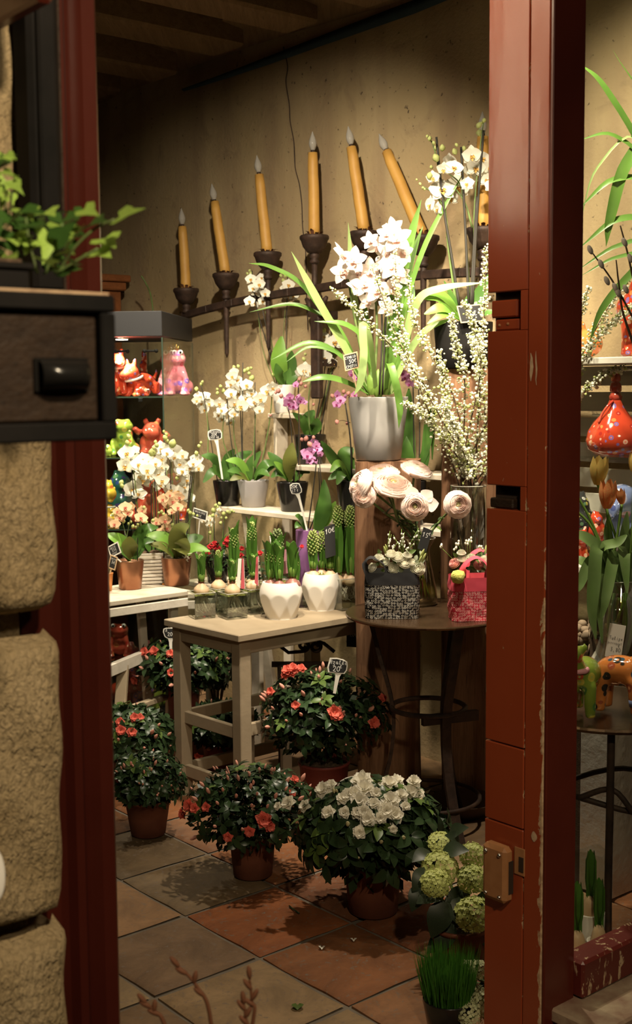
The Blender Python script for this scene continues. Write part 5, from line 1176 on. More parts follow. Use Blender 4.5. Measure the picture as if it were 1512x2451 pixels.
stemline(t, [(757, 1270), (764, 1180), (762, 1120)], d, .003, .002, 'stake', 'stake')
# --- spray orchid behind the roses
t, d, top = potpx(512, 0, .6805, 60, 46, 1330, 'black_gloss', 'small cream spray orchid behind the red kalanchoe', d=5.25)
flowers(t, ME['cream'], d, [(487, 1246, 9), (500, 1256, 9), (518, 1232, 9), (503, 1243, 8), (509, 1250, 7), (524, 1220, 6), (493, 1238, 7)], j=.8)
buds(t, ME['bud'], d, [(511, 1222, 7), (516, 1210, 5), (525, 1206, 5), (520, 1214, 5), (503, 1238, 6), (509, 1234, 5), (535, 1230, 6), (545, 1225, 5), (555, 1223, 4), (549, 1227, 4), (528, 1252, 5), (541, 1240, 4), (550, 1273, 4), (556, 1272, 4), (530, 1240, 4), (503, 1275, 5), (560, 1225, 3)])
for l in ([(500, 1330), (499, 1280), (498, 1250)], [(508, 1330), (510, 1280), (514, 1215)], [(504, 1330), (507, 1280), (500, 1240)], [(530, 1330), (534, 1270), (540, 1228), (556, 1223)], [(534, 1330), (538, 1285), (552, 1273)]): stemline(t, l, d, .0018, .0012, 'hya_base')
stemline(t, [(514, 1330), (512, 1240)], d, .002, .002, 'stake', 'stake'); stemline(t, [(533, 1335), (535, 1250)], d, .002, .002, 'stake', 'stake')
leafline(t, [(524, 1330), (535, 1300), (540, 1282)], d, 9, 'leaf')
# --- tall white orchid in the black pot on the taller beam
c = P(1108, 925, 4.47); c.z = 1.559
t = thing('potted_orchid', 'very tall white orchid in the large black pot on the taller oak beam', 'orchid', c); d = 4.47
ht = P(1108, 772, d).z - c.z
pot(t, c, .104, .094, ht, 'black_paint', lip=.0)
flowers(t, WF, d, [(1058, 455, 32), (1095, 447, 34), (1078, 475, 20), (1075, 388, 22), (1086, 402, 23), (1062, 405, 18), (1128, 372, 24), (1138, 402, 24), (1152, 380, 24), (1126, 407, 20), (1150, 418, 24), (1165, 430, 22), (1036, 425, 17), (1118, 440, 18), (1170, 400, 20), (1175, 445, 18)], j=.5)
for x, y, r_ in ((1030, 490, 22), (1048, 500, 18)):
    p = P(x, y, d); inst('flower', WF, t, p, frameZ(V((-1, -.5, -.1))), pxr(r_, d))
buds(t, ME['bud'], d, [(1028, 332, 6), (1038, 342, 5), (1041, 355, 6), (1043, 378, 10), (1058, 354, 8), (1088, 363, 8), (1092, 347, 5), (1110, 355, 6), (1146, 300, 8), (1147, 318, 9), (1158, 288, 6), (1005, 440, 4), (1012, 450, 4), (1016, 453, 3), (997, 430, 3), (1032, 400, 5), (1152, 295, 4), (1022, 326, 4), (1028, 420, 9)])
for l in ([(1100, 740), (1080, 610), (1062, 500), (1044, 328)], [(1122, 740), (1112, 520), (1103, 352)], [(1130, 740), (1141, 520), (1157, 312)], [(1126, 740), (1133, 600), (1141, 470)]): stemline(t, l, d, .0052, .0042, 'stake', 'stake')
for l in ([(1092, 740), (1072, 590), (1064, 490), (1040, 360), (1024, 328)], [(1096, 740), (1080, 620), (1068, 520)], [(1126, 740), (1118, 620), (1110, 500), (1100, 440), (1065, 410)], [(1134, 740), (1134, 600), (1136, 480), (1148, 360), (1157, 290)], [(1066, 500), (1040, 465), (1010, 445)], [(1130, 545), (1110, 480), (1070, 430)]): stemline(t, l, d + .015, .0042, .002)
for l, w, m in (([(1102, 765), (1052, 712, -.04), (1002, 712, -.05)], 22, 'leaf_bright'), ([(1104, 765), (1060, 738, -.07), (1015, 752, -.08)], 15, 'leaf_bright'), ([(1112, 765), (1145, 712), (1172, 655)], 17, 'leaf'), ([(1108, 765), (1125, 725), (1140, 690, .03)], 16, 'leaf'), ([(1104, 768), (1066, 752, -.08), (1022, 775, -.1)], 11, 'leaf_bright'), ([(1100, 762), (1072, 706, .02), (1050, 708, .05)], 17, 'leaf_olive'), ([(1106, 765), (1085, 720), (1062, 672)], 9, 'leaf'), ([(1110, 766), (1150, 752, -.06), (1190, 745, -.08)], 12, 'leaf')): leafline(t, l, d, w, m)
# --- cymbidium in the grey pot on the beam
c = P(905, 925, 4.47); c.z = 1.2385
t = thing('potted_cymbidium', 'large blush white cymbidium with strap leaves in the grey pot on the oak beam', 'cymbidium', c); d = 4.47
ht = P(905, 950, d).z - c.z
pot(t, c, pxr(71, d), pxr(54, d), ht, 'grey_pot', fill=.018)
SL = [([(882, 945), (835, 850, -.05), (760, 720, -.10), (697, 602, -.12)], 10, 'strap_light'), ([(884, 945), (830, 840, -.03), (730, 690, -.06), (650, 640, -.08), (595, 630, -.1)], 6, 'strap'), ([(884, 945), (815, 790, -.02), (750, 745, -.03), (690, 728, -.03), (597, 747, -.03)], 5, 'strap'),
      ([(900, 945), (880, 830, -.04), (830, 778, -.08), (752, 769, -.1)], 7, 'strap'), ([(886, 945), (820, 855, -.05), (740, 820, -.08), (648, 862, -.1)], 6, 'strap'), ([(886, 945), (830, 860, -.07), (745, 830, -.1), (685, 866, -.12)], 4, 'strap'),
      ([(900, 945), (886, 820, -.12), (868, 778, -.16), (870, 850, -.18), (862, 915, -.19), (847, 946, -.19)], 9, 'strap_light'), ([(926, 945), (948, 760), (972, 610), (1008, 478)], 12, 'strap'), ([(930, 945), (968, 740), (1020, 580), (1112, 408)], 6, 'strap'), ([(920, 945), (955, 770, .03), (985, 620, .05), (1012, 540, .06)], 7, 'strap'),
      ([(905, 945), (850, 730, .05), (833, 533, .06)], 8, 'strap_light'), ([(922, 942), (930, 872, -.12), (942, 900, -.16), (956, 970, -.17), (954, 1026, -.18)], 9, 'strap'), ([(884, 942), (820, 912, -.06), (770, 903, -.09), (722, 914, -.1)], 8, 'strap'),
      ([(935, 942), (965, 830), (1000, 720, -.05), (1060, 690, -.08), (1160, 676, -.1)], 10, 'strap_light'), ([(932, 942), (975, 850, -.03), (1020, 790, -.06), (1090, 760, -.08)], 8, 'strap_light'), ([(915, 942), (925, 800), (938, 680)], 9, 'strap'), ([(925, 942), (960, 860), (985, 780)], 8, 'strap'), ([(918, 942), (945, 850), (930, 700, .03)], 8, 'strap'), ([(930, 942), (975, 790), (990, 650, .04)], 9, 'strap'), ([(895, 942), (885, 860), (872, 700, .04)], 7, 'strap')]
for l, w, m in SL: leafline(t, l, d, w, m, kind='strap', nrm=V((.1, -.85, .5)))
for l in ([(892, 945), (902, 800), (895, 650)], [(905, 945), (925, 780), (935, 620)], [(885, 945), (852, 780), (830, 650)]): stemline(t, l, d, .006, .004)
for l in ([(908, 945), (914, 780), (905, 615)], [(915, 945), (922, 790), (930, 640)]): stemline(t, l, d - .03, .0035, .0035, 'stake', 'stake')
b = MB()
for x, y in ((890, 925), (905, 930), (920, 925)): q = P(x, y, d); b.lathe([(.012, -.03), (.022, -.01), (.020, .02), (.008, .06), (0, .07)], 9, q)
b.build('pseudobulb', M['hya_base'], t)['kind'] = 'stuff'
flowers(t, ME['cymb'], d - .05, [(815, 612, 34), (846, 622, 32), (822, 650, 32), (905, 584, 34), (950, 572, 36), (932, 605, 32), (885, 645, 32), (905, 668, 34), (942, 640, 36), (870, 682, 32), (900, 695, 32), (936, 692, 30), (850, 690, 28), (962, 605, 28), (918, 628, 30), (860, 655, 27), (940, 545, 26), (925, 560, 24), (885, 575, 22), (955, 660, 28), (880, 720, 26), (925, 735, 24)], .07, j=.75, up=.0)
# ================================================================ hyacinths
def hyacinth(label, c, R_, hl, hs, n=5, rs=.017, bud='hya_bud', bulb='bulb', roots=0.0, spread=.30, group=None, stalk=0.0, bulb_z=1.0, lw=.0125, spike=True, seed=1):
    """c: foot of the bulb; hl leaf length, hs height of the spike's tip above the bulb's neck"""
    r2 = random.Random(seed); c = V(c)
    t = thing('hyacinth', label, 'hyacinth', c, group)
    hb = R_ * 1.75 * bulb_z
    b = MB(); b.lathe([(0, 0), (R_ * .45, .0), (R_ * .9, hb * .18), (R_, hb * .36), (R_ * .88, hb * .58), (R_ * .5, hb * .80), (R_ * .32, hb * .93), (R_ * .30, hb)], 18, c, wob=lambda a, z: 1 + .03 * cos(6 * a + 40 * z)); b.build('bulb', M[bulb], t)
    b = MB()
    for k in range(8):
        a = k * .8; p = c + V((cos(a) * R_ * .36, sin(a) * R_ * .36, hb * .90)); b.blade([p, p + V((cos(a) * .002, sin(a) * .002, .007)), p + V((cos(a) * (.005 + r2.uniform(0, .004)), sin(a) * .005, .010 + r2.uniform(-.004, .004)))], [.005, .004, .001], V((0, 0, 1)), .3)
    b.build('dry_scales', M['rust_leaf'], t)['kind'] = 'stuff'
    nk = c + V((0, 0, hb * .92))
    b = MB(); b.lathe([(R_ * .30, -.004), (R_ * .36, .012), (R_ * .46, hl * .15), (R_ * .46, hl * .26), (R_ * .30, hl * .33)], 12, nk); b.build('sheath', M['hya_base'], t)
    off = r2.uniform(0, 6)
    for k in range(n):
        a = off + 2 * PI * k / n + r2.uniform(-.2, .2); dr = V((cos(a), sin(a), 0)); L = hl * 1.12 * r2.uniform(.84, 1.05)
        pts = [nk + dr * (R_ * .26 + spread * L * (.10 * s_ + .34 * s_ * s_)) + V((0, 0, L * s_ * (1 - .06 * s_))) for s_ in [0, .17, .34, .5, .67, .82, .93, 1.0]]
        ws = [lw * 1.35 * q for q in (.62, .82, .96, 1.0, .95, .78, .50, .08)]
        b = MB(); b.blade(pts, ws, dr * -1, .55); b.build('leaf', M['hya_leaf'], t)
    if spike:
        b = MB(); top = hs; bot = hs - max(.038, rs * 4.0)
        b.tube([nk, nk + V((0, 0, bot + .01)), nk + V((0, 0, top - .01))], [.006, .0055, .003], 6, 1)
        N = int(60 + 1900 * (rs - .012)); 
        for k in range(N):
            s_ = (k + .5) / N; a = k * 2.39996; prof = rs * (sin(PI * (.10 + .84 * s_)) ** .6) * .80
            p = nk + V((cos(a) * prof, sin(a) * prof, bot + (top - bot) * s_)); dr = (V((cos(a), sin(a), .25 + .9 * s_))).normalized()
            b.ell(p, (rs * .20, rs * .20, rs * .33), 6, 4, 0, frameZ(dr))
        b.build('flower_spike', [M[bud], M['hya_base']], t)['kind'] = 'stuff'
    if roots > 0:
        b = MB()
        for k in range(26):
            a = r2.uniform(0, 6.3); r_ = r2.uniform(.008, .03); q = c + V((cos(a) * R_ * .4, sin(a) * R_ * .4, .004))
            b.tube(cat_rom([q, q + V((cos(a) * r_ * .6, sin(a) * r_ * .6, -roots * .35)), q + V((cos(a + .4) * r_, sin(a + .4) * r_, -roots * .75)), q + V((cos(a + 1.2) * r_ * .9, sin(a + 1.2) * r_ * .9, -roots * r2.uniform(.85, .98)))], 3), .0011, 4)
        b.build('roots', M['root'], t)['kind'] = 'stuff'
    return t
def cube_vase(label, c, s, h, rot, group, moss=True, mat='vase_glass'):
    c = V(c); t = thing('glass_vase', label, 'vase', c, group)
    R3 = Matrix.Rotation(rot, 3, 'Z'); ax, ay = R3 @ V((s / 2, 0, 0)), R3 @ V((0, s / 2, 0)); w = .003
    b = MB(); b.box(c + V((0, 0, .005)), ax, ay, V((0, 0, .005)), .002)
    for sg in (-1, 1):
        b.box(c + ax * sg * (1 - w / s) + V((0, 0, h / 2 + .005)), ax.normalized() * (w / 2), ay, V((0, 0, h / 2 - .005)), .0008); b.box(c + ay * sg * (1 - w / s) + V((0, 0, h / 2 + .005)), ax, ay.normalized() * (w / 2), V((0, 0, h / 2 - .005)), .0008)
    b.build('body', M[mat], t)
    b = MB()
    for sg in (-1, 1):
        b.box(c + ax * sg + V((0, 0, h)), V((.0014, 0, 0)), ay, V((0, 0, .0014))); b.box(c + ay * sg + V((0, 0, h)), ax, V((0, .0014, 0)), V((0, 0, .0014)))
    b.build('rim', M['glass_edge'], t)
    if moss:
        b = MB(); k_ = .93
        b.grid(lambda u, v: c + ax * k_ * (2 * u - 1) + ay * k_ * (2 * v - 1) + V((0, 0, h - .010 + .005 * sin(17 * u + 3) * sin(19 * v) + .004 * sin(41 * u * v))), 10, 10)
        b.build('moss', M['moss'], t)
    return t
M['glass_edge'] = plain('bright_glass_edge', (.50, .50, .42), .12, spec=.7)
GV = 'cube glass vases on the greige table'; GH = 'hyacinths on glass cubes'
def gpos(px, py, z=GZ): q = PZ(px, py, z); q.z = z + .0004; return q
VS = [(483, 1477, .080, 'front left', .092, .105, 21), (557, 1478, .082, 'front middle with the dangling white roots', .070, .082, 22), (607, 1467, .074, 'next to the front white pot', .078, .088, 23), (524, 1466, .072, 'behind the front left one', .088, .108, 24)]
hl_ = dict(zip(range(4), ('small pale hyacinth bulb in the front left glass cube', 'short hyacinth bulb with a pale spike in the front middle glass cube', 'short hyacinth bulb in the glass cube next to the front white pot', 'closed hyacinth bulb in the glass cube second from the left')))
for k, (px, py, s_, w_, hl0, hs0, sd) in enumerate(VS):
    c = gpos(px, py); cube_vase('clear glass cube with a hyacinth bulb and roots, ' + w_, c, s_, .094, .42 + .1 * k, GV)
    hyacinth(hl_[k], c + V((0, 0, .080)), .029, hl0 * 1.0 + .012, hs0, 5, .0115, roots=.068, spread=.34, lw=.0115, seed=sd)
for k, (px, py, lab, hl0, hs0, sd) in enumerate([(562, 1452, 'tall hyacinth with a green spike behind the front middle glass cube', .20, .185, 31), (604, 1444, 'tall hyacinth left of the pink labels behind the glass cubes', .205, .20, 32)]):
    c = gpos(px, py); cube_vase('clear glass cube in the back row holding a tall hyacinth, ' + ('left' if k == 0 else 'right'), c, .076, .085, .4, GV)
    hyacinth(lab, c + V((0, 0, .072)), .028, hl0, hs0, 5, .0185, roots=.05, spread=.16, lw=.016, seed=sd)
# faceted white pots
def faceted(label, c, R_, h, ph):
    c = V(c); t = thing('faceted_pot', label, 'pot', c); b = MB(); NF = 8
    def f(u, v):
        a = 2 * PI * v + ph; z = h * u
        r_ = R_ * (.70 + .30 * sin(min(1, u / .62) * PI / 2) ** .85) if u < .62 else R_ * (1 - .16 * ((u - .62) / .38) ** 2)
        da = abs((v * NF) % 1.0 - .5) * 2 * PI / NF; db = PI / NF - da
        return c + V((cos(a), sin(a), 0)) * min(r_, R_ * (.70 + .24 * u / .58) / cos(da), R_ * (.635 + .37 * u / .50) / cos(db)) + V((0, 0, z))
        s_ = (v * NF) % 1.0; tri = abs(s_ - .5) * 2; arch = .66 + .10 * math.sqrt(max(0, 1 - (2 * s_ - 1) ** 2)); 
        if u < arch:
            # flat lozenge facets below the arches
            d = (arch - u) / arch; w = max(0, 1 - 1.7 * d) ; r_ *= 1 - .055 * min(1, d * 7) * (1 - .75 * abs(tri - (1 - w)))
        return c + V((r_ * cos(a), r_ * sin(a), z))
    b.grid(f, 40, NF * 12, cv=True, sm=True)
    b.grid(lambda u, v: c + V((R_ * .7 * u * cos(2 * PI * v), R_ * .7 * u * sin(2 * PI * v), .0)), 1, 24, cv=True)
    b.lathe([(R_ * .84, h), (R_ * .80, h + .001), (R_ * .78, h - .02)], 48, c); b.build('body', M['white_matt'], t)
    b = MB(); b.grid(lambda u, v: c + V((R_ * .79 * u * cos(2 * PI * v), R_ * .79 * u * sin(2 * PI * v), h - .008 + .010 * (1 - u) + .004 * sin(9 * u + 44 * v))), 5, 26, cv=True); b.build('moss', M['moss'], t)
    return t, c + V((0, 0, h))
c = gpos(673, 1478); d1 = c.y; t1, top1 = faceted('white faceted ceramic pot at the front with dark wine coloured bulbs', c, pxr(52.5, d1), P(673, 1392, d1).z - GZ, .3)
c = gpos(769, 1458); d2 = c.y; t2, top2 = faceted('white faceted ceramic pot at the back with tan bulbs', c, pxr(47, d2), P(769, 1372, d2).z - GZ, .05)
GW = 'hyacinths in the white faceted pots'
for k, (dx, dy, hl0, hs0, lab, rs_) in enumerate([(-.038, -.005, .135, .125, 'leaning hyacinth at the left of the front white pot', .017), (-.006, -.028, .135, .12, 'hyacinth in the middle of the front white pot', .016), (.042, -.012, .125, .118, 'hyacinth on the big wine coloured bulb at the right of the front white pot', .014), (-.012, .028, .17, .178, 'hyacinth with the large grey green spike in the front white pot', .0235)]):
    hyacinth(lab, top1 + V((dx, dy, -.028)), .027 if k != 2 else .031, hl0, hs0, 5, rs_, 'hya_bud_dark' if k == 3 else 'hya_bud', 'bulb_red', spread=.34, bulb_z=.85, lw=.015, seed=40 + k)
for k, (dx, dy, hl0, hs0, lab, rs_) in enumerate([(-.030, -.012, .112, .150, 'hyacinth with a fat pale spike at the left of the back white pot', .023), (.003, .012, .112, .142, 'hyacinth with a pale spike in the middle of the back white pot', .020), (.034, -.012, .105, .125, 'hyacinth with a slim opening spike at the right of the back white pot', .017)]):
    hyacinth(lab, top2 + V((dx, dy, -.028)), .028, hl0, hs0, 3, rs_, 'hya_bud', 'bulb', spread=.34, bulb_z=.9, lw=.015, seed=50 + k)
# small one between the pots and the big vase of tall hyacinths
c = gpos(707, 1452); hyacinth('small half open hyacinth between the two white pots', c + V((0, 0, .05)), .026, .12, .10, 5, .013, spread=.2, lw=.015, seed=61)
cube_vase('glass cube half hidden between the white pots', c, .07, .07, .4, GV)
c = P(826, 925, 4.71); c.z = GZ + .0004; bv = cube_vase('large clear glass vase with tall hyacinths beside the oak beam', c, .105, .12, .52, None, False); d = c.y
for k, (px, dy, hl0, hs0, lab, rs_) in enumerate([(806, .0, .215, .262, 'very tall hyacinth with an open green spike at the left of the large vase', .0205), (836, -.01, .215, .262, 'very tall hyacinth touching the oak beam in the large vase', .0205), (820, .035, .19, .24, 'tall hyacinth at the back of the large vase', .018)]):
    x = PX(px, d); hyacinth(lab, V((x, d + dy, GZ + .088)), .026, hl0, hs0, 4, rs_, roots=.06, spread=.10, lw=.017, seed=70 + k)
c = P(772, 925, 4.84); c.z = GZ + .0004; hyacinth('tall hyacinth with a bare green spike behind the back white pot', V((c.x, c.y, GZ + .07)), .026, .15, .255, 4, .019, spread=.1, seed=77, lw=.015, bulb='bulb')
cube_vase('glass cube hidden behind the back white pot', c, .07, .085, .3, GV)
# kalanchoe / red flowers behind the cubes
for n_, (px, dd, lab) in enumerate([(515, 5.22, 'red flowering pot plant behind the left glass cubes'), (575, 5.10, 'red flowering pot plant behind the tall hyacinths'), (635, 4.72, 'red flowering pot plant left of the front white pot')]):
    c = P(px, 925, dd); c.z = (GZ if n_ == 2 else .680) + .0004; t = thing('kalanchoe', lab, 'flower', c)
    pot(t, c, .042, .034, .07, 'black_gloss')
    for k in range(70):
        a = rnd.uniform(0, 6.3); r_ = rnd.uniform(.01, .075); z = rnd.uniform(.05, .17) * (1 - r_ * 3)
        p = c + V((r_ * cos(a), r_ * sin(a) * .6, z + .02)); inst('leaf', ME['az_leaf'], t, p, frame(V((cos(a), sin(a), jit(.5))), V((0, 0, 1)) + rv(.5)), rnd.uniform(.02, .034))
    FL = [[(512, 1305, 13), (497, 1326, 8), (524, 1318, 10), (503, 1309, 9), (486, 1346, 5), (520, 1310, 9)], [(546, 1292, 11), (578, 1313, 7), (576, 1330, 9), (545, 1305, 8), (556, 1288, 9), (537, 1300, 6)], [(622, 1324, 8), (640, 1306, 6), (722, 1308, 6)]][n_]
    for x, y, r_ in FL: p = P(x, y, dd - .03); inst('flower', ME['kal'], t, p, face_at(p, .4, .5), pxr(r_, dd))
    for x, y, r_ in FL: stemline(t, [(px + (x - px) * .3, 1390), (x, y + 3)], dd - .02, .0014, .0012)
# cactus in orange pot
t, d, top = potpx(256, 1414, WZ, 31, 24, 1371, 'orange_clay', 'small cactus in an orange pot next to the red jamb on the white table', 'cactus', 'potted_cactus', lip=.0015)
b = MB(); h_ = .052; b.lathe([(.0, -.005), (.012, 0), (.0165, .012), (.0175, .026), (.015, .04), (.008, .049), (0, h_)], 32, top + V((-.002, 0, -.008)), wob=lambda a, z: 1 + .10 * cos(9 * a)); b.build('stem', M['cactus'], t)
t2_, d2_, tp_ = potpx(240, 1398, WZ, 30, 24, 1352, 'terracotta', 'succulent half hidden by the red jamb behind the cactus', 'succulent', 'potted_succulent')
for k in range(14):
    a = k * 2.4; p = tp_ + V((0, 0, .0)); inst('leaf', ME['az_young'], t2_, p, frame(V((cos(a), sin(a), .9)), V((0, 0, 1))), .045)
# ================================================================ cut flowers, vases and bags on the round table
RZs = RZ + .0006
# flared amber vase with ranunculus
vb = P(1003, 925, 4.295); vb.z = RZs; va = thing('flared_vase', 'flared clear glass vase of yellowish water holding the ranunculus', 'vase', vb)
k_ = 4.295 / 3000
hv = P(1003, 1288, 4.295).z - RZ
prof = [(0, .0), (.058, .0), (.064, .006), (.060, .05), (.050, .10), (.040, .15), (.036, hv * .80), (.040, hv * .88), (.056, hv)]
b = MB(); b.lathe(prof, 32, vb); b.lathe([(.0545, hv), (.0385, hv * .88), (.0345, hv * .80), (.0385, .15), (.048, .10), (.058, .05), (.060, .012), (0, .012)], 32, vb); b.build('body', M['amber_glass'], va)
b = MB(); b.lathe([(0, .014), (.0585, .014), (.0565, .05), (.0475, .09), (.0415, .125), (0, .125)], 28, vb); b.build('water', M['water'], va)
b = MB(); b.tube([vb + V((.056 * cos(2 * PI * q / 28), .056 * sin(2 * PI * q / 28), hv)) for q in range(29)], .0013, 5, cap=False); b.build('rim', M['glass_edge'], va)
RB = [(861, 1158, 42, (-.7, -.35, .35), 'blush ranunculus lying furthest left, seen from the side', 0), (871, 1187, 31, (-.25, -1, .25), 'small round ranunculus below the leftmost one', 1), (912, 1132, 44, (-.2, -.3, 1), 'ranunculus at the top back left of the bunch', 0), (940, 1160, 46, (.1, -.55, .85), 'largest bright ranunculus in the middle of the bunch', 1), (997, 1122, 39, (.3, -.3, .95), 'ranunculus at the top right under the grey pot', 0), (993, 1212, 37, (-.05, -1, .12), 'ranunculus with loose outer petals facing the doorway', 1), (1095, 1207, 36, (.15, -1, .15), 'round ranunculus alone on the right on a bent stem', 0)]
for i, (x, y, r_, nv, lab, mi) in enumerate(RB):
    dd = 4.22 + [.0, -.03, .06, -.02, .05, -.06, -.05][i]; p = P(x, y, dd)
    t = thing('ranunculus', lab, 'flower', vb + V((0, 0, .05))); nn = V(nv).normalized()
    fl = inst('bloom', ME['ran'][mi], t, p, frameZ(nn, V((.2, .1, 1))), tuple(pxr(r_, dd) * q for q in ((1, 1, .95) if i not in (0, 3, 4, 2) else (1.08, 1.0, .85))))
    neck = vb + V((.022 * cos(i * .9), .022 * sin(i * .9), hv * .9)); foot = vb + V((-.035 * cos(i * 1.1), -.02 * sin(i * .9), .02)); back = p - nn * pxr(r_, dd) * .55
    mid = back - nn * .04 + (neck - back) * .35
    pts_ = cat_rom([back, mid, neck, foot], 6); b = MB(); b.tube(pts_, .0042, 7); b.build('stem', M['stem'], t)
    for q in range(5):
        s_ = pts_[5 + q]; a = jit(3); inst('leaf', ME['az_young'] if q % 2 else ME['az_leaf'], t, s_, frame(V((cos(a), -abs(sin(a)), jit(.5))), V((0, 0, 1)) + rv(.4)), (.022, .045, .03))
    if i == 5:
        for a, s_ in ((.75, 1.25), (1.35, 1.3), (-.35, 1.15)):
            b = MB(); pet(b, -a, 1.25, .42, .1, start=.55, tilt=.05, tip=.6); me = b.mesh('loose_petal', [M['ran']]); inst('loose_petal', me, t, p, frameZ(nn, V((.1, .1, 1))), pxr(r_, dd) * s_ * .95)
# tall cylinder with blossom branches
cb = P(1122, 925, 4.275); cb.z = RZs; cv_ = thing('cylinder_vase', 'tall clear cylinder vase with blossom branches beside the red jamb', 'vase', cb)
hc_ = P(1122, 1162, 4.275).z - RZ; Rv = pxr(43, 4.275)
b = MB(); b.lathe([(0, 0), (Rv, 0), (Rv, hc_), (Rv - .003, hc_), (Rv - .003, .012), (0, .012)], 32, cb); b.build('body', M['vase_glass'], cv_)
b = MB(); b.lathe([(0, .014), (Rv - .004, .014), (Rv - .004, hc_ * .5), (0, hc_ * .5)], 28, cb); b.build('water', M['water'], cv_)
b = MB(); b.tube([cb + V((Rv * cos(2 * PI * q / 28), Rv * sin(2 * PI * q / 28), hc_)) for q in range(29)], .0013, 5, cap=False); b.build('rim', M['glass_edge'], cv_)
BR = [([(1040, 960, -.05), (900, 790, -.10), (793, 690, -.14)], 'longest blossom branch, reaching left across the cymbidium'), ([(1012, 950, .0), (955, 770, .02), (945, 600, .0)], 'blossom branch rising in front of the cymbidium flowers'), ([(1085, 950, .04), (1000, 790, .05), (972, 650, .05)], 'blossom branch curving up right of the cymbidium'),
      ([(1060, 1010, -.08), (960, 830, -.13), (890, 640, -.15)], 'blossom branch with bare dark tip over the cymbidium'), ([(1150, 900, -.06), (1158, 750, -.06), (1163, 590, -.06)], 'blossom branch standing upright beside the red jamb'), ([(1112, 920, -.08), (1090, 830, -.1), (1080, 750, -.12)], 'blossom branch in front of the black pot'),
      ([(1148, 900, -.1), (1140, 800, -.12), (1108, 722, -.14)], 'blossom branch in front of the chalk tag on the black pot'), ([(1045, 1030, -.05), (1000, 985, -.08), (968, 965, -.1)], 'short blossom branch bending left to the grey pot'), ([(1080, 1010, .0), (1062, 920, .02), (1052, 840, .02)], 'blossom branch in front of the taller oak beam'),
      ([(1100, 1060, -.1), (1082, 1010, -.12), (1062, 960, -.13)], 'short thick blossom branch low over the vase'), ([(1190, 950, -.05), (1200, 820, -.06), (1215, 700, -.06)], 'blossom branch hidden behind the red jamb'),
      ([(1290, 1010, -.2), (1380, 870, -.34), (1450, 745, -.42), (1518, 650, -.46)], 'long blossom branch seen through the window, upper one'), ([(1310, 1010, -.2), (1390, 945, -.3), (1440, 900, -.36), (1494, 880, -.4)], 'slender blossom branch seen through the window, lowest one'), ([(1330, 980, -.2), (1410, 840, -.34), (1470, 770, -.4), (1520, 730, -.44)], 'blossom branch seen through the window, middle one'), ([(1160, 1000, .02), (1140, 860, .04), (1125, 800, .05)], 'blossom branch at the back beside the black pot'), ([(1300, 960, -.2), (1370, 800, -.34), (1408, 690, -.40)], 'steep blossom branch beside the window jamb')]
bl = MB(); bl.ell((0, 0, 0), (1, 1, 1), 6, 4)
for i, (l, lab) in enumerate(BR):
    d0 = 4.275; foot = cb + V((.03 * cos(i * 2.1), .03 * sin(i * 2.1), .02)); rim = cb + V((.032 * cos(i * 1.3 + 2), .030 * sin(i * 1.3 + 2), hc_ - .01))
    tgt = P(l[0][0], l[0][1], d0 + l[0][2]); dirr = (tgt - rim); 
    pts_ = cat_rom([foot, rim] + [P(q[0], q[1], d0 + q[2]) for q in l], 8); n_ = len(pts_)
    t = thing('blossom_branch', lab, 'branch', foot, 'white blossom branches')
    b = MB(); b.tube(pts_, [.0034 * (1 - .7 * q / n_) for q in range(n_)], 6)
    bb = MB(); bf = MB(); r2 = random.Random(i + 5)
    tot = n_ - 12
    dens = 15
    for q in range(9, n_ - 1):
        for m_ in range(dens):
            s_ = r2.random(); p0 = pts_[q].lerp(pts_[q + 1], s_); tt = (q - 9 + s_) / max(1, n_ - 10)
            dr = V((r2.uniform(-1, 1), r2.uniform(-1, 1), r2.uniform(-.7, 1))).normalized(); L = r2.uniform(.006, .030) * (1.15 - .6 * tt)
            p1 = p0 + dr * L
            if m_ % 2 == 0: bb.tube([p0, p1], .0005, 3, 1, cap=False)
            sz = r2.uniform(.0026, .0052) * (1.15 - .35 * tt)
            if r2.random() < .12: sz *= 1.5
            bf.ell(p1, (sz, sz, sz * .9), 6, 4, 0 if r2.random() < .76 else 1)
    # a few side twigs
    st = b.build('twig', M['twig'], t)
    o = bf.build('blossoms', [M['blossom'], M['bud_pale']], t); o['kind'] = 'stuff'
    o = bb.build('pedicels', [M['stem'], M['bud_pale']], t); o['kind'] = 'stuff'
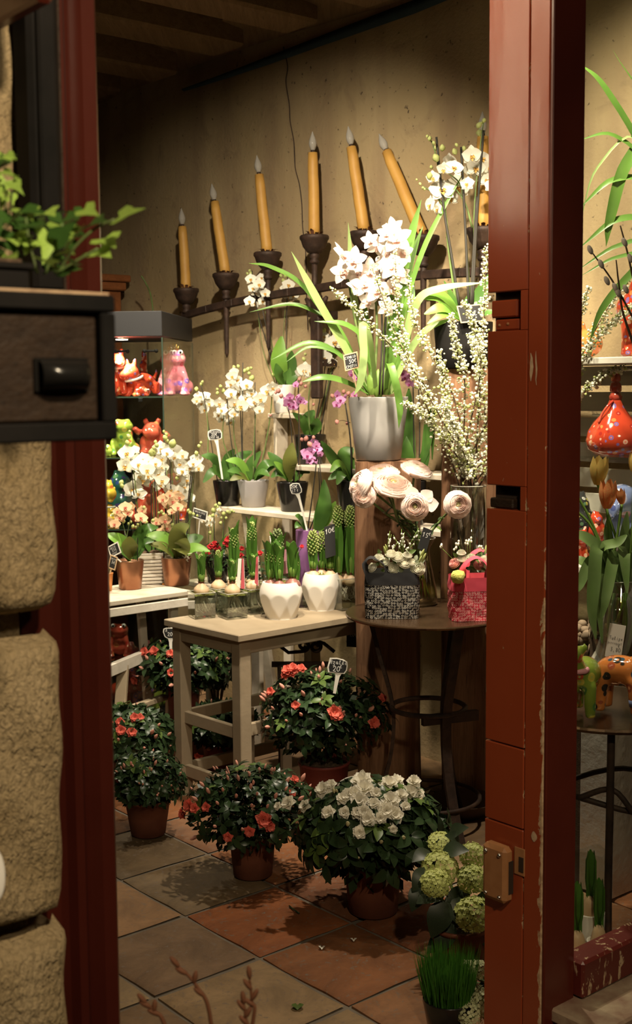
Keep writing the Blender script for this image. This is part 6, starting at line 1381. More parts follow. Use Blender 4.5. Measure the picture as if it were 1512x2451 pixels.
# --- felt and cotton bags
def bag(label, c, wx, wy, h, band, rot, felt, cotton, name='fabric_bag'):
    c = V(c); t = thing(name, label, 'bag', c); R3 = Matrix.Rotation(rot, 3, 'Z')
    def shell(z0, z1, grow, nz, nm, mt, wr):
        b = MB()
        def f(u, v):
            k = v * 4; i = int(k) % 4; tt = k - int(k); cs = [(-1, -1), (1, -1), (1, 1), (-1, 1)]
            x0, y0 = cs[i]; x1, y1 = cs[(i + 1) % 4]; x, y = x0 + (x1 - x0) * tt, y0 + (y1 - y0) * tt
            l = math.hypot(x, y); sq = 1 - .10 * max(0, l - 1.2) / .21
            z = z0 + (z1 - z0) * u; bul = 1 + .035 * sin(PI * min(1, z / h)) + wr * sin(7 * x + 23 * z / h + 5 * y) + wr * .7 * sin(13 * y - 31 * z / h * .5 + 9 * x)
            return c + R3 @ V((x * wx * sq * bul * grow, y * wy * sq * bul * grow, z))
        b.grid(f, nz, 48, cv=True)
        if z0 < .001: bot = [f(0, k / 24) for k in range(24)]; b.add(bot, [tuple(range(24))[::-1]], 0)
        return b.build(nm, mt, t)
    shell(.0004, h - band + .004, 1.0, 14, 'cotton_body', M[cotton], .016)
    shell(h - band, h, 1.012, 6, 'felt_band', M[felt], .008)
    shell(h - band, h - .001, .97, 3, 'lining', M[felt], .008)
    b = MB(); b.box(c + V((0, 0, h - .035)), R3 @ V((wx * .93, 0, 0)), R3 @ V((0, wy * .93, 0)), V((0, 0, .012)), .004); b.build('flower_foam', M['moss'], t)
    return t, R3, c + V((0, 0, h))
bc = P(937, 925, 4.075); bc.z = RZs; bh = P(937, 1374, 4.0).z - RZ
bt, R3, btop = bag('black bag with white flower print and felt band, filled with white roses', bc, .0865, .058, bh, .040, -.05, 'felt_black', 'bag_black')
def handle(t, R3, top, x0, x1, y, hgt, lean, mat, w=.011):
    b = MB(); pts_ = cat_rom([top + R3 @ V(q) for q in ((x0, y, -.03), (x0 + lean[0] * .5, y - lean[1] * .5, hgt * .55), ((x0 + x1) / 2 + lean[0], y - lean[1], hgt), (x1 + lean[0] * .5, y - lean[1] * .5, hgt * .55), (x1, y, -.03))], 6)
    b.blade(pts_, [w] * len(pts_), R3 @ V((0, -.3, 1)), 0); b.blade([p + R3 @ V((0, .002, -.0015)) for p in pts_], [w] * len(pts_), R3 @ V((0, .3, -1)), 0); return b.build('handle', M[mat], t)
handle(bt, R3, btop, -.075, -.012, -.050, .052, (-.025, .01), 'felt_black')
pc = P(1138, 925, 4.02); pc.z = RZs; ph_ = P(1138, 1383, 3.97).z - RZ
ptb, R3p, ptop = bag('pink bag with white flower print and felt band, filled with roses', pc, .080, .055, ph_, .044, .06, 'felt_pink', 'bag_red')
handle(ptb, R3p, ptop, -.047, .030, -.052, .068, (.0, .012), 'felt_pink', .012); handle(ptb, R3p, ptop, -.020, .055, .050, .075, (.012, -.01), 'felt_pink', .012)
# posies
t = thing('rose_posy', 'posy of white roses, buds and eucalyptus in the black bag', 'bouquet', btop - V((0, 0, .03)))
for i, (x, y, r_, nv) in enumerate([(905, 1334, 14, (-.3, -.4, 1)), (935, 1325, 15, (-.1, -.5, 1)), (952, 1332, 17, (0, -.6, .9)), (968, 1345, 19, (.1, -.7, .7)), (938, 1361, 17, (-.2, -1, .35)), (1000, 1360, 20, (.25, -.9, .4)), (890, 1358, 13, (-.6, -.6, .5)), (975, 1328, 13, (.2, -.3, 1)), (920, 1345, 13, (-.3, -.8, .6)), (985, 1345, 13, (.3, -.5, .8))]):
    p = P(x, y, 4.03); inst('bloom', ME['rose_w'][i % 2], t, p, frameZ(V(nv)), pxr(r_, 4.03))
for x, y, r_ in ((921, 1317, 8), (1010, 1325, 9), (1014, 1335, 9), (1006, 1338, 7), (924, 1310, 6)): p = P(x, y, 4.02); inst('bud', ME['bud'], t, p, frameZ(V((.4 if x > 950 else -.3, -.3, 1))), (pxr(r_, 4), pxr(r_, 4), pxr(r_ * 3.0, 4)))
for i in range(34):
    x, y = 895 + rnd.random() * 120, 1322 + rnd.random() * 48; p = P(x, y, 4.045 + jit(.02)); inst('leaf', ME['euca_leaf'] if i % 3 else ME['az_young'], t, p, frame(V((jit(1), jit(.6), jit(.8) + .3)), V((0, -1, .4)) + rv(.5)), rnd.uniform(.018, .028))
b = MB(); bf = MB()
for q in range(9):
    x0, y0 = 945 + jit(25), 1335; x1, y1 = x0 + jit(32) + 5, 1262 + rnd.random() * 40; p0, p1 = P(x0, y0, 4.05), P(x1, y1, 4.05); b.tube([p0, p0.lerp(p1, .5) + rv(.004), p1], .0007, 4)
    for m_ in range(5): s_ = rnd.uniform(.45, 1); p = p0.lerp(p1, s_) + rv(.006); bf.ell(p, (.0028, .0028, .004), 6, 4)
b.build('sprigs', M['hya_base'], t)['kind'] = 'stuff'; bf.build('sprig_flowers', M['white_petal'], t)['kind'] = 'stuff'
t = thing('rose_posy', 'posy of pink and white roses with a lime moss ball in the pink bag', 'bouquet', ptop - V((0, 0, .03)))
for i, (x, y, r_, nv, m_) in enumerate([(1087, 1347, 15, (-.5, -.7, .6), 'rose_p'), (1107, 1336, 15, (-.1, -.4, 1), 'rose_w'), (1104, 1322, 12, (0, -.3, 1), 'rose_w'), (1162, 1338, 14, (.2, -.5, .9), 'rose_w'), (1145, 1352, 13, (.1, -1, .3), 'rose_p'), (1128, 1332, 12, (0, -.3, 1), 'rose_w'), (1185, 1345, 16, (.3, -.5, .8), 'rose_p')]):
    p = P(x, y, 3.985); inst('bloom', ME[m_][i % len(ME[m_])], t, p, frameZ(V(nv)), pxr(r_, 3.985))
p = P(1096, 1381, 3.945); b = MB(); b.lathe([(0, -.022), (.016, -.018), (.022, -.004), (.0225, .006), (.017, .018), (0, .023)], 18, p, wob=lambda a, z: 1 + .08 * sin(3 * a + 80 * z) + .04 * sin(7 * a)); b.build('moss_ball', M['moss_ball'], t)
inst('bud', ME['bud'], t, P(1162, 1316, 3.99), frameZ(V((.1, 0, 1))), (pxr(7, 4), pxr(7, 4), pxr(24, 4)))
for i in range(26):
    x, y = 1090 + rnd.random() * 90, 1325 + rnd.random() * 45; p = P(x, y, 4.0 + jit(.02)); inst('leaf', ME['az_young'] if i % 2 else ME['az_leaf'], t, p, frame(V((jit(1), jit(.6), jit(.8) + .3)), V((0, -1, .4)) + rv(.5)), rnd.uniform(.018, .026))
b = MB(); bf = MB()
for x0, y0, x1, y1 in ((1085, 1340, 1053, 1308), (1120, 1335, 1118, 1297), (1110, 1335, 1095, 1300), (1135, 1340, 1150, 1310), (1125, 1335, 1124, 1292), (1100, 1338, 1090, 1312)):
    p0, p1 = P(x0, y0, 4.0), P(x1, y1, 4.0); b.tube([p0, p1], .0009, 4)
    for m_ in range(4): p = p1 + rv(.006); bf.ell(p, (.0036, .0036, .005), 6, 4)
b.build('sprigs', M['hya_base'], t)['kind'] = 'stuff'; bf.build('sprig_flowers', M['rose_white'], t)['kind'] = 'stuff'
# ================================================================ azaleas and other pot plants on the floor
def azalea(label, c, prx, ptop, ph, crown, leafL, whorls, fl, fmes, bmes, nb, potmat='terracotta', seed=1, group=None, young=.12, bsz=.011, open_top=True, dflow=None, droop=()):
    """crown = (centre z above the foot, rx, ry, rz); fl: flowers in pixels (x, y, r)"""
    r2 = random.Random(seed); c = V(c); t = thing('potted_azalea', label, 'azalea', c, group)
    pot(t, c, ptop, prx, ph, potmat if not isinstance(potmat, str) else potmat, lip=.004)
    cz, rx, ry, rz = crown; cc = c + V((0, 0, cz))
    b = MB()
    for k in range(9):
        a = k * .7; b.tube([c + V((.01 * cos(a), .01 * sin(a), ph - .02)), cc + V((rx * .4 * cos(a), ry * .4 * sin(a), 0)), cc + V((rx * .75 * cos(a), ry * .75 * sin(a), rz * .3))], [.004, .003, .002], 5)
    b.build('stem', M['twig'], t)['kind'] = 'stuff'
    # inner foliage: many small leaves as one mass
    b = MB()
    for k in range(2000):
        n = V((r2.gauss(0, 1), r2.gauss(0, 1), r2.gauss(0, 1) + .25)).normalized(); s_ = r2.uniform(.30, .94)
        p = cc + V((n.x * rx, n.y * ry, n.z * rz)) * s_; dr = (n + V((r2.uniform(-1, 1), r2.uniform(-1, 1), r2.uniform(-1, .6))) * .9).normalized()
        L = leafL * r2.uniform(.7, 1.0); sd = dr.cross(n + V((.1, .2, .3))).normalized() * L * .30
        b.add([p, p + dr * L * .5 + sd, p + dr * L, p + dr * L * .5 - sd], [(0, 1, 2, 3)])
    b.build('inner_foliage', M['azalea_leaf'], t)['kind'] = 'stuff'
    # outer whorls, every leaf a part
    cnt = 0; cen = []
    cam_d_ = (EYE - cc).normalized()
    k = 0
    while len(cen) < int(whorls * 1.2) and k < 4000:
        k += 1
        n = V((r2.gauss(0, 1), r2.gauss(0, 1), r2.gauss(0, 1) + .35)).normalized()
        if n.z < -.45 or n.dot(cam_d_) < -.15: continue
        p = cc + V((n.x * rx, n.y * ry, n.z * rz)) * r2.uniform(.92, 1.07)
        if any((p - q[0]).length < leafL * .56 for q in cen): continue
        cen.append((p, n))
    for p, n in cen:
        ax = (n + V((0, 0, .35)) + V((r2.uniform(-.3, .3),) * 3)).normalized(); m = r2.choice((4, 5, 5, 6)); a0 = r2.uniform(0, 6); fx = frameZ(ax)
        yg = r2.random() < young
        for q in range(m):
            a = a0 + 2 * PI * q / m + r2.uniform(-.25, .25); dr = fx @ V((cos(a), sin(a), r2.uniform(-.15, .45)))
            L = leafL * r2.uniform(.75, 1.15)
            inst('leaf', ME['az_young'] if yg else ME['az_leaf'], t, p + dr * L * .08, frame(dr, ax), (L, L, L))
    if nb:
        step = max(1, len(cen) // nb)
        for p, n in cen[::step][:nb]:
            for q in range(r2.choice((1, 2, 2))):
                inst('bud', bmes, t, p + n * leafL * .25 + V((r2.uniform(-1, 1), r2.uniform(-1, 1), r2.uniform(0, 1))) * .006, frameZ(n + V((0, 0, .6)) + V((r2.uniform(-.4, .4), r2.uniform(-.4, .4), 0))), (bsz * r2.uniform(.8, 1.2),) * 2 + (bsz * r2.uniform(1.4, 2.0),))
    for i, (x, y, r_) in enumerate(fl):
        rr = ray(x, y); # nearest point of the crown surface along the pixel's line
        dd = (cc.y - (cc.y - 0) * 0)
        best = None
        for s_ in range(60):
            q = EYE + rr * ((cc.y - max(rx, ry) * 1.15 + s_ * max(rx, ry) * .03) / rr.y); e = V(((q.x - cc.x) / rx, (q.y - cc.y) / ry, (q.z - cc.z) / rz)).length
            if e <= 1.06: best = q; break
        if best is None: best = EYE + rr * ((cc.y - .02) / rr.y)
        n = V(((best.x - cc.x) / rx, (best.y - cc.y) / ry, (best.z - cc.z) / rz)).normalized()
        ex = fmes[i % len(fmes)] if r_ >= 11 else bmes
        best = best + TOCAM(best) * .012
        if r_ >= 11: inst('flower', ex, t, best, frameZ(n + TOCAM(best) * .8 + rv(.25)), pxr(r_ * 1.12, best.y))
        else: inst('bud', ex, t, best, frameZ(n + V((0, 0, .5)) + rv(.3)), (pxr(r_ * 1.5, best.y),) * 2 + (pxr(r_ * 2.4, best.y),))
    return t
def floorp(px, py): q = PZ(px, py, 0); q.z = .0075; return q
AR, AW, BA, BW = ME['az_red'], ME['az_white'], ME['bud_az'], ME['bud_azw']
c = floorp(355, 2000); azalea('budding azalea in the terracotta pot standing alone at the left', c, .058, .076, .125, (.185, .125, .125, .088), .030, 40, [(279, 1847, 5), (297, 1833, 7), (318, 1833, 5), (372, 1826, 7), (431, 1852, 6), (400, 1822, 5), (333, 1875, 4), (290, 1838, 5), (410, 1880, 4)], AR, BA, 9, seed=1, bsz=.009)
c = floorp(605, 2098); azalea('wide azalea with coral buds in front of the greige table', c, .060, .072, .135, (.205, .200, .175, .125), .034, 56, [(451, 1928, 16), (437, 1948, 13), (465, 1935, 13), (493, 1932, 12), (466, 1912, 9), (630, 1962, 20), (645, 1978, 14), (597, 1990, 14), (545, 2003, 13), (465, 2005, 10), (498, 1893, 9), (570, 1862, 8), (600, 1882, 8), (606, 1873, 7), (620, 1844, 8), (650, 1845, 9), (688, 1868, 9), (705, 1866, 11), (725, 1861, 10), (698, 1898, 11), (720, 1911, 9), (660, 1905, 9), (602, 1928, 8), (565, 1905, 8), (533, 1890, 7), (520, 1922, 7), (514, 1978, 8), (483, 1877, 8), (580, 1985, 8), (640, 1930, 7), (615, 1900, 7), (545, 1862, 7)], AR, BA, 16, seed=2, bsz=.010)
c = floorp(893, 2185); c2 = c; azalea('white azalea in full bloom at the front', c, .070, .084, .15, (.232, .205, .17, .135), .052, 52, [(866, 1874, 30), (872, 1890, 28), (774, 1892, 23), (792, 1878, 14), (730, 1930, 17), (690, 1922, 19), (665, 1930, 11), (930, 1878, 24), (948, 1872, 20), (978, 1898, 22), (990, 1872, 18), (1000, 1900, 16), (860, 1918, 24), (835, 1905, 22), (820, 1912, 17), (848, 1900, 20), (935, 1918, 25), (925, 1940, 24), (945, 1952, 22), (910, 1958, 17), (870, 1945, 20), (880, 1960, 22), (855, 1945, 17), (785, 1945, 18), (825, 1945, 16), (860, 1992, 18), (940, 1985, 12), (970, 1930, 13), (1005, 1918, 10), (912, 2015, 9), (965, 2006, 10), (832, 1972, 10), (858, 2053, 6), (1002, 1905, 11), (900, 1900, 16), (895, 1925, 18), (960, 1905, 18)], AW, BW, 4, seed=3, young=.1, bsz=.011)
# low shoot of the white azalea in front of its pot
t = bpy.data.objects['potted_azalea.002'] if 'potted_azalea.002' in bpy.data.objects else None
p = P(880, 2140, 3.50)
for q in range(7):
    a = q * 2 * PI / 7; dr = V((cos(a), -.5, sin(a) * .75 - .1)); inst('leaf', ME['az_young'], t, p, frame(dr, V((0, -1, .6))), .045)
b = MB(); b.tube([c2 + V((-.02, -.03, .15)), p + V((0, .02, .045)), p], .0022, 5); b.build('shoot', M['stem'], t); inst('bud', BW, t, p + V((0, -.01, .0)), frameZ(V((0, -.5, .8))), (.008, .008, .016))
c = P(776, 1940, 4.28); c.z = .0075; azalea('tall coral azalea in a dark pot half under the greige table', c, .070, .088, .19, (.345, .22, .15, .155), .038, 60, [(687, 1605, 15), (700, 1600, 14), (720, 1601, 13), (683, 1616, 12), (698, 1612, 12), (773, 1592, 8), (765, 1603, 8), (632, 1665, 9), (628, 1672, 9), (637, 1660, 8), (647, 1655, 11), (675, 1643, 9), (725, 1660, 10), (707, 1689, 12), (652, 1695, 7), (720, 1710, 8), (640, 1740, 9), (800, 1705, 18), (808, 1712, 15), (766, 1684, 5), (685, 1725, 6), (822, 1705, 7), (895, 1729, 15), (915, 1671, 11), (888, 1697, 10), (852, 1712, 7), (838, 1605, 6), (805, 1636, 6), (745, 1612, 6)], AR, BA, 14, 'plum', seed=4, bsz=.010)
blk = P(425, 925, 5.0); blk.z = .0075
b = MB(); b.lathe([(0, 0), (.105, 0), (.098, .05), (.100, .125), (.094, .132), (0, .132)], 22, blk, wob=lambda a, z: 1 + .06 * sin(3 * a + z * 9) + .03 * sin(8 * a)); tag(b.build('log_block', M['beam'], None, blk), 'short log block lifting the azalea in front of the showcase', 'log')
c = blk + V((0, 0, .133)); azalea('red azalea in a dark pot on the log block before the showcase', c, .055, .070, .16, (.235, .185, .15, .115), .038, 50, [(345, 1560, 12), (368, 1558, 12), (408, 1565, 11), (340, 1600, 9), (322, 1628, 11), (410, 1610, 11), (385, 1588, 7), (467, 1610, 6), (410, 1640, 9), (518, 1578, 7), (430, 1615, 7), (352, 1575, 8)], AR, BA, 10, 'plum', seed=5, bsz=.009)
c = floorp(318, 1893); azalea('low red azalea beside the left jamb behind the terracotta pot', c, .065, .080, .14, (.205, .165, .15, .100), .040, 46, [(287, 1728, 11), (289, 1748, 13), (315, 1752, 13), (322, 1718, 12), (335, 1718, 11), (260, 1732, 11), (364, 1752, 9), (373, 1763, 8), (405, 1757, 7), (283, 1770, 7), (380, 1735, 6), (345, 1790, 6)], AR, BA, 9, 'plum', seed=6, bsz=.009)
c = floorp(530, 1852); azalea('dark azalea in the shade under the greige table', c, .06, .072, .12, (.185, .15, .12, .085), .038, 34, [(475, 1810, 12), (502, 1792, 9), (660, 1792, 7)], AR, BA, 4, 'plum', seed=7)
c = P(520, 1700, 5.25); c.z = .0075; azalea('azalea at the back between the showcase and the greige table', c, .06, .072, .14, (.33, .12, .10, .11), .038, 28, [(517, 1579, 7), (552, 1610, 10)], AR, BA, 4, 'plum', seed=8)
# dark bark pot behind the dining corner
# ---- lime hydrangeas
def hydr_head(n=46, seed=1):
    b = MB(); r2 = random.Random(seed)
    for k in range(n):
        z = 1 - 1.25 * (k + .5) / n; a = k * 2.39996; s_ = math.sqrt(max(0, 1 - z * z)); nn = V((s_ * cos(a), s_ * sin(a), z)); fx = frameZ(nn + V((r2.uniform(-.25, .25), r2.uniform(-.25, .25), 0))); p = nn * r2.uniform(.86, 1.0)
        a0 = r2.uniform(0, 6)
        for q in range(4):
            ca, sa = cos(a0 + q * PI / 2), sin(a0 + q * PI / 2); w = .22; L = .30
            pts_ = [(0, .02, 0), (w * .55, L * .45, .05), (w * .62, L * .80, .02), (0, L, .0), (-w * .62, L * .80, .06), (-w * .55, L * .45, .01)]
            b.add([p + fx @ V((x * ca - y * sa, x * sa + y * ca, zz)) for x, y, zz in pts_], [(0, 1, 2, 3), (0, 3, 4, 5)], 0, True)
    return b
HH = [hydr_head(46, k).mesh('flower_head', [M['hydr']]) for k in (1, 2)]; HP = hydr_head(30, 5).mesh('flower_head', [M['hydr_pale']])
HL = leaf_me('leaf', 'hydr_leaf', 1, .36, .22, .18, .8)
def hydrangea(label, c, ph, pr, heads, hme, leaves, potmat='terracotta', seed=1):
    r2 = random.Random(seed); t = thing('potted_hydrangea', label, 'hydrangea', c); pot(t, c, pr, pr * .76, ph, potmat, lip=.004)
    for i, (x, y, rx, ry, dd) in enumerate(heads):
        p = P(x, y, dd); o = inst('flower_head', hme[i % len(hme)], t, p, frameZ(TOCAM(p) * .55 + V((0, -.1, .9))), (pxr(rx, dd), pxr(rx, dd), pxr(ry, dd))); o['kind'] = 'stuff'
        b = MB(); b.tube([c + V((jit(.01), jit(.01), ph - .02)), p - V((0, 0, .01))], .004, 6); b.build('stem', M['stem'], t)
    for x, y, dx, dy, L, dd in leaves:
        p = P(x, y, dd); q = P(x + dx, y + dy, dd - .03); inst('leaf', HL, t, p, frame(q - p, TOCAM(p) + V((0, 0, .6)) + rv(.2)), pxr(L, dd))
    return t
c = floorp(1100, 2330); d = c.y
hydrangea('lime green hydrangea in a terracotta pot beside the red jamb', c, .13, .078, [(1052, 2082, 46, 42, d + .02), (1042, 2115, 38, 30, d - .05), (1130, 2050, 34, 34, d + .06), (1128, 2105, 38, 30, d), (1055, 2018, 34, 16, d + .12), (1132, 2190, 46, 44, d - .06), (1008, 2048, 18, 16, d + .1), (1185, 2120, 40, 36, d)], HH,
          [(1020, 2080, -26, 40, 62, d), (1010, 2120, -20, 45, 66, d), (1060, 2130, -50, 20, 75, d - .02), (1070, 2160, -30, 60, 92, d - .04), (1090, 2150, 20, 55, 80, d - .03), (1080, 2210, -25, 50, 80, d - .04), (1110, 2230, 10, 50, 80, d - .03), (1060, 2040, 50, -10, 66, d + .05), (1100, 2080, 30, 30, 66, d + .02), (1030, 2040, -30, 10, 60, d + .06), (1075, 2000, 30, -20, 60, d + .12), (1100, 2020, -20, -20, 60, d + .1), (1140, 2150, 40, 10, 70, d - .02), (1060, 2100, -50, 5, 60, d + .03), (1070, 2240, -40, 30, 66, d), (1120, 2140, -40, 10, 70, d + .02), (1150, 2230, 40, 30, 76, d - .02), (1010, 2060, -25, -15, 56, d + .1)], seed=3)
c = PZ(1150, 2470, 0); c.z = .0075; d = c.y
hydrangea('pale variegated hydrangea next to the pot of grass by the red jamb', c + V((.06, 0, 0)), .11, .066, [(1120, 2318, 22, 20, d), (1145, 2322, 26, 24, d - .01), (1138, 2385, 34, 26, d - .02), (1105, 2335, 14, 12, d), (1125, 2428, 36, 28, d - .06), (1165, 2400, 40, 34, d - .05)], [HP],
          [(1120, 2340, -20, 40, 60, d), (1140, 2400, -40, 30, 60, d), (1150, 2350, 40, 20, 60, d), (1130, 2370, 10, 50, 60, d)], seed=4)
# ---- pot of wheatgrass
c = PZ(1073, 2478, 0); c.z = .0075; d = c.y
t = thing('grass_pot', 'black pot of fine bright wheatgrass at the foot of the red jamb', 'grass', c); pot(t, c, .060, .047, .085, 'black_gloss')
b = MB(); r2 = random.Random(4)
for k in range(1500):
    a = r2.uniform(0, 6.3); r_ = .056 * math.sqrt(r2.random()); p = c + V((r_ * cos(a), r_ * sin(a), .075)); L = r2.uniform(.085, .135); ln = V((r2.uniform(-.12, .12) + r_ * cos(a) * 2.2, r2.uniform(-.12, .12) + r_ * sin(a) * 2.2, 1)); ln = ln * L; w = .0011; sd = V((cos(k), sin(k), 0)) * w
    b.add([p - sd, p + sd, p + ln * .6 + sd * .8, p + ln, p + ln * .6 - sd * .8], [(0, 1, 2, 4), (4, 2, 3)], 0)
b.build('grass_blades', M['grass'], t)['kind'] = 'stuff'
# ---- empty dark bowl near the beams' feet
c = floorp(1110, 1952); t = thing('plant_bowl', 'empty dark brown plastic bowl on the floor under the bistro table', 'bowl', c)
b = MB(); b.lathe([(0, 0), (.07, 0), (.11, .05), (.115, .055), (.112, .055), (.07, .006), (0, .006)], 28, c); b.build('body', M['twig'], t)
# ---- fallen bits on the tiles
for x, y, lab, kk in ((770, 2271, 'small cream petal lying on the tile in the middle of the doorway', 0), (846, 2252, 'tiny cream petal on the tile right of the other petal', 0), (712, 2412, 'small green leaf lying on the pale tile at the front', 1), (703, 2178, 'short bit of green stem lying on the orange tile', 2)):
    p = PZ(x, y, .0075)
    if kk == 2:
        b = MB(); b.tube([PZ(692, 2168, .009), PZ(703, 2177, .0105), PZ(716, 2186, .009)], .0022, 5); tag(b.build('stem_bit', M['azalea_leaf'], None, p), lab, 'stem')
    else:
        b = MB(); L = .012 if kk == 0 else .02; b.grid(lambda u, v: p + V(((v - .5) * 1.5 * L * sin(PI * (.1 + .8 * u)), (u - .5) * 2 * L * .7, .002 + .004 * (v - .5) ** 2 * 4 + .002 * sin(4 * u))), 5, 4)
        tag(b.build('fallen_petal' if kk == 0 else 'fallen_leaf', M['rose_white'] if kk == 0 else M['azalea_young'], None, p), lab, 'petal' if kk == 0 else 'leaf')
# ================================================================ near things: ivy, twigs, tulips, window plants
def ivy_me(mat):
    b = MB(); pts_ = [(0, -.05), (.34, -.28), (.52, .02), (.34, .30), (.20, .42), (.0, 1.0), (-.20, .42), (-.34, .30), (-.52, .02), (-.34, -.28)]
    vs = [V((x, y + .1, .10 * abs(x) - .06 * y * y)) for x, y in pts_] + [V((0, .25, -.03))]
    b.add(vs, [(10, i, (i + 1) % 10) for i in range(10)], 0, True); return b.mesh('leaf', [M[mat]])
IV = ivy_me('ivy'); M['ivy_dark'] = petal_mat('dark_ivy_leaf', (.05, .12, .022), (.03, .07, .014), .2, .3, 25, .35); IVD = ivy_me('ivy_dark')
# tray of ivy on the drawer box
q = P(85, 700, 1.36); u2c, u1c = q.dot(U2), 1.26
tb = W(u1c, cu2 - .165, zt_ + .0045)
t = thing('potted_ivy', 'bright green ivy in a black tray on top of the drawer box', 'ivy', tb)
b = MB(); b.box(tb + V((0, 0, .012)), U1 * .085, U2 * .105, V((0, 0, .012)), .003); b.box(tb + V((0, 0, .026)), U1 * .089, U2 * .109, V((0, 0, .0035)), .002); b.build('tray', M['black_paint'], t)
b = MB(); b.box(tb + V((0, 0, .030)), U1 * .08, U2 * .10, V((0, 0, .004)), .002); b.build('soil', M['soil'], t)
D_ = 1.33
IL = [(283, 520, 20, -8, 62, 0), (232, 598, 40, 18, 74, 0), (250, 570, 38, 30, 66, 0), (215, 536, 30, -8, 64, 1), (150, 540, 20, 40, 66, 0), (185, 560, -30, 35, 62, 0), (120, 560, -10, 45, 62, 0), (80, 575, -25, 38, 62, 0), (105, 620, 30, 20, 56, 0), (60, 500, 22, 30, 56, 0), (40, 520, -30, 25, 58, 1), (30, 560, 20, 40, 58, 0), (150, 600, 45, 10, 58, 0), (20, 610, -20, 35, 56, 0), (110, 505, 40, 18, 54, 0), (165, 620, 25, 20, 50, 1), (75, 545, 30, -15, 50, 1), (200, 500, 30, 12, 46, 0), (10, 545, -30, 10, 56, 1), (135, 575, 25, -25, 52, 1)]
r2 = random.Random(9)
for x, y, dx, dy, L, dk in IL:
    p = P(x, y, D_ + r2.uniform(-.05, .05)); e = P(x + dx, y + dy, D_ - .01)
    inst('leaf', IVD if dk else IV, t, p, frame(e - p, V((.25, -.55, .8)) + V((r2.uniform(-.5, .5), r2.uniform(-.3, .3), 0))), pxr(L * 1.25, D_))
for k in range(60):
    x, y = r2.uniform(-60, 190), r2.uniform(500, 655); p = P(x, y, D_ + r2.uniform(.0, .10)); inst('leaf', IVD, t, p, frame(V((r2.uniform(-1, 1), r2.uniform(-1, .3), r2.uniform(-.8, .3))), V((.1, -.6, .8))), r2.uniform(.016, .026))
for l in ([(140, 650), (180, 590), (230, 545), (275, 525)], [(130, 655), (190, 620), (235, 595)], [(90, 655), (70, 580), (60, 510)], [(110, 655), (130, 580), (150, 535)]):
    pp = ppts(l, D_, 5); b = MB(); b.tube(pp, .0016, 5); b.build('vine', M['stem'], t)
# second, taller ivy further left
tb2 = W(1.30, cu2 - .30, zt_ + .0045); t = thing('potted_ivy', 'taller pale ivy at the left edge above the drawer box', 'ivy', tb2)
pot(t, tb2, .036, .030, .055, 'black_paint')
for k in range(46):
    x, y = r2.uniform(-90, 42), r2.uniform(360, 470); p = P(x, y, 1.40 + r2.uniform(-.05, .05)); inst('leaf', IV if r2.random() < .6 else IVD, t, p, frame(V((r2.uniform(-1, 1), -.3, r2.uniform(-1, .4))), V((.3, -.6, .7)) + rv(.4)), r2.uniform(.014, .022))
for k in range(8): b = MB(); b.tube([tb2 + V((0, 0, .04)), P(-60 + 12 * k, 520, 1.42), P(-70 + 14 * k, 400 + 8 * k, 1.40)], .0016, 5); b.build('vine', M['stem'], t)
# white oval tag at the far left
p = P(-14, 2095, 1.45); o = MB(); o.lathe([(0, -.004), (.022, -.004), (.024, 0), (.022, .004), (0, .004)], 28, p, 0, frameZ(TOCAM(p)) @ Matrix.Diagonal((.55, 1.35, 1))); tl = thing('oval_plaque', 'pale oval enamel plaque on the stone at the lower left edge', 'plaque', p); o.build('plate', M['white_glaze'], tl)
b = MB(); b.bar(p, p + U1 * .18, .01, .01); b.build('hook', M['iron'], tl)
# budding twigs in a vessel below the frame
vb_ = P(505, 2760, 1.62); vt = thing('twig_bunch', 'bare budding brown twigs rising at the bottom of the doorway', 'branch', vb_)
for l in ([(520, 2800), (505, 2451), (470, 2360), (426, 2312)], [(530, 2800), (604, 2451), (603, 2400), (597, 2340)], [(500, 2800), (400, 2470), (372, 2425), (348, 2400)], [(540, 2800), (592, 2500), (588, 2440), (583, 2400)]):
    pp = ppts(l, 1.62, 7); n_ = len(pp); b = MB(); b.tube(pp, [.0038 - .0022 * i / n_ for i in range(n_)], 6); b.build('twig', M['twig_red'], vt)
    for q, s_ in ((n_ - 1, 1), (n_ - 4, -1), (n_ - 7, 1), (n_ - 11, -1)):
        dr = ((pp[q] - pp[q - 1]).normalized() + V((.7 * s_ if q < n_ - 1 else 0, 0, .1))).normalized(); b = MB(); b.ell(pp[q] + dr * .007, (.0038, .0038, .010), 7, 6, 0, frameZ(dr)); b.build('bud', M['twig_red'], vt)
b = MB(); b.lathe([(0, 0), (.06, 0), (.075, .20), (.070, .20), (.056, .008), (0, .008)], 24, V((vb_.x, vb_.y, 0))); tag(b.build('zinc_bucket', M['foil'], None, V((vb_.x, vb_.y, 0))), 'zinc bucket on the pavement below the doorway holding bare twigs', 'bucket')
b = MB(); b.tube([V((vb_.x, vb_.y, .01)), vb_], .012, 6); b.build('stem_base', M['twig_red'], vt)
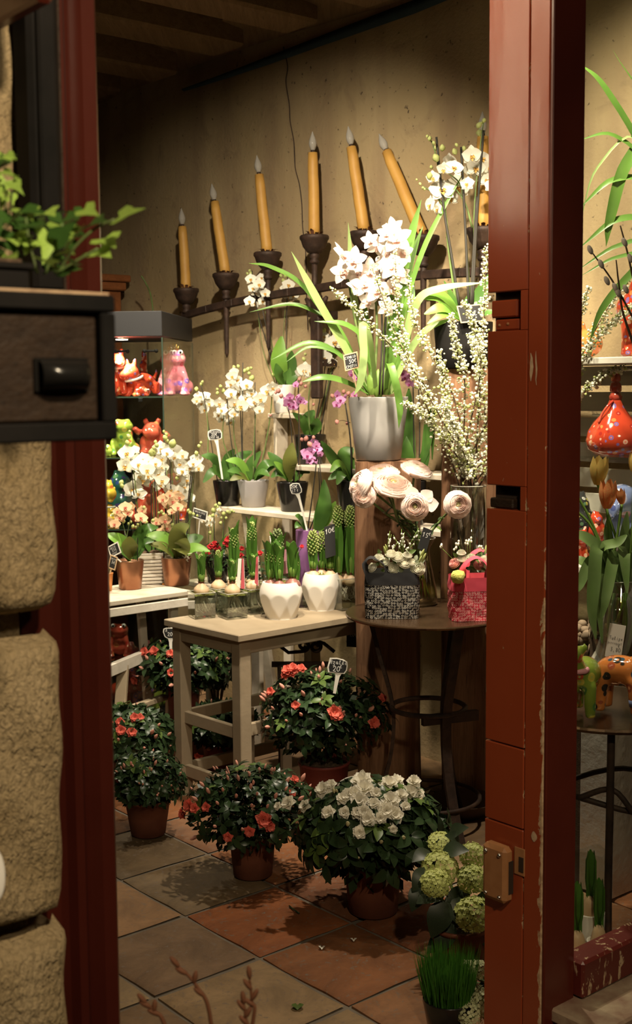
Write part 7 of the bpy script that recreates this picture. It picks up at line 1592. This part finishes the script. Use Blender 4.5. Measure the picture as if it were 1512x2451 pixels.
# ---- tulips in the window
tv = P(1478, 925, 3.6); tv.z = 0; TZ_ = .694
blk_ = thing('foil_stand', 'crumpled foil wrapped stand under the tulip vase', 'stand', tv); b = MB(); b.box(tv + V((0, 0, TZ_ / 2 + .004)), U1 * .06, U2 * .075, V((0, 0, TZ_ / 2 - .004)), .006); b.build('body', M['foil'], blk_)
tv = tv + V((0, 0, TZ_ + .0005)); dT = tv.y; 
tvase = thing('tulip_vase', 'clear straight glass vase of tulips behind the shop window', 'vase', tv); Rt = .074; hT = P(1476, 1385, dT).z - tv.z
b = MB(); b.lathe([(0, 0), (Rt, 0), (Rt, hT), (Rt - .003, hT), (Rt - .003, .012), (0, .012)], 32, tv); b.build('body', M['vase_glass'], tvase)
b = MB(); b.lathe([(0, .014), (Rt - .004, .014), (Rt - .004, hT * .75), (0, hT * .75)], 28, tv); b.build('water', M['water'], tvase)
b = MB(); b.tube([tv + V((Rt * cos(2 * PI * q / 28), Rt * sin(2 * PI * q / 28), hT)) for q in range(29)], .0014, 5, cap=False); b.build('rim', M['glass_edge'], tvase)
def tulip_me(mat, seed):
    b = MB()
    for k in range(6):
        a0 = k * PI / 3; inn = 0 if k % 2 else .06
        def f(u, v, a0=a0, inn=inn):
            a = a0 + (v * 2 - 1) * .62 * (1 - .55 * max(0, u - .75) / .25); r_ = (.40 - inn) * (sin(min(1, .18 + u * .95) * PI * .62) ** .8) * (1 if u < .7 else 1 - .12 * (u - .7)); e = abs(v * 2 - 1)
            return V((r_ * cos(a), r_ * sin(a), u * 1.25 - .10 * e * u + .03 * sin(9 * v + 5 * u) * u))
        b.grid(f, 7, 4)
    return b.mesh('bloom', [M[mat]])
TU = [tulip_me('tulip2', 1), tulip_me('tulip', 2)]
for i, (x, y, hpx, me, lab, lean) in enumerate([(1430, 1160, 66, 0, 'yellow and orange tulip, the highest in the window', (.05, -.1, 1)), (1452, 1216, 66, 1, 'coral orange tulip in front in the window', (.02, -.15, 1)), (1488, 1206, 40, 1, 'small red tulip right of the coral one', (-.2, -.1, 1)), (1516, 1130, 50, 0, 'green tulip bud cut by the right edge', (.1, 0, 1))]):
    dd = dT - .02 - .015 * i; p = P(x, y, dd); t = thing('tulip', lab, 'tulip', tv + V((0, 0, .03)), 'tulips in the shop window')
    inst('bloom', TU[me], t, p, frameZ(V(lean)), pxr(hpx, dd) / 1.2 * (1, 1, .9, .9)[i])
    rim = tv + V((.04 * cos(i * 1.9), .03 * sin(i * 1.9), hT)); pp = cat_rom([p, p.lerp(rim, .55) + V((.006, 0, -.01)), rim, tv + V((jit(.03), jit(.03), .03))], 6); b = MB(); b.tube(pp, .0042, 7); b.build('stem', M['hya_base'], t)
tl = thing('tulip_foliage', 'broad drooping tulip leaves and stems spilling over the window vase', 'tulip', tv + V((0, 0, .05)))
for l, w in (([(1470, 1400), (1440, 1330, -.04), (1400, 1290, -.06), (1360, 1275, -.06)], 20), ([(1475, 1400), (1430, 1310, -.07), (1418, 1400, -.10), (1415, 1470, -.11), (1425, 1530, -.11)], 17), ([(1480, 1400), (1455, 1300), (1452, 1240)], 15), ([(1485, 1400), (1490, 1300), (1500, 1225)], 15), ([(1480, 1400), (1440, 1320, -.05), (1475, 1300, -.08), (1500, 1280, -.08)], 14), ([(1478, 1400), (1420, 1340, -.05), (1385, 1400, -.08), (1372, 1420, -.08)], 13), ([(1490, 1400), (1470, 1330, -.06), (1450, 1420, -.1), (1440, 1480, -.11)], 15), ([(1495, 1400), (1510, 1300, -.02), (1530, 1240)], 18), ([(1480, 1390), (1400, 1350, -.02), (1365, 1330)], 15), ([(1500, 1400), (1490, 1320, -.07), (1500, 1420, -.11)], 17), ([(1465, 1400), (1435, 1370, -.07), (1432, 1450, -.1), (1440, 1540, -.1)], 12), ([(1510, 1400), (1525, 1330, -.06), (1540, 1400, -.1)], 18)):
    leafline(tl, l, dT, w, 'tulip_leaf', kind='broad', fold=.35)
for l in ([(1478, 1420), (1420, 1260), (1372, 1172)], [(1478, 1420), (1420, 1270), (1370, 1215)], [(1480, 1430), (1470, 1480), (1490, 1560)], [(1470, 1420), (1455, 1500), (1462, 1570)], [(1492, 1420), (1500, 1490), (1475, 1570)], [(1500, 1420), (1515, 1480), (1500, 1565)]): stemline(tl, l, dT, .0045, .004, 'hya_base')
# pebbles in a jar at the back in the window
pjc = P(1398, 925, 3.72); pjc.z = 0
pj = thing('bulb_basket', 'basket of pale bulbs and pebbles in the dark behind the tulip vase', 'basket', pjc); b = MB(); b.box(pjc + V((0, 0, .34)), U1 * .07, U2 * .07, V((0, 0, .34)), .01); b.build('stand', M['crate_wood'], pj)
M['pebble'] = plain('dull_pebble', (.24, .17, .11), .8)
for k in range(34):
    b = MB(); p = pjc + U1 * jit(.06) + U2 * jit(.06) + V((0, 0, .695 + abs(jit(.08)))); b.ell(p, (.018 + jit(.004), .016, .013), 8, 6); b.build('pebble', M['pebble'], pj)
# strap-leaved plant beyond the right edge
pc_ = W(1.98, 3.02, 0); t = thing('spider_plant', 'plant with long arching strap leaves in the shop window beyond the right edge', 'plant', P(1760, 1100, 3.45)); t.location.z = .0
pp_ = V((t.location.x, t.location.y, 0)); b = MB(); b.box(pp_ + V((0, 0, .55)), V((.09, 0, 0)), V((0, .09, 0)), V((0, 0, .55)), .006); b.build('plinth', M['white_wood'], t)
pot(t, pp_ + V((0, 0, 1.10)), .09, .07, .16, 'white_glaze')
for l, w, m in (([(1760, 900), (1640, 760), (1560, 420), (1450, 215), (1384, 150)], 9, 'strap'), ([(1760, 900), (1640, 760), (1560, 300), (1465, 118)], 3, 'strap'), ([(1760, 900), (1640, 780), (1560, 430), (1470, 325), (1384, 335)], 6, 'strap'), ([(1760, 900), (1640, 780), (1540, 350), (1430, 400), (1386, 540)], 3, 'strap_light'), ([(1760, 900), (1640, 800), (1560, 470), (1470, 430), (1384, 500)], 8, 'strap'), ([(1760, 900), (1640, 780), (1580, 350), (1500, 390), (1460, 520), (1450, 590)], 14, 'strap'), ([(1760, 900), (1640, 820), (1560, 560), (1480, 525), (1384, 595)], 9, 'strap'), ([(1760, 900), (1640, 840), (1560, 600), (1480, 588), (1384, 645)], 6, 'strap'), ([(1760, 900), (1640, 850), (1560, 630), (1480, 615), (1390, 660)], 5, 'strap'), ([(1760, 900), (1640, 800), (1560, 620), (1510, 655), (1440, 740), (1410, 820)], 9, 'strap')): leafline(t, l, 3.45, w, m, kind='strap', nrm=V((.1, -.85, .5)))
# pussy willow inside the pane
vw = P(1740, 1250, 2.95); t = thing('pussy_willow', 'dark pussy willow twigs with grey catkins close behind the pane', 'branch', vw)
for l, cs in (([(1740, 1230), (1620, 950), (1530, 790), (1470, 680), (1412, 598)], [(1412, 598), (1438, 632), (1452, 672), (1472, 688)]), ([(1740, 1230), (1600, 900), (1530, 720), (1500, 600), (1484, 540)], [(1494, 580), (1508, 618)]), ([(1740, 1240), (1590, 1000), (1500, 780), (1482, 690), (1474, 622)], [(1497, 692), (1478, 700)])):
    pp = ppts(l, 2.9, 7); n_ = len(pp); b = MB(); b.tube(pp, [.0042 - .0028 * i / n_ for i in range(n_)], 6); b.build('twig', M['twig'], t)
    for x, y in cs: p = P(x, y, 2.89); b = MB(); b.ell(p, (.0060, .0060, .0115), 8, 7, 0, frameZ(V((-.5, 0, 1)))); b.build('catkin', M['catkin'], t)
b = MB(); b.lathe([(0, 0), (.07, 0), (.08, .3), (.075, .3), (.06, .01), (0, .01)], 20, V((vw.x, vw.y, .55))); b.build('bucket', M['black_paint'], t); b = MB(); b.box(V((vw.x, vw.y, .275)), V((.1, 0, 0)), V((0, .1, 0)), V((0, 0, .275)), .006); b.build('stand', M['crate_wood'], t)
# white pots of sprouting bulbs low in the window
for i, (x, y, w_, yt, lab) in enumerate([(1430, 2275, 72, 2170, 'white pot with a sprouting bulb standing further back low in the window'), (1398, 2345, 70, 2255, 'white pot with a sprouting bulb at the very bottom beside the jamb'), (1452, 2300, 60, 2240, 'white pot with a dark sprouting bulb on the right low in the window')]):
    dd = (2.98, 2.80, 2.92)[i]; c = P(x, 925, dd); c.z = .0075; t = thing('bulb_pot', lab, 'pot', c, 'white bulb pots low in the window'); rr = pxr(w_ / 2, dd); htop = max(.08, P(x, yt + 18, dd).z)
    pot(t, c, rr, rr * .8, htop, 'white_glaze', fill=.02)
    b = MB(); bc_ = c + V((0, 0, htop - .01)); b.lathe([(0, -.02), (rr * .6, -.005), (rr * .68, .012), (rr * .5, .035), (.008, .05), (0, .05)], 16, bc_); b.build('bulb', M['bulb'], t)
    for k in range(4):
        a = k * 1.6; b = MB(); b.blade([bc_ + V((0, 0, .045)), bc_ + V((.012 * cos(a), .012 * sin(a), .09)), bc_ + V((.012 * cos(a), .012 * sin(a), .14)), bc_ + V((.008 * cos(a), .008 * sin(a), .165))], [.010, .013, .012, .002], V((-cos(a), -sin(a), 0)), .5); b.build('leaf', M['hya_leaf'], t)
c = P(1402, 925, 3.12); c.z = .0075; t = thing('plastic_bag', 'clear plastic bag of bulbs leaning low in the window', 'bag', c)
b = MB(); b.grid(lambda u, v: c + V((.085 * (1 - .25 * u) * cos(2 * PI * v) * (1 + .06 * sin(9 * v * 2 * PI + 8 * u)), .06 * (1 - .4 * u) * sin(2 * PI * v), .30 * u + .01 * sin(6 * PI * v))), 10, 30, cv=True); b.build('film', M['film'], t)
for k in range(12): p = c + V((jit(.05), jit(.03), .02 + .013 * k)); b = MB(); b.ell(p, (.02, .02, .018), 8, 6); b.build('bulb', M['bulb'], t)
# ================================================================ price tags with handwriting
GL = {'0': [[(.5, 1), (.1, .75), (.05, .3), (.4, 0), (.8, .2), (.9, .7), (.5, 1)]], '1': [[(.2, .7), (.55, 1), (.45, 0)]], '2': [[(.1, .75), (.35, 1), (.75, .9), (.7, .55), (.1, .05), (.9, .0)]], '3': [[(.15, .95), (.75, .98), (.4, .58), (.8, .35), (.5, 0), (.1, .1)]],
      '4': [[(.6, 1), (.05, .35), (.9, .4)], [(.6, .6), (.55, 0)]], '5': [[(.85, 1), (.3, 1), (.2, .55), (.7, .55), (.75, .15), (.2, 0)]], '6': [[(.8, 1), (.2, .5), (.2, .1), (.6, 0), (.8, .3), (.25, .42)]], '8': [[(.5, .55), (.15, .8), (.5, 1), (.8, .78), (.5, .55), (.15, .22), (.5, 0), (.85, .25), (.5, .55)]],
      ',': [[(.4, .1), (.25, -.2)]], '€': [[(.9, .9), (.5, 1), (.2, .6), (.25, .2), (.55, 0), (.9, .1)], [(0, .62), (.7, .66)], [(0, .40), (.6, .44)]], 'A': [[(.05, 0), (.4, 1), (.75, .95), (.7, .0)], [(.15, .45), (.7, .5)]], 'z': [[(.1, .6), (.75, .6), (.2, .05), (.7, .0), (.6, -.4), (.2, -.4)]],
      'a': [[(.75, .55), (.3, .6), (.1, .25), (.4, 0), (.75, .5), (.8, .0)]], 'l': [[(.2, .1), (.6, .8), (.4, 1), (.3, .4), (.45, 0), (.7, .1)]], 'e': [[(.15, .3), (.7, .4), (.5, .6), (.2, .4), (.3, .05), (.75, .1)]], 'é': [[(.15, .3), (.7, .4), (.5, .6), (.2, .4), (.3, .05), (.75, .1)], [(.4, .75), (.65, .95)]],
      't': [[(.4, 1), (.4, .1), (.7, .05)], [(.1, .68), (.75, .7)]], 'u': [[(.1, .6), (.15, .1), (.5, 0), (.75, .6), (.8, 0)]], 'i': [[(.4, .6), (.42, 0)], [(.42, .82), (.46, .88)]], 'p': [[(.2, .6), (.2, -.4)], [(.2, .5), (.6, .6), (.75, .3), (.5, 0), (.2, .1)]], 'r': [[(.2, .6), (.22, 0)], [(.22, .4), (.5, .6), (.75, .55)]],
      'o': [[(.45, .6), (.1, .3), (.4, 0), (.8, .3), (.45, .6)]], 'q': [[(.7, .5), (.3, .6), (.1, .25), (.4, 0), (.7, .4), (.72, -.4)]], 'T': [[(.05, 1), (.95, 1)], [(.5, 1), (.48, 0)]], 'C': [[(.9, .9), (.4, 1), (.1, .5), (.35, 0), (.9, .1)]], 'P': [[(.2, 0), (.2, 1), (.75, .9), (.7, .55), (.2, .5)]], 'O': [[(.5, 1), (.1, .6), (.3, 0), (.8, .1), (.9, .7), (.5, 1)]],
      'D': [[(.15, 0), (.15, 1), (.7, .85), (.8, .3), (.15, 0)]], 'R': [[(.15, 0), (.15, 1), (.7, .85), (.6, .5), (.15, .5), (.8, 0)]], 'E': [[(.8, 1), (.2, 1), (.2, 0), (.85, 0)], [(.2, .5), (.7, .5)]], 'N': [[(.1, 0), (.1, 1), (.8, 0), (.8, 1)]], 'M': [[(.05, 0), (.15, 1), (.45, .4), (.8, 1), (.9, 0)]], 'L': [[(.2, 1), (.2, 0), (.8, 0)]], 'B': [[(.2, 0), (.2, 1), (.7, .85), (.25, .55), (.8, .3), (.2, 0)]],
      'Y': [[(.1, 1), (.45, .5), (.85, 1)], [(.45, .5), (.4, 0)]], 'I': [[(.5, 1), (.48, 0)]], 'H': [[(.15, 0), (.15, 1)], [(.8, 0), (.8, 1)], [(.15, .5), (.8, .5)]], 'S': [[(.8, .9), (.3, 1), (.2, .6), (.75, .4), (.6, 0), (.1, .1)]], 'U': [[(.15, 1), (.2, .1), (.7, .0), (.8, 1)]], 'G': [[(.85, .9), (.3, 1), (.1, .4), (.4, 0), (.85, .2), (.85, .5), (.5, .5)]], 'J': [[(.7, 1), (.65, .1), (.2, .05)]], 'K': [[(.15, 0), (.15, 1)], [(.8, 1), (.2, .5), (.85, 0)]], '-': [[(.1, .5), (.8, .5)]], ' ': []}
def write(parent, text, o, ax, ay, n, h, th, mat, slope=0.0):
    """handwriting as thin raised strokes, one mesh per line; o = lower left, ax right, ay up (unit), h letter height"""
    b = MB(); x = 0
    for ch in text:
        g = GL.get(ch, [])
        for st in g:
            pts_ = [o + ax * ((x + p[0] * .62 + p[1] * slope) * h) + ay * (p[1] * h) + n * .0005 for p in st]
            for i in range(len(pts_) - 1):
                dvec = pts_[i + 1] - pts_[i]
                if dvec.length < 1e-6: continue
                sd = n.cross(dvec).normalized() * (th / 2); e = dvec.normalized() * th * .3
                b.add([pts_[i] - e - sd, pts_[i] - e + sd, pts_[i + 1] + e + sd, pts_[i + 1] + e - sd], [(0, 1, 2, 3)], 0, False)
        x += .72 if ch != ' ' else .45
    o_ = b.build('lettering', M[mat], parent); o_['kind'] = 'stuff'; return o_
def plate_tag(label, quad, d, lines, frame_mat=None, stick=None, name='price_tag', group=None, cat='price tag', face='slate', ink='chalk', th=.0022):
    """flat tag whose face spans pixel corners quad (tl, tr, br, bl) at distance d; lines: (text, u, v, h) in tag units"""
    q = [P(x, y, d) for x, y in quad]; c = (q[0] + q[1] + q[2] + q[3]) / 4
    ax = ((q[1] - q[0]) + (q[2] - q[3])) / 2; ay = ((q[0] - q[3]) + (q[1] - q[2])) / 2; n = ax.cross(ay).normalized()
    if n.y > 0: n = -n
    t = thing(name, label, cat, c, group); W_, H_ = ax.length, ay.length; axn, ayn = ax.normalized(), ay.normalized()
    b = MB(); b.box(c, ax / 2, ay / 2, n * (th / 2), .0004); b.build('board', M[face], t)
    if frame_mat:
        e = .0022
        for o_, hx_, hy_ in ((c + ay / 2, ax / 2 + axn * e, ayn * e), (c - ay / 2, ax / 2 + axn * e, ayn * e), (c + ax / 2, axn * e, ay / 2), (c - ax / 2, axn * e, ay / 2)):
            b = MB(); b.box(o_, hx_, hy_, n * (th * .9), .0005); b.build('frame_bar', M[frame_mat], t)
    bl_ = c - ax / 2 - ay / 2 + n * (th / 2)
    for txt, u, v, h in lines: write(t, txt, bl_ + ax * u + ay * v, axn, ayn, n, h * H_, h * H_ * .10, ink)
    if stick:
        p0 = P(*stick[0], d); p1 = P(*stick[1], d + (stick[2] if len(stick) > 2 else 0)); b = MB(); b.bar(p0 - n * .002, p1, .005, .0022, up=n); b.build('stick', M[frame_mat or 'label_white'], t)
    return t
def spade_tag(label, poly, foot, d, lines, w=7, name='price_tag'):
    """white plastic spade label: rounded board outline in pixels, stalk down to foot"""
    def rs(pts_, s_):
        cx_ = sum(p[0] for p in pts_) / len(pts_); cy_ = sum(p[1] for p in pts_) / len(pts_); return [(cx_ + (x - cx_) * s_, cy_ + (y - cy_) * s_) for x, y in pts_]
    cx_ = sum(p[0] for p in poly) / len(poly); cy_ = sum(p[1] for p in poly) / len(poly); c = P(cx_, cy_, d); n = V((0, -1, 0)); t = thing(name, label, 'price tag', c)
    def solid(pl, y0, y1, nm, mt):
        k = len(pl); f_ = [P(x, y, d) for x, y in pl]; b = MB(); b.add([p + V((0, y0, 0)) for p in f_] + [p + V((0, y1, 0)) for p in f_], [tuple(range(k)), tuple(range(2 * k - 1, k - 1, -1))] + [(i, i + k, (i + 1) % k + k, (i + 1) % k) for i in range(k)], 0, False); return b.build(nm, M[mt], t)
    solid(poly, 0, .0022, 'board', 'label_white'); solid(rs(poly, .87), -.0006, .0004, 'slate_face', 'slate')
    bx = (poly[len(poly) // 2][0] + poly[len(poly) // 2 + 1][0]) / 2; 
    by = max(p[1] for p in poly)
    pts_ = [P(cx_ + (foot[0] - cx_) * .08, by - 6, d + .001), P(cx_ + (foot[0] - cx_) * .30, by + (foot[1] - by) * .12, d + .001), P(cx_ + (foot[0] - cx_) * .65, by + (foot[1] - by) * .55, d + .001), P(*foot, d + .001)]
    b = MB(); W_ = pxr(w, d); b.blade(pts_, [W_ * 1.5, W_ * .75, W_ * .6, W_ * .5], n, 0); b.blade([p + V((0, .002, 0)) for p in pts_], [W_ * 1.5, W_ * .75, W_ * .6, W_ * .5], -n, 0); b.build('stalk', M['label_white'], t)
    for txt, x, y, h, sl in lines:
        o_ = P(x, y, d) + V((0, -.0012, 0)); write(t, txt, o_, V((cos(sl), 0, sin(sl))), V((-sin(sl), 0, cos(sl))), n, pxr(h, d), pxr(h, d) * .13, 'chalk')
    return t
dA = bpy.data.objects
spade_tag('white spade label stuck in the leftmost black orchid pot', [(497, 1033), (504, 1029), (518, 1027), (527, 1029), (531, 1036), (531, 1048), (527, 1051), (516, 1053), (500, 1053), (497, 1044)], (532, 1147), 5.36, [('ORCHIDEE', 499, 1036.5, 5.2, .02), ('20€', 506, 1043.5, 6.5, .05), ('CPOT 4B', 501, 1050.5, 5, .06)], 4)
spade_tag('white spade label leaning against the black pot above the lilac pots', [(693, 1161), (700, 1157), (709, 1156), (716, 1157), (722, 1170), (722, 1178), (716, 1182), (707, 1183), (698, 1182), (694, 1172)], (736, 1275), 4.78, [('20€', 696, 1169, 7.5, .05), ('LT 1', 699, 1178, 6, .06)], 4)
spade_tag('white edged slate label standing in the tall coral azalea', [(789, 1575), (806, 1575), (822, 1579), (831, 1584), (832, 1594), (830, 1605), (824, 1613), (806, 1612), (785, 1609), (783, 1597)], (800, 1660), 4.10, [('Azalée', 789, 1588, 10, -.10), ('20', 796, 1606, 13, -.1), ('€', 813, 1599, 8, -.05)], 7)
spade_tag('white spade label in the azalea on the log, half behind the table', [(391, 1505), (397, 1503), (412, 1503), (425, 1505), (428, 1515), (425, 1526), (414, 1529), (402, 1529), (394, 1524), (390, 1513)], (409, 1600), 4.92, [('20€', 401, 1522, 9, 0), ('A', 396, 1512, 7, 0)], 5)
spade_tag('round white rimmed slate label hidden among the white azalea flowers', [(807, 1880), (815, 1869), (828, 1862), (842, 1858), (858, 1858), (868, 1866), (866, 1890), (850, 1897), (825, 1898), (810, 1893)], (840, 1960), 3.66, [('Azalée', 815, 1880, 9, .1), ('15', 818, 1893, 11, .05)], 6)
plate_tag('small framed chalk tag on a stick in the cymbidium pot', [(822, 851), (854, 843), (858, 879), (827, 887)], 4.38, [('CYMBID', .06, .70, .175), ('30€', .32, .38, .25), ('CPOTGB', .08, .10, .175)], 'label_wood', ((843, 882), (856, 945)))
plate_tag('chalk tag reading ten euro at the back of the white pots', [(773, 1263), (803, 1252), (801, 1330), (781, 1336)], 4.655, [('10€', .08, .76, .15)], None)
plate_tag('slanted chalk tag reading fifteen euro above the black bag', [(1012, 1262), (1036, 1269), (1019, 1322), (1000, 1312)], 4.04, [('15', .10, .60, .20), ('€', .72, .74, .13)], None)
plate_tag('framed chalk tag leaning on the black pot of the tall orchid', [(1093, 734), (1150, 729), (1158, 768), (1104, 772)], 4.35, [('€', .62, .38, .28)], 'label_wood')
plate_tag('grey framed chalk tag in the left copper pot', [(258, 1310), (281, 1298), (289, 1322), (266, 1334)], 4.90, [('ORCH', .15, .66, .20), ('25€', .28, .38, .22), ('CPOT', .2, .1, .18)], 'label_white', ((272, 1330), (290, 1345)))
plate_tag('small wood framed chalk tag in the cactus pot', [(265, 1329), (281, 1335), (274, 1364), (260, 1358)], 4.87, [('CACTUS', .08, .72, .13), ('3€', .3, .42, .22)], 'label_wood', ((266, 1362), (262, 1374)))
plate_tag('pale slate tag leaning behind the right copper pot', [(463, 1215), (497, 1227), (492, 1246), (462, 1238)], 5.22, [('ORCHIDEE', .1, .62, .22), ('20€', .25, .2, .28)], 'label_white', ((478, 1240), (470, 1330)))
plate_tag('dark tag between the hyacinth stems in the front white pot', [(645, 1284), (660, 1288), (661, 1312), (650, 1312)], 4.62, [('10€', .1, .4, .25)], 'label_white', ((655, 1310), (668, 1385)))
plate_tag('paper note reading the tulip price stuck to the window vase', [(1459, 1491), (1498, 1498), (1485, 1578), (1447, 1571)], dT - .095, [('Tulipe', .10, .54, .095), ('perroquet', .04, .41, .066), ('3,80', .26, .20, .11), ('€', .70, .33, .08)], None, None, 'paper_note', None, 'note', 'paper', 'ink', .0006)
plate_tag('chalkboard sign with faint writing in the dark under the bistro table', [(828, 1505), (868, 1508), (866, 1550), (830, 1548)], 4.62, [('20€', .2, .6, .2)], None, None, 'chalk_sign', None, 'sign')
for quad, d_, m_, txt, lab in (([(570, 1337), (578, 1337), (574, 1410), (566, 1402)], 4.56, 'label_white', '', 'white plant label strip behind the front middle glass cube'), ([(579, 1337), (583, 1337), (586, 1409), (576, 1409)], 4.555, 'red_label', '', 'crimson plant label strip behind the front middle glass cube'),
                               ([(613, 1333), (618, 1332), (618, 1403), (609, 1395)], 4.56, 'red_label', '', 'crimson plant label strip beside the front white pot'), ([(681, 1315), (689, 1315), (691, 1372), (677, 1374)], 4.55, 'pink_label', 'JACINTHE', 'pink plant label with white writing in the front white pot')):
    q = [P(x, y, d_) for x, y in quad]; c = sum(q, V((0, 0, 0))) / 4; t = thing('plant_label', lab, 'label', c)
    b = MB(); b.add(q + [p + V((0, .0012, 0)) for p in q], [(0, 1, 2, 3), (7, 6, 5, 4), (0, 4, 5, 1), (1, 5, 6, 2), (2, 6, 7, 3), (3, 7, 4, 0)], 0, False); b.build('card', M[m_], t)
    if m_ == 'red_label':
        b = MB(); b.bar(q[1], q[2], .0012, .0014, up=V((0, 1, 0))); b.build('white_edge', M['label_white'], t)
    if txt: write(t, txt, P(683.5, 1320, d_), V((.04, 0, -1)).normalized(), V((1, 0, .04)).normalized(), V((0, -1, 0)), pxr(7, d_), pxr(.9, d_), 'chalk')
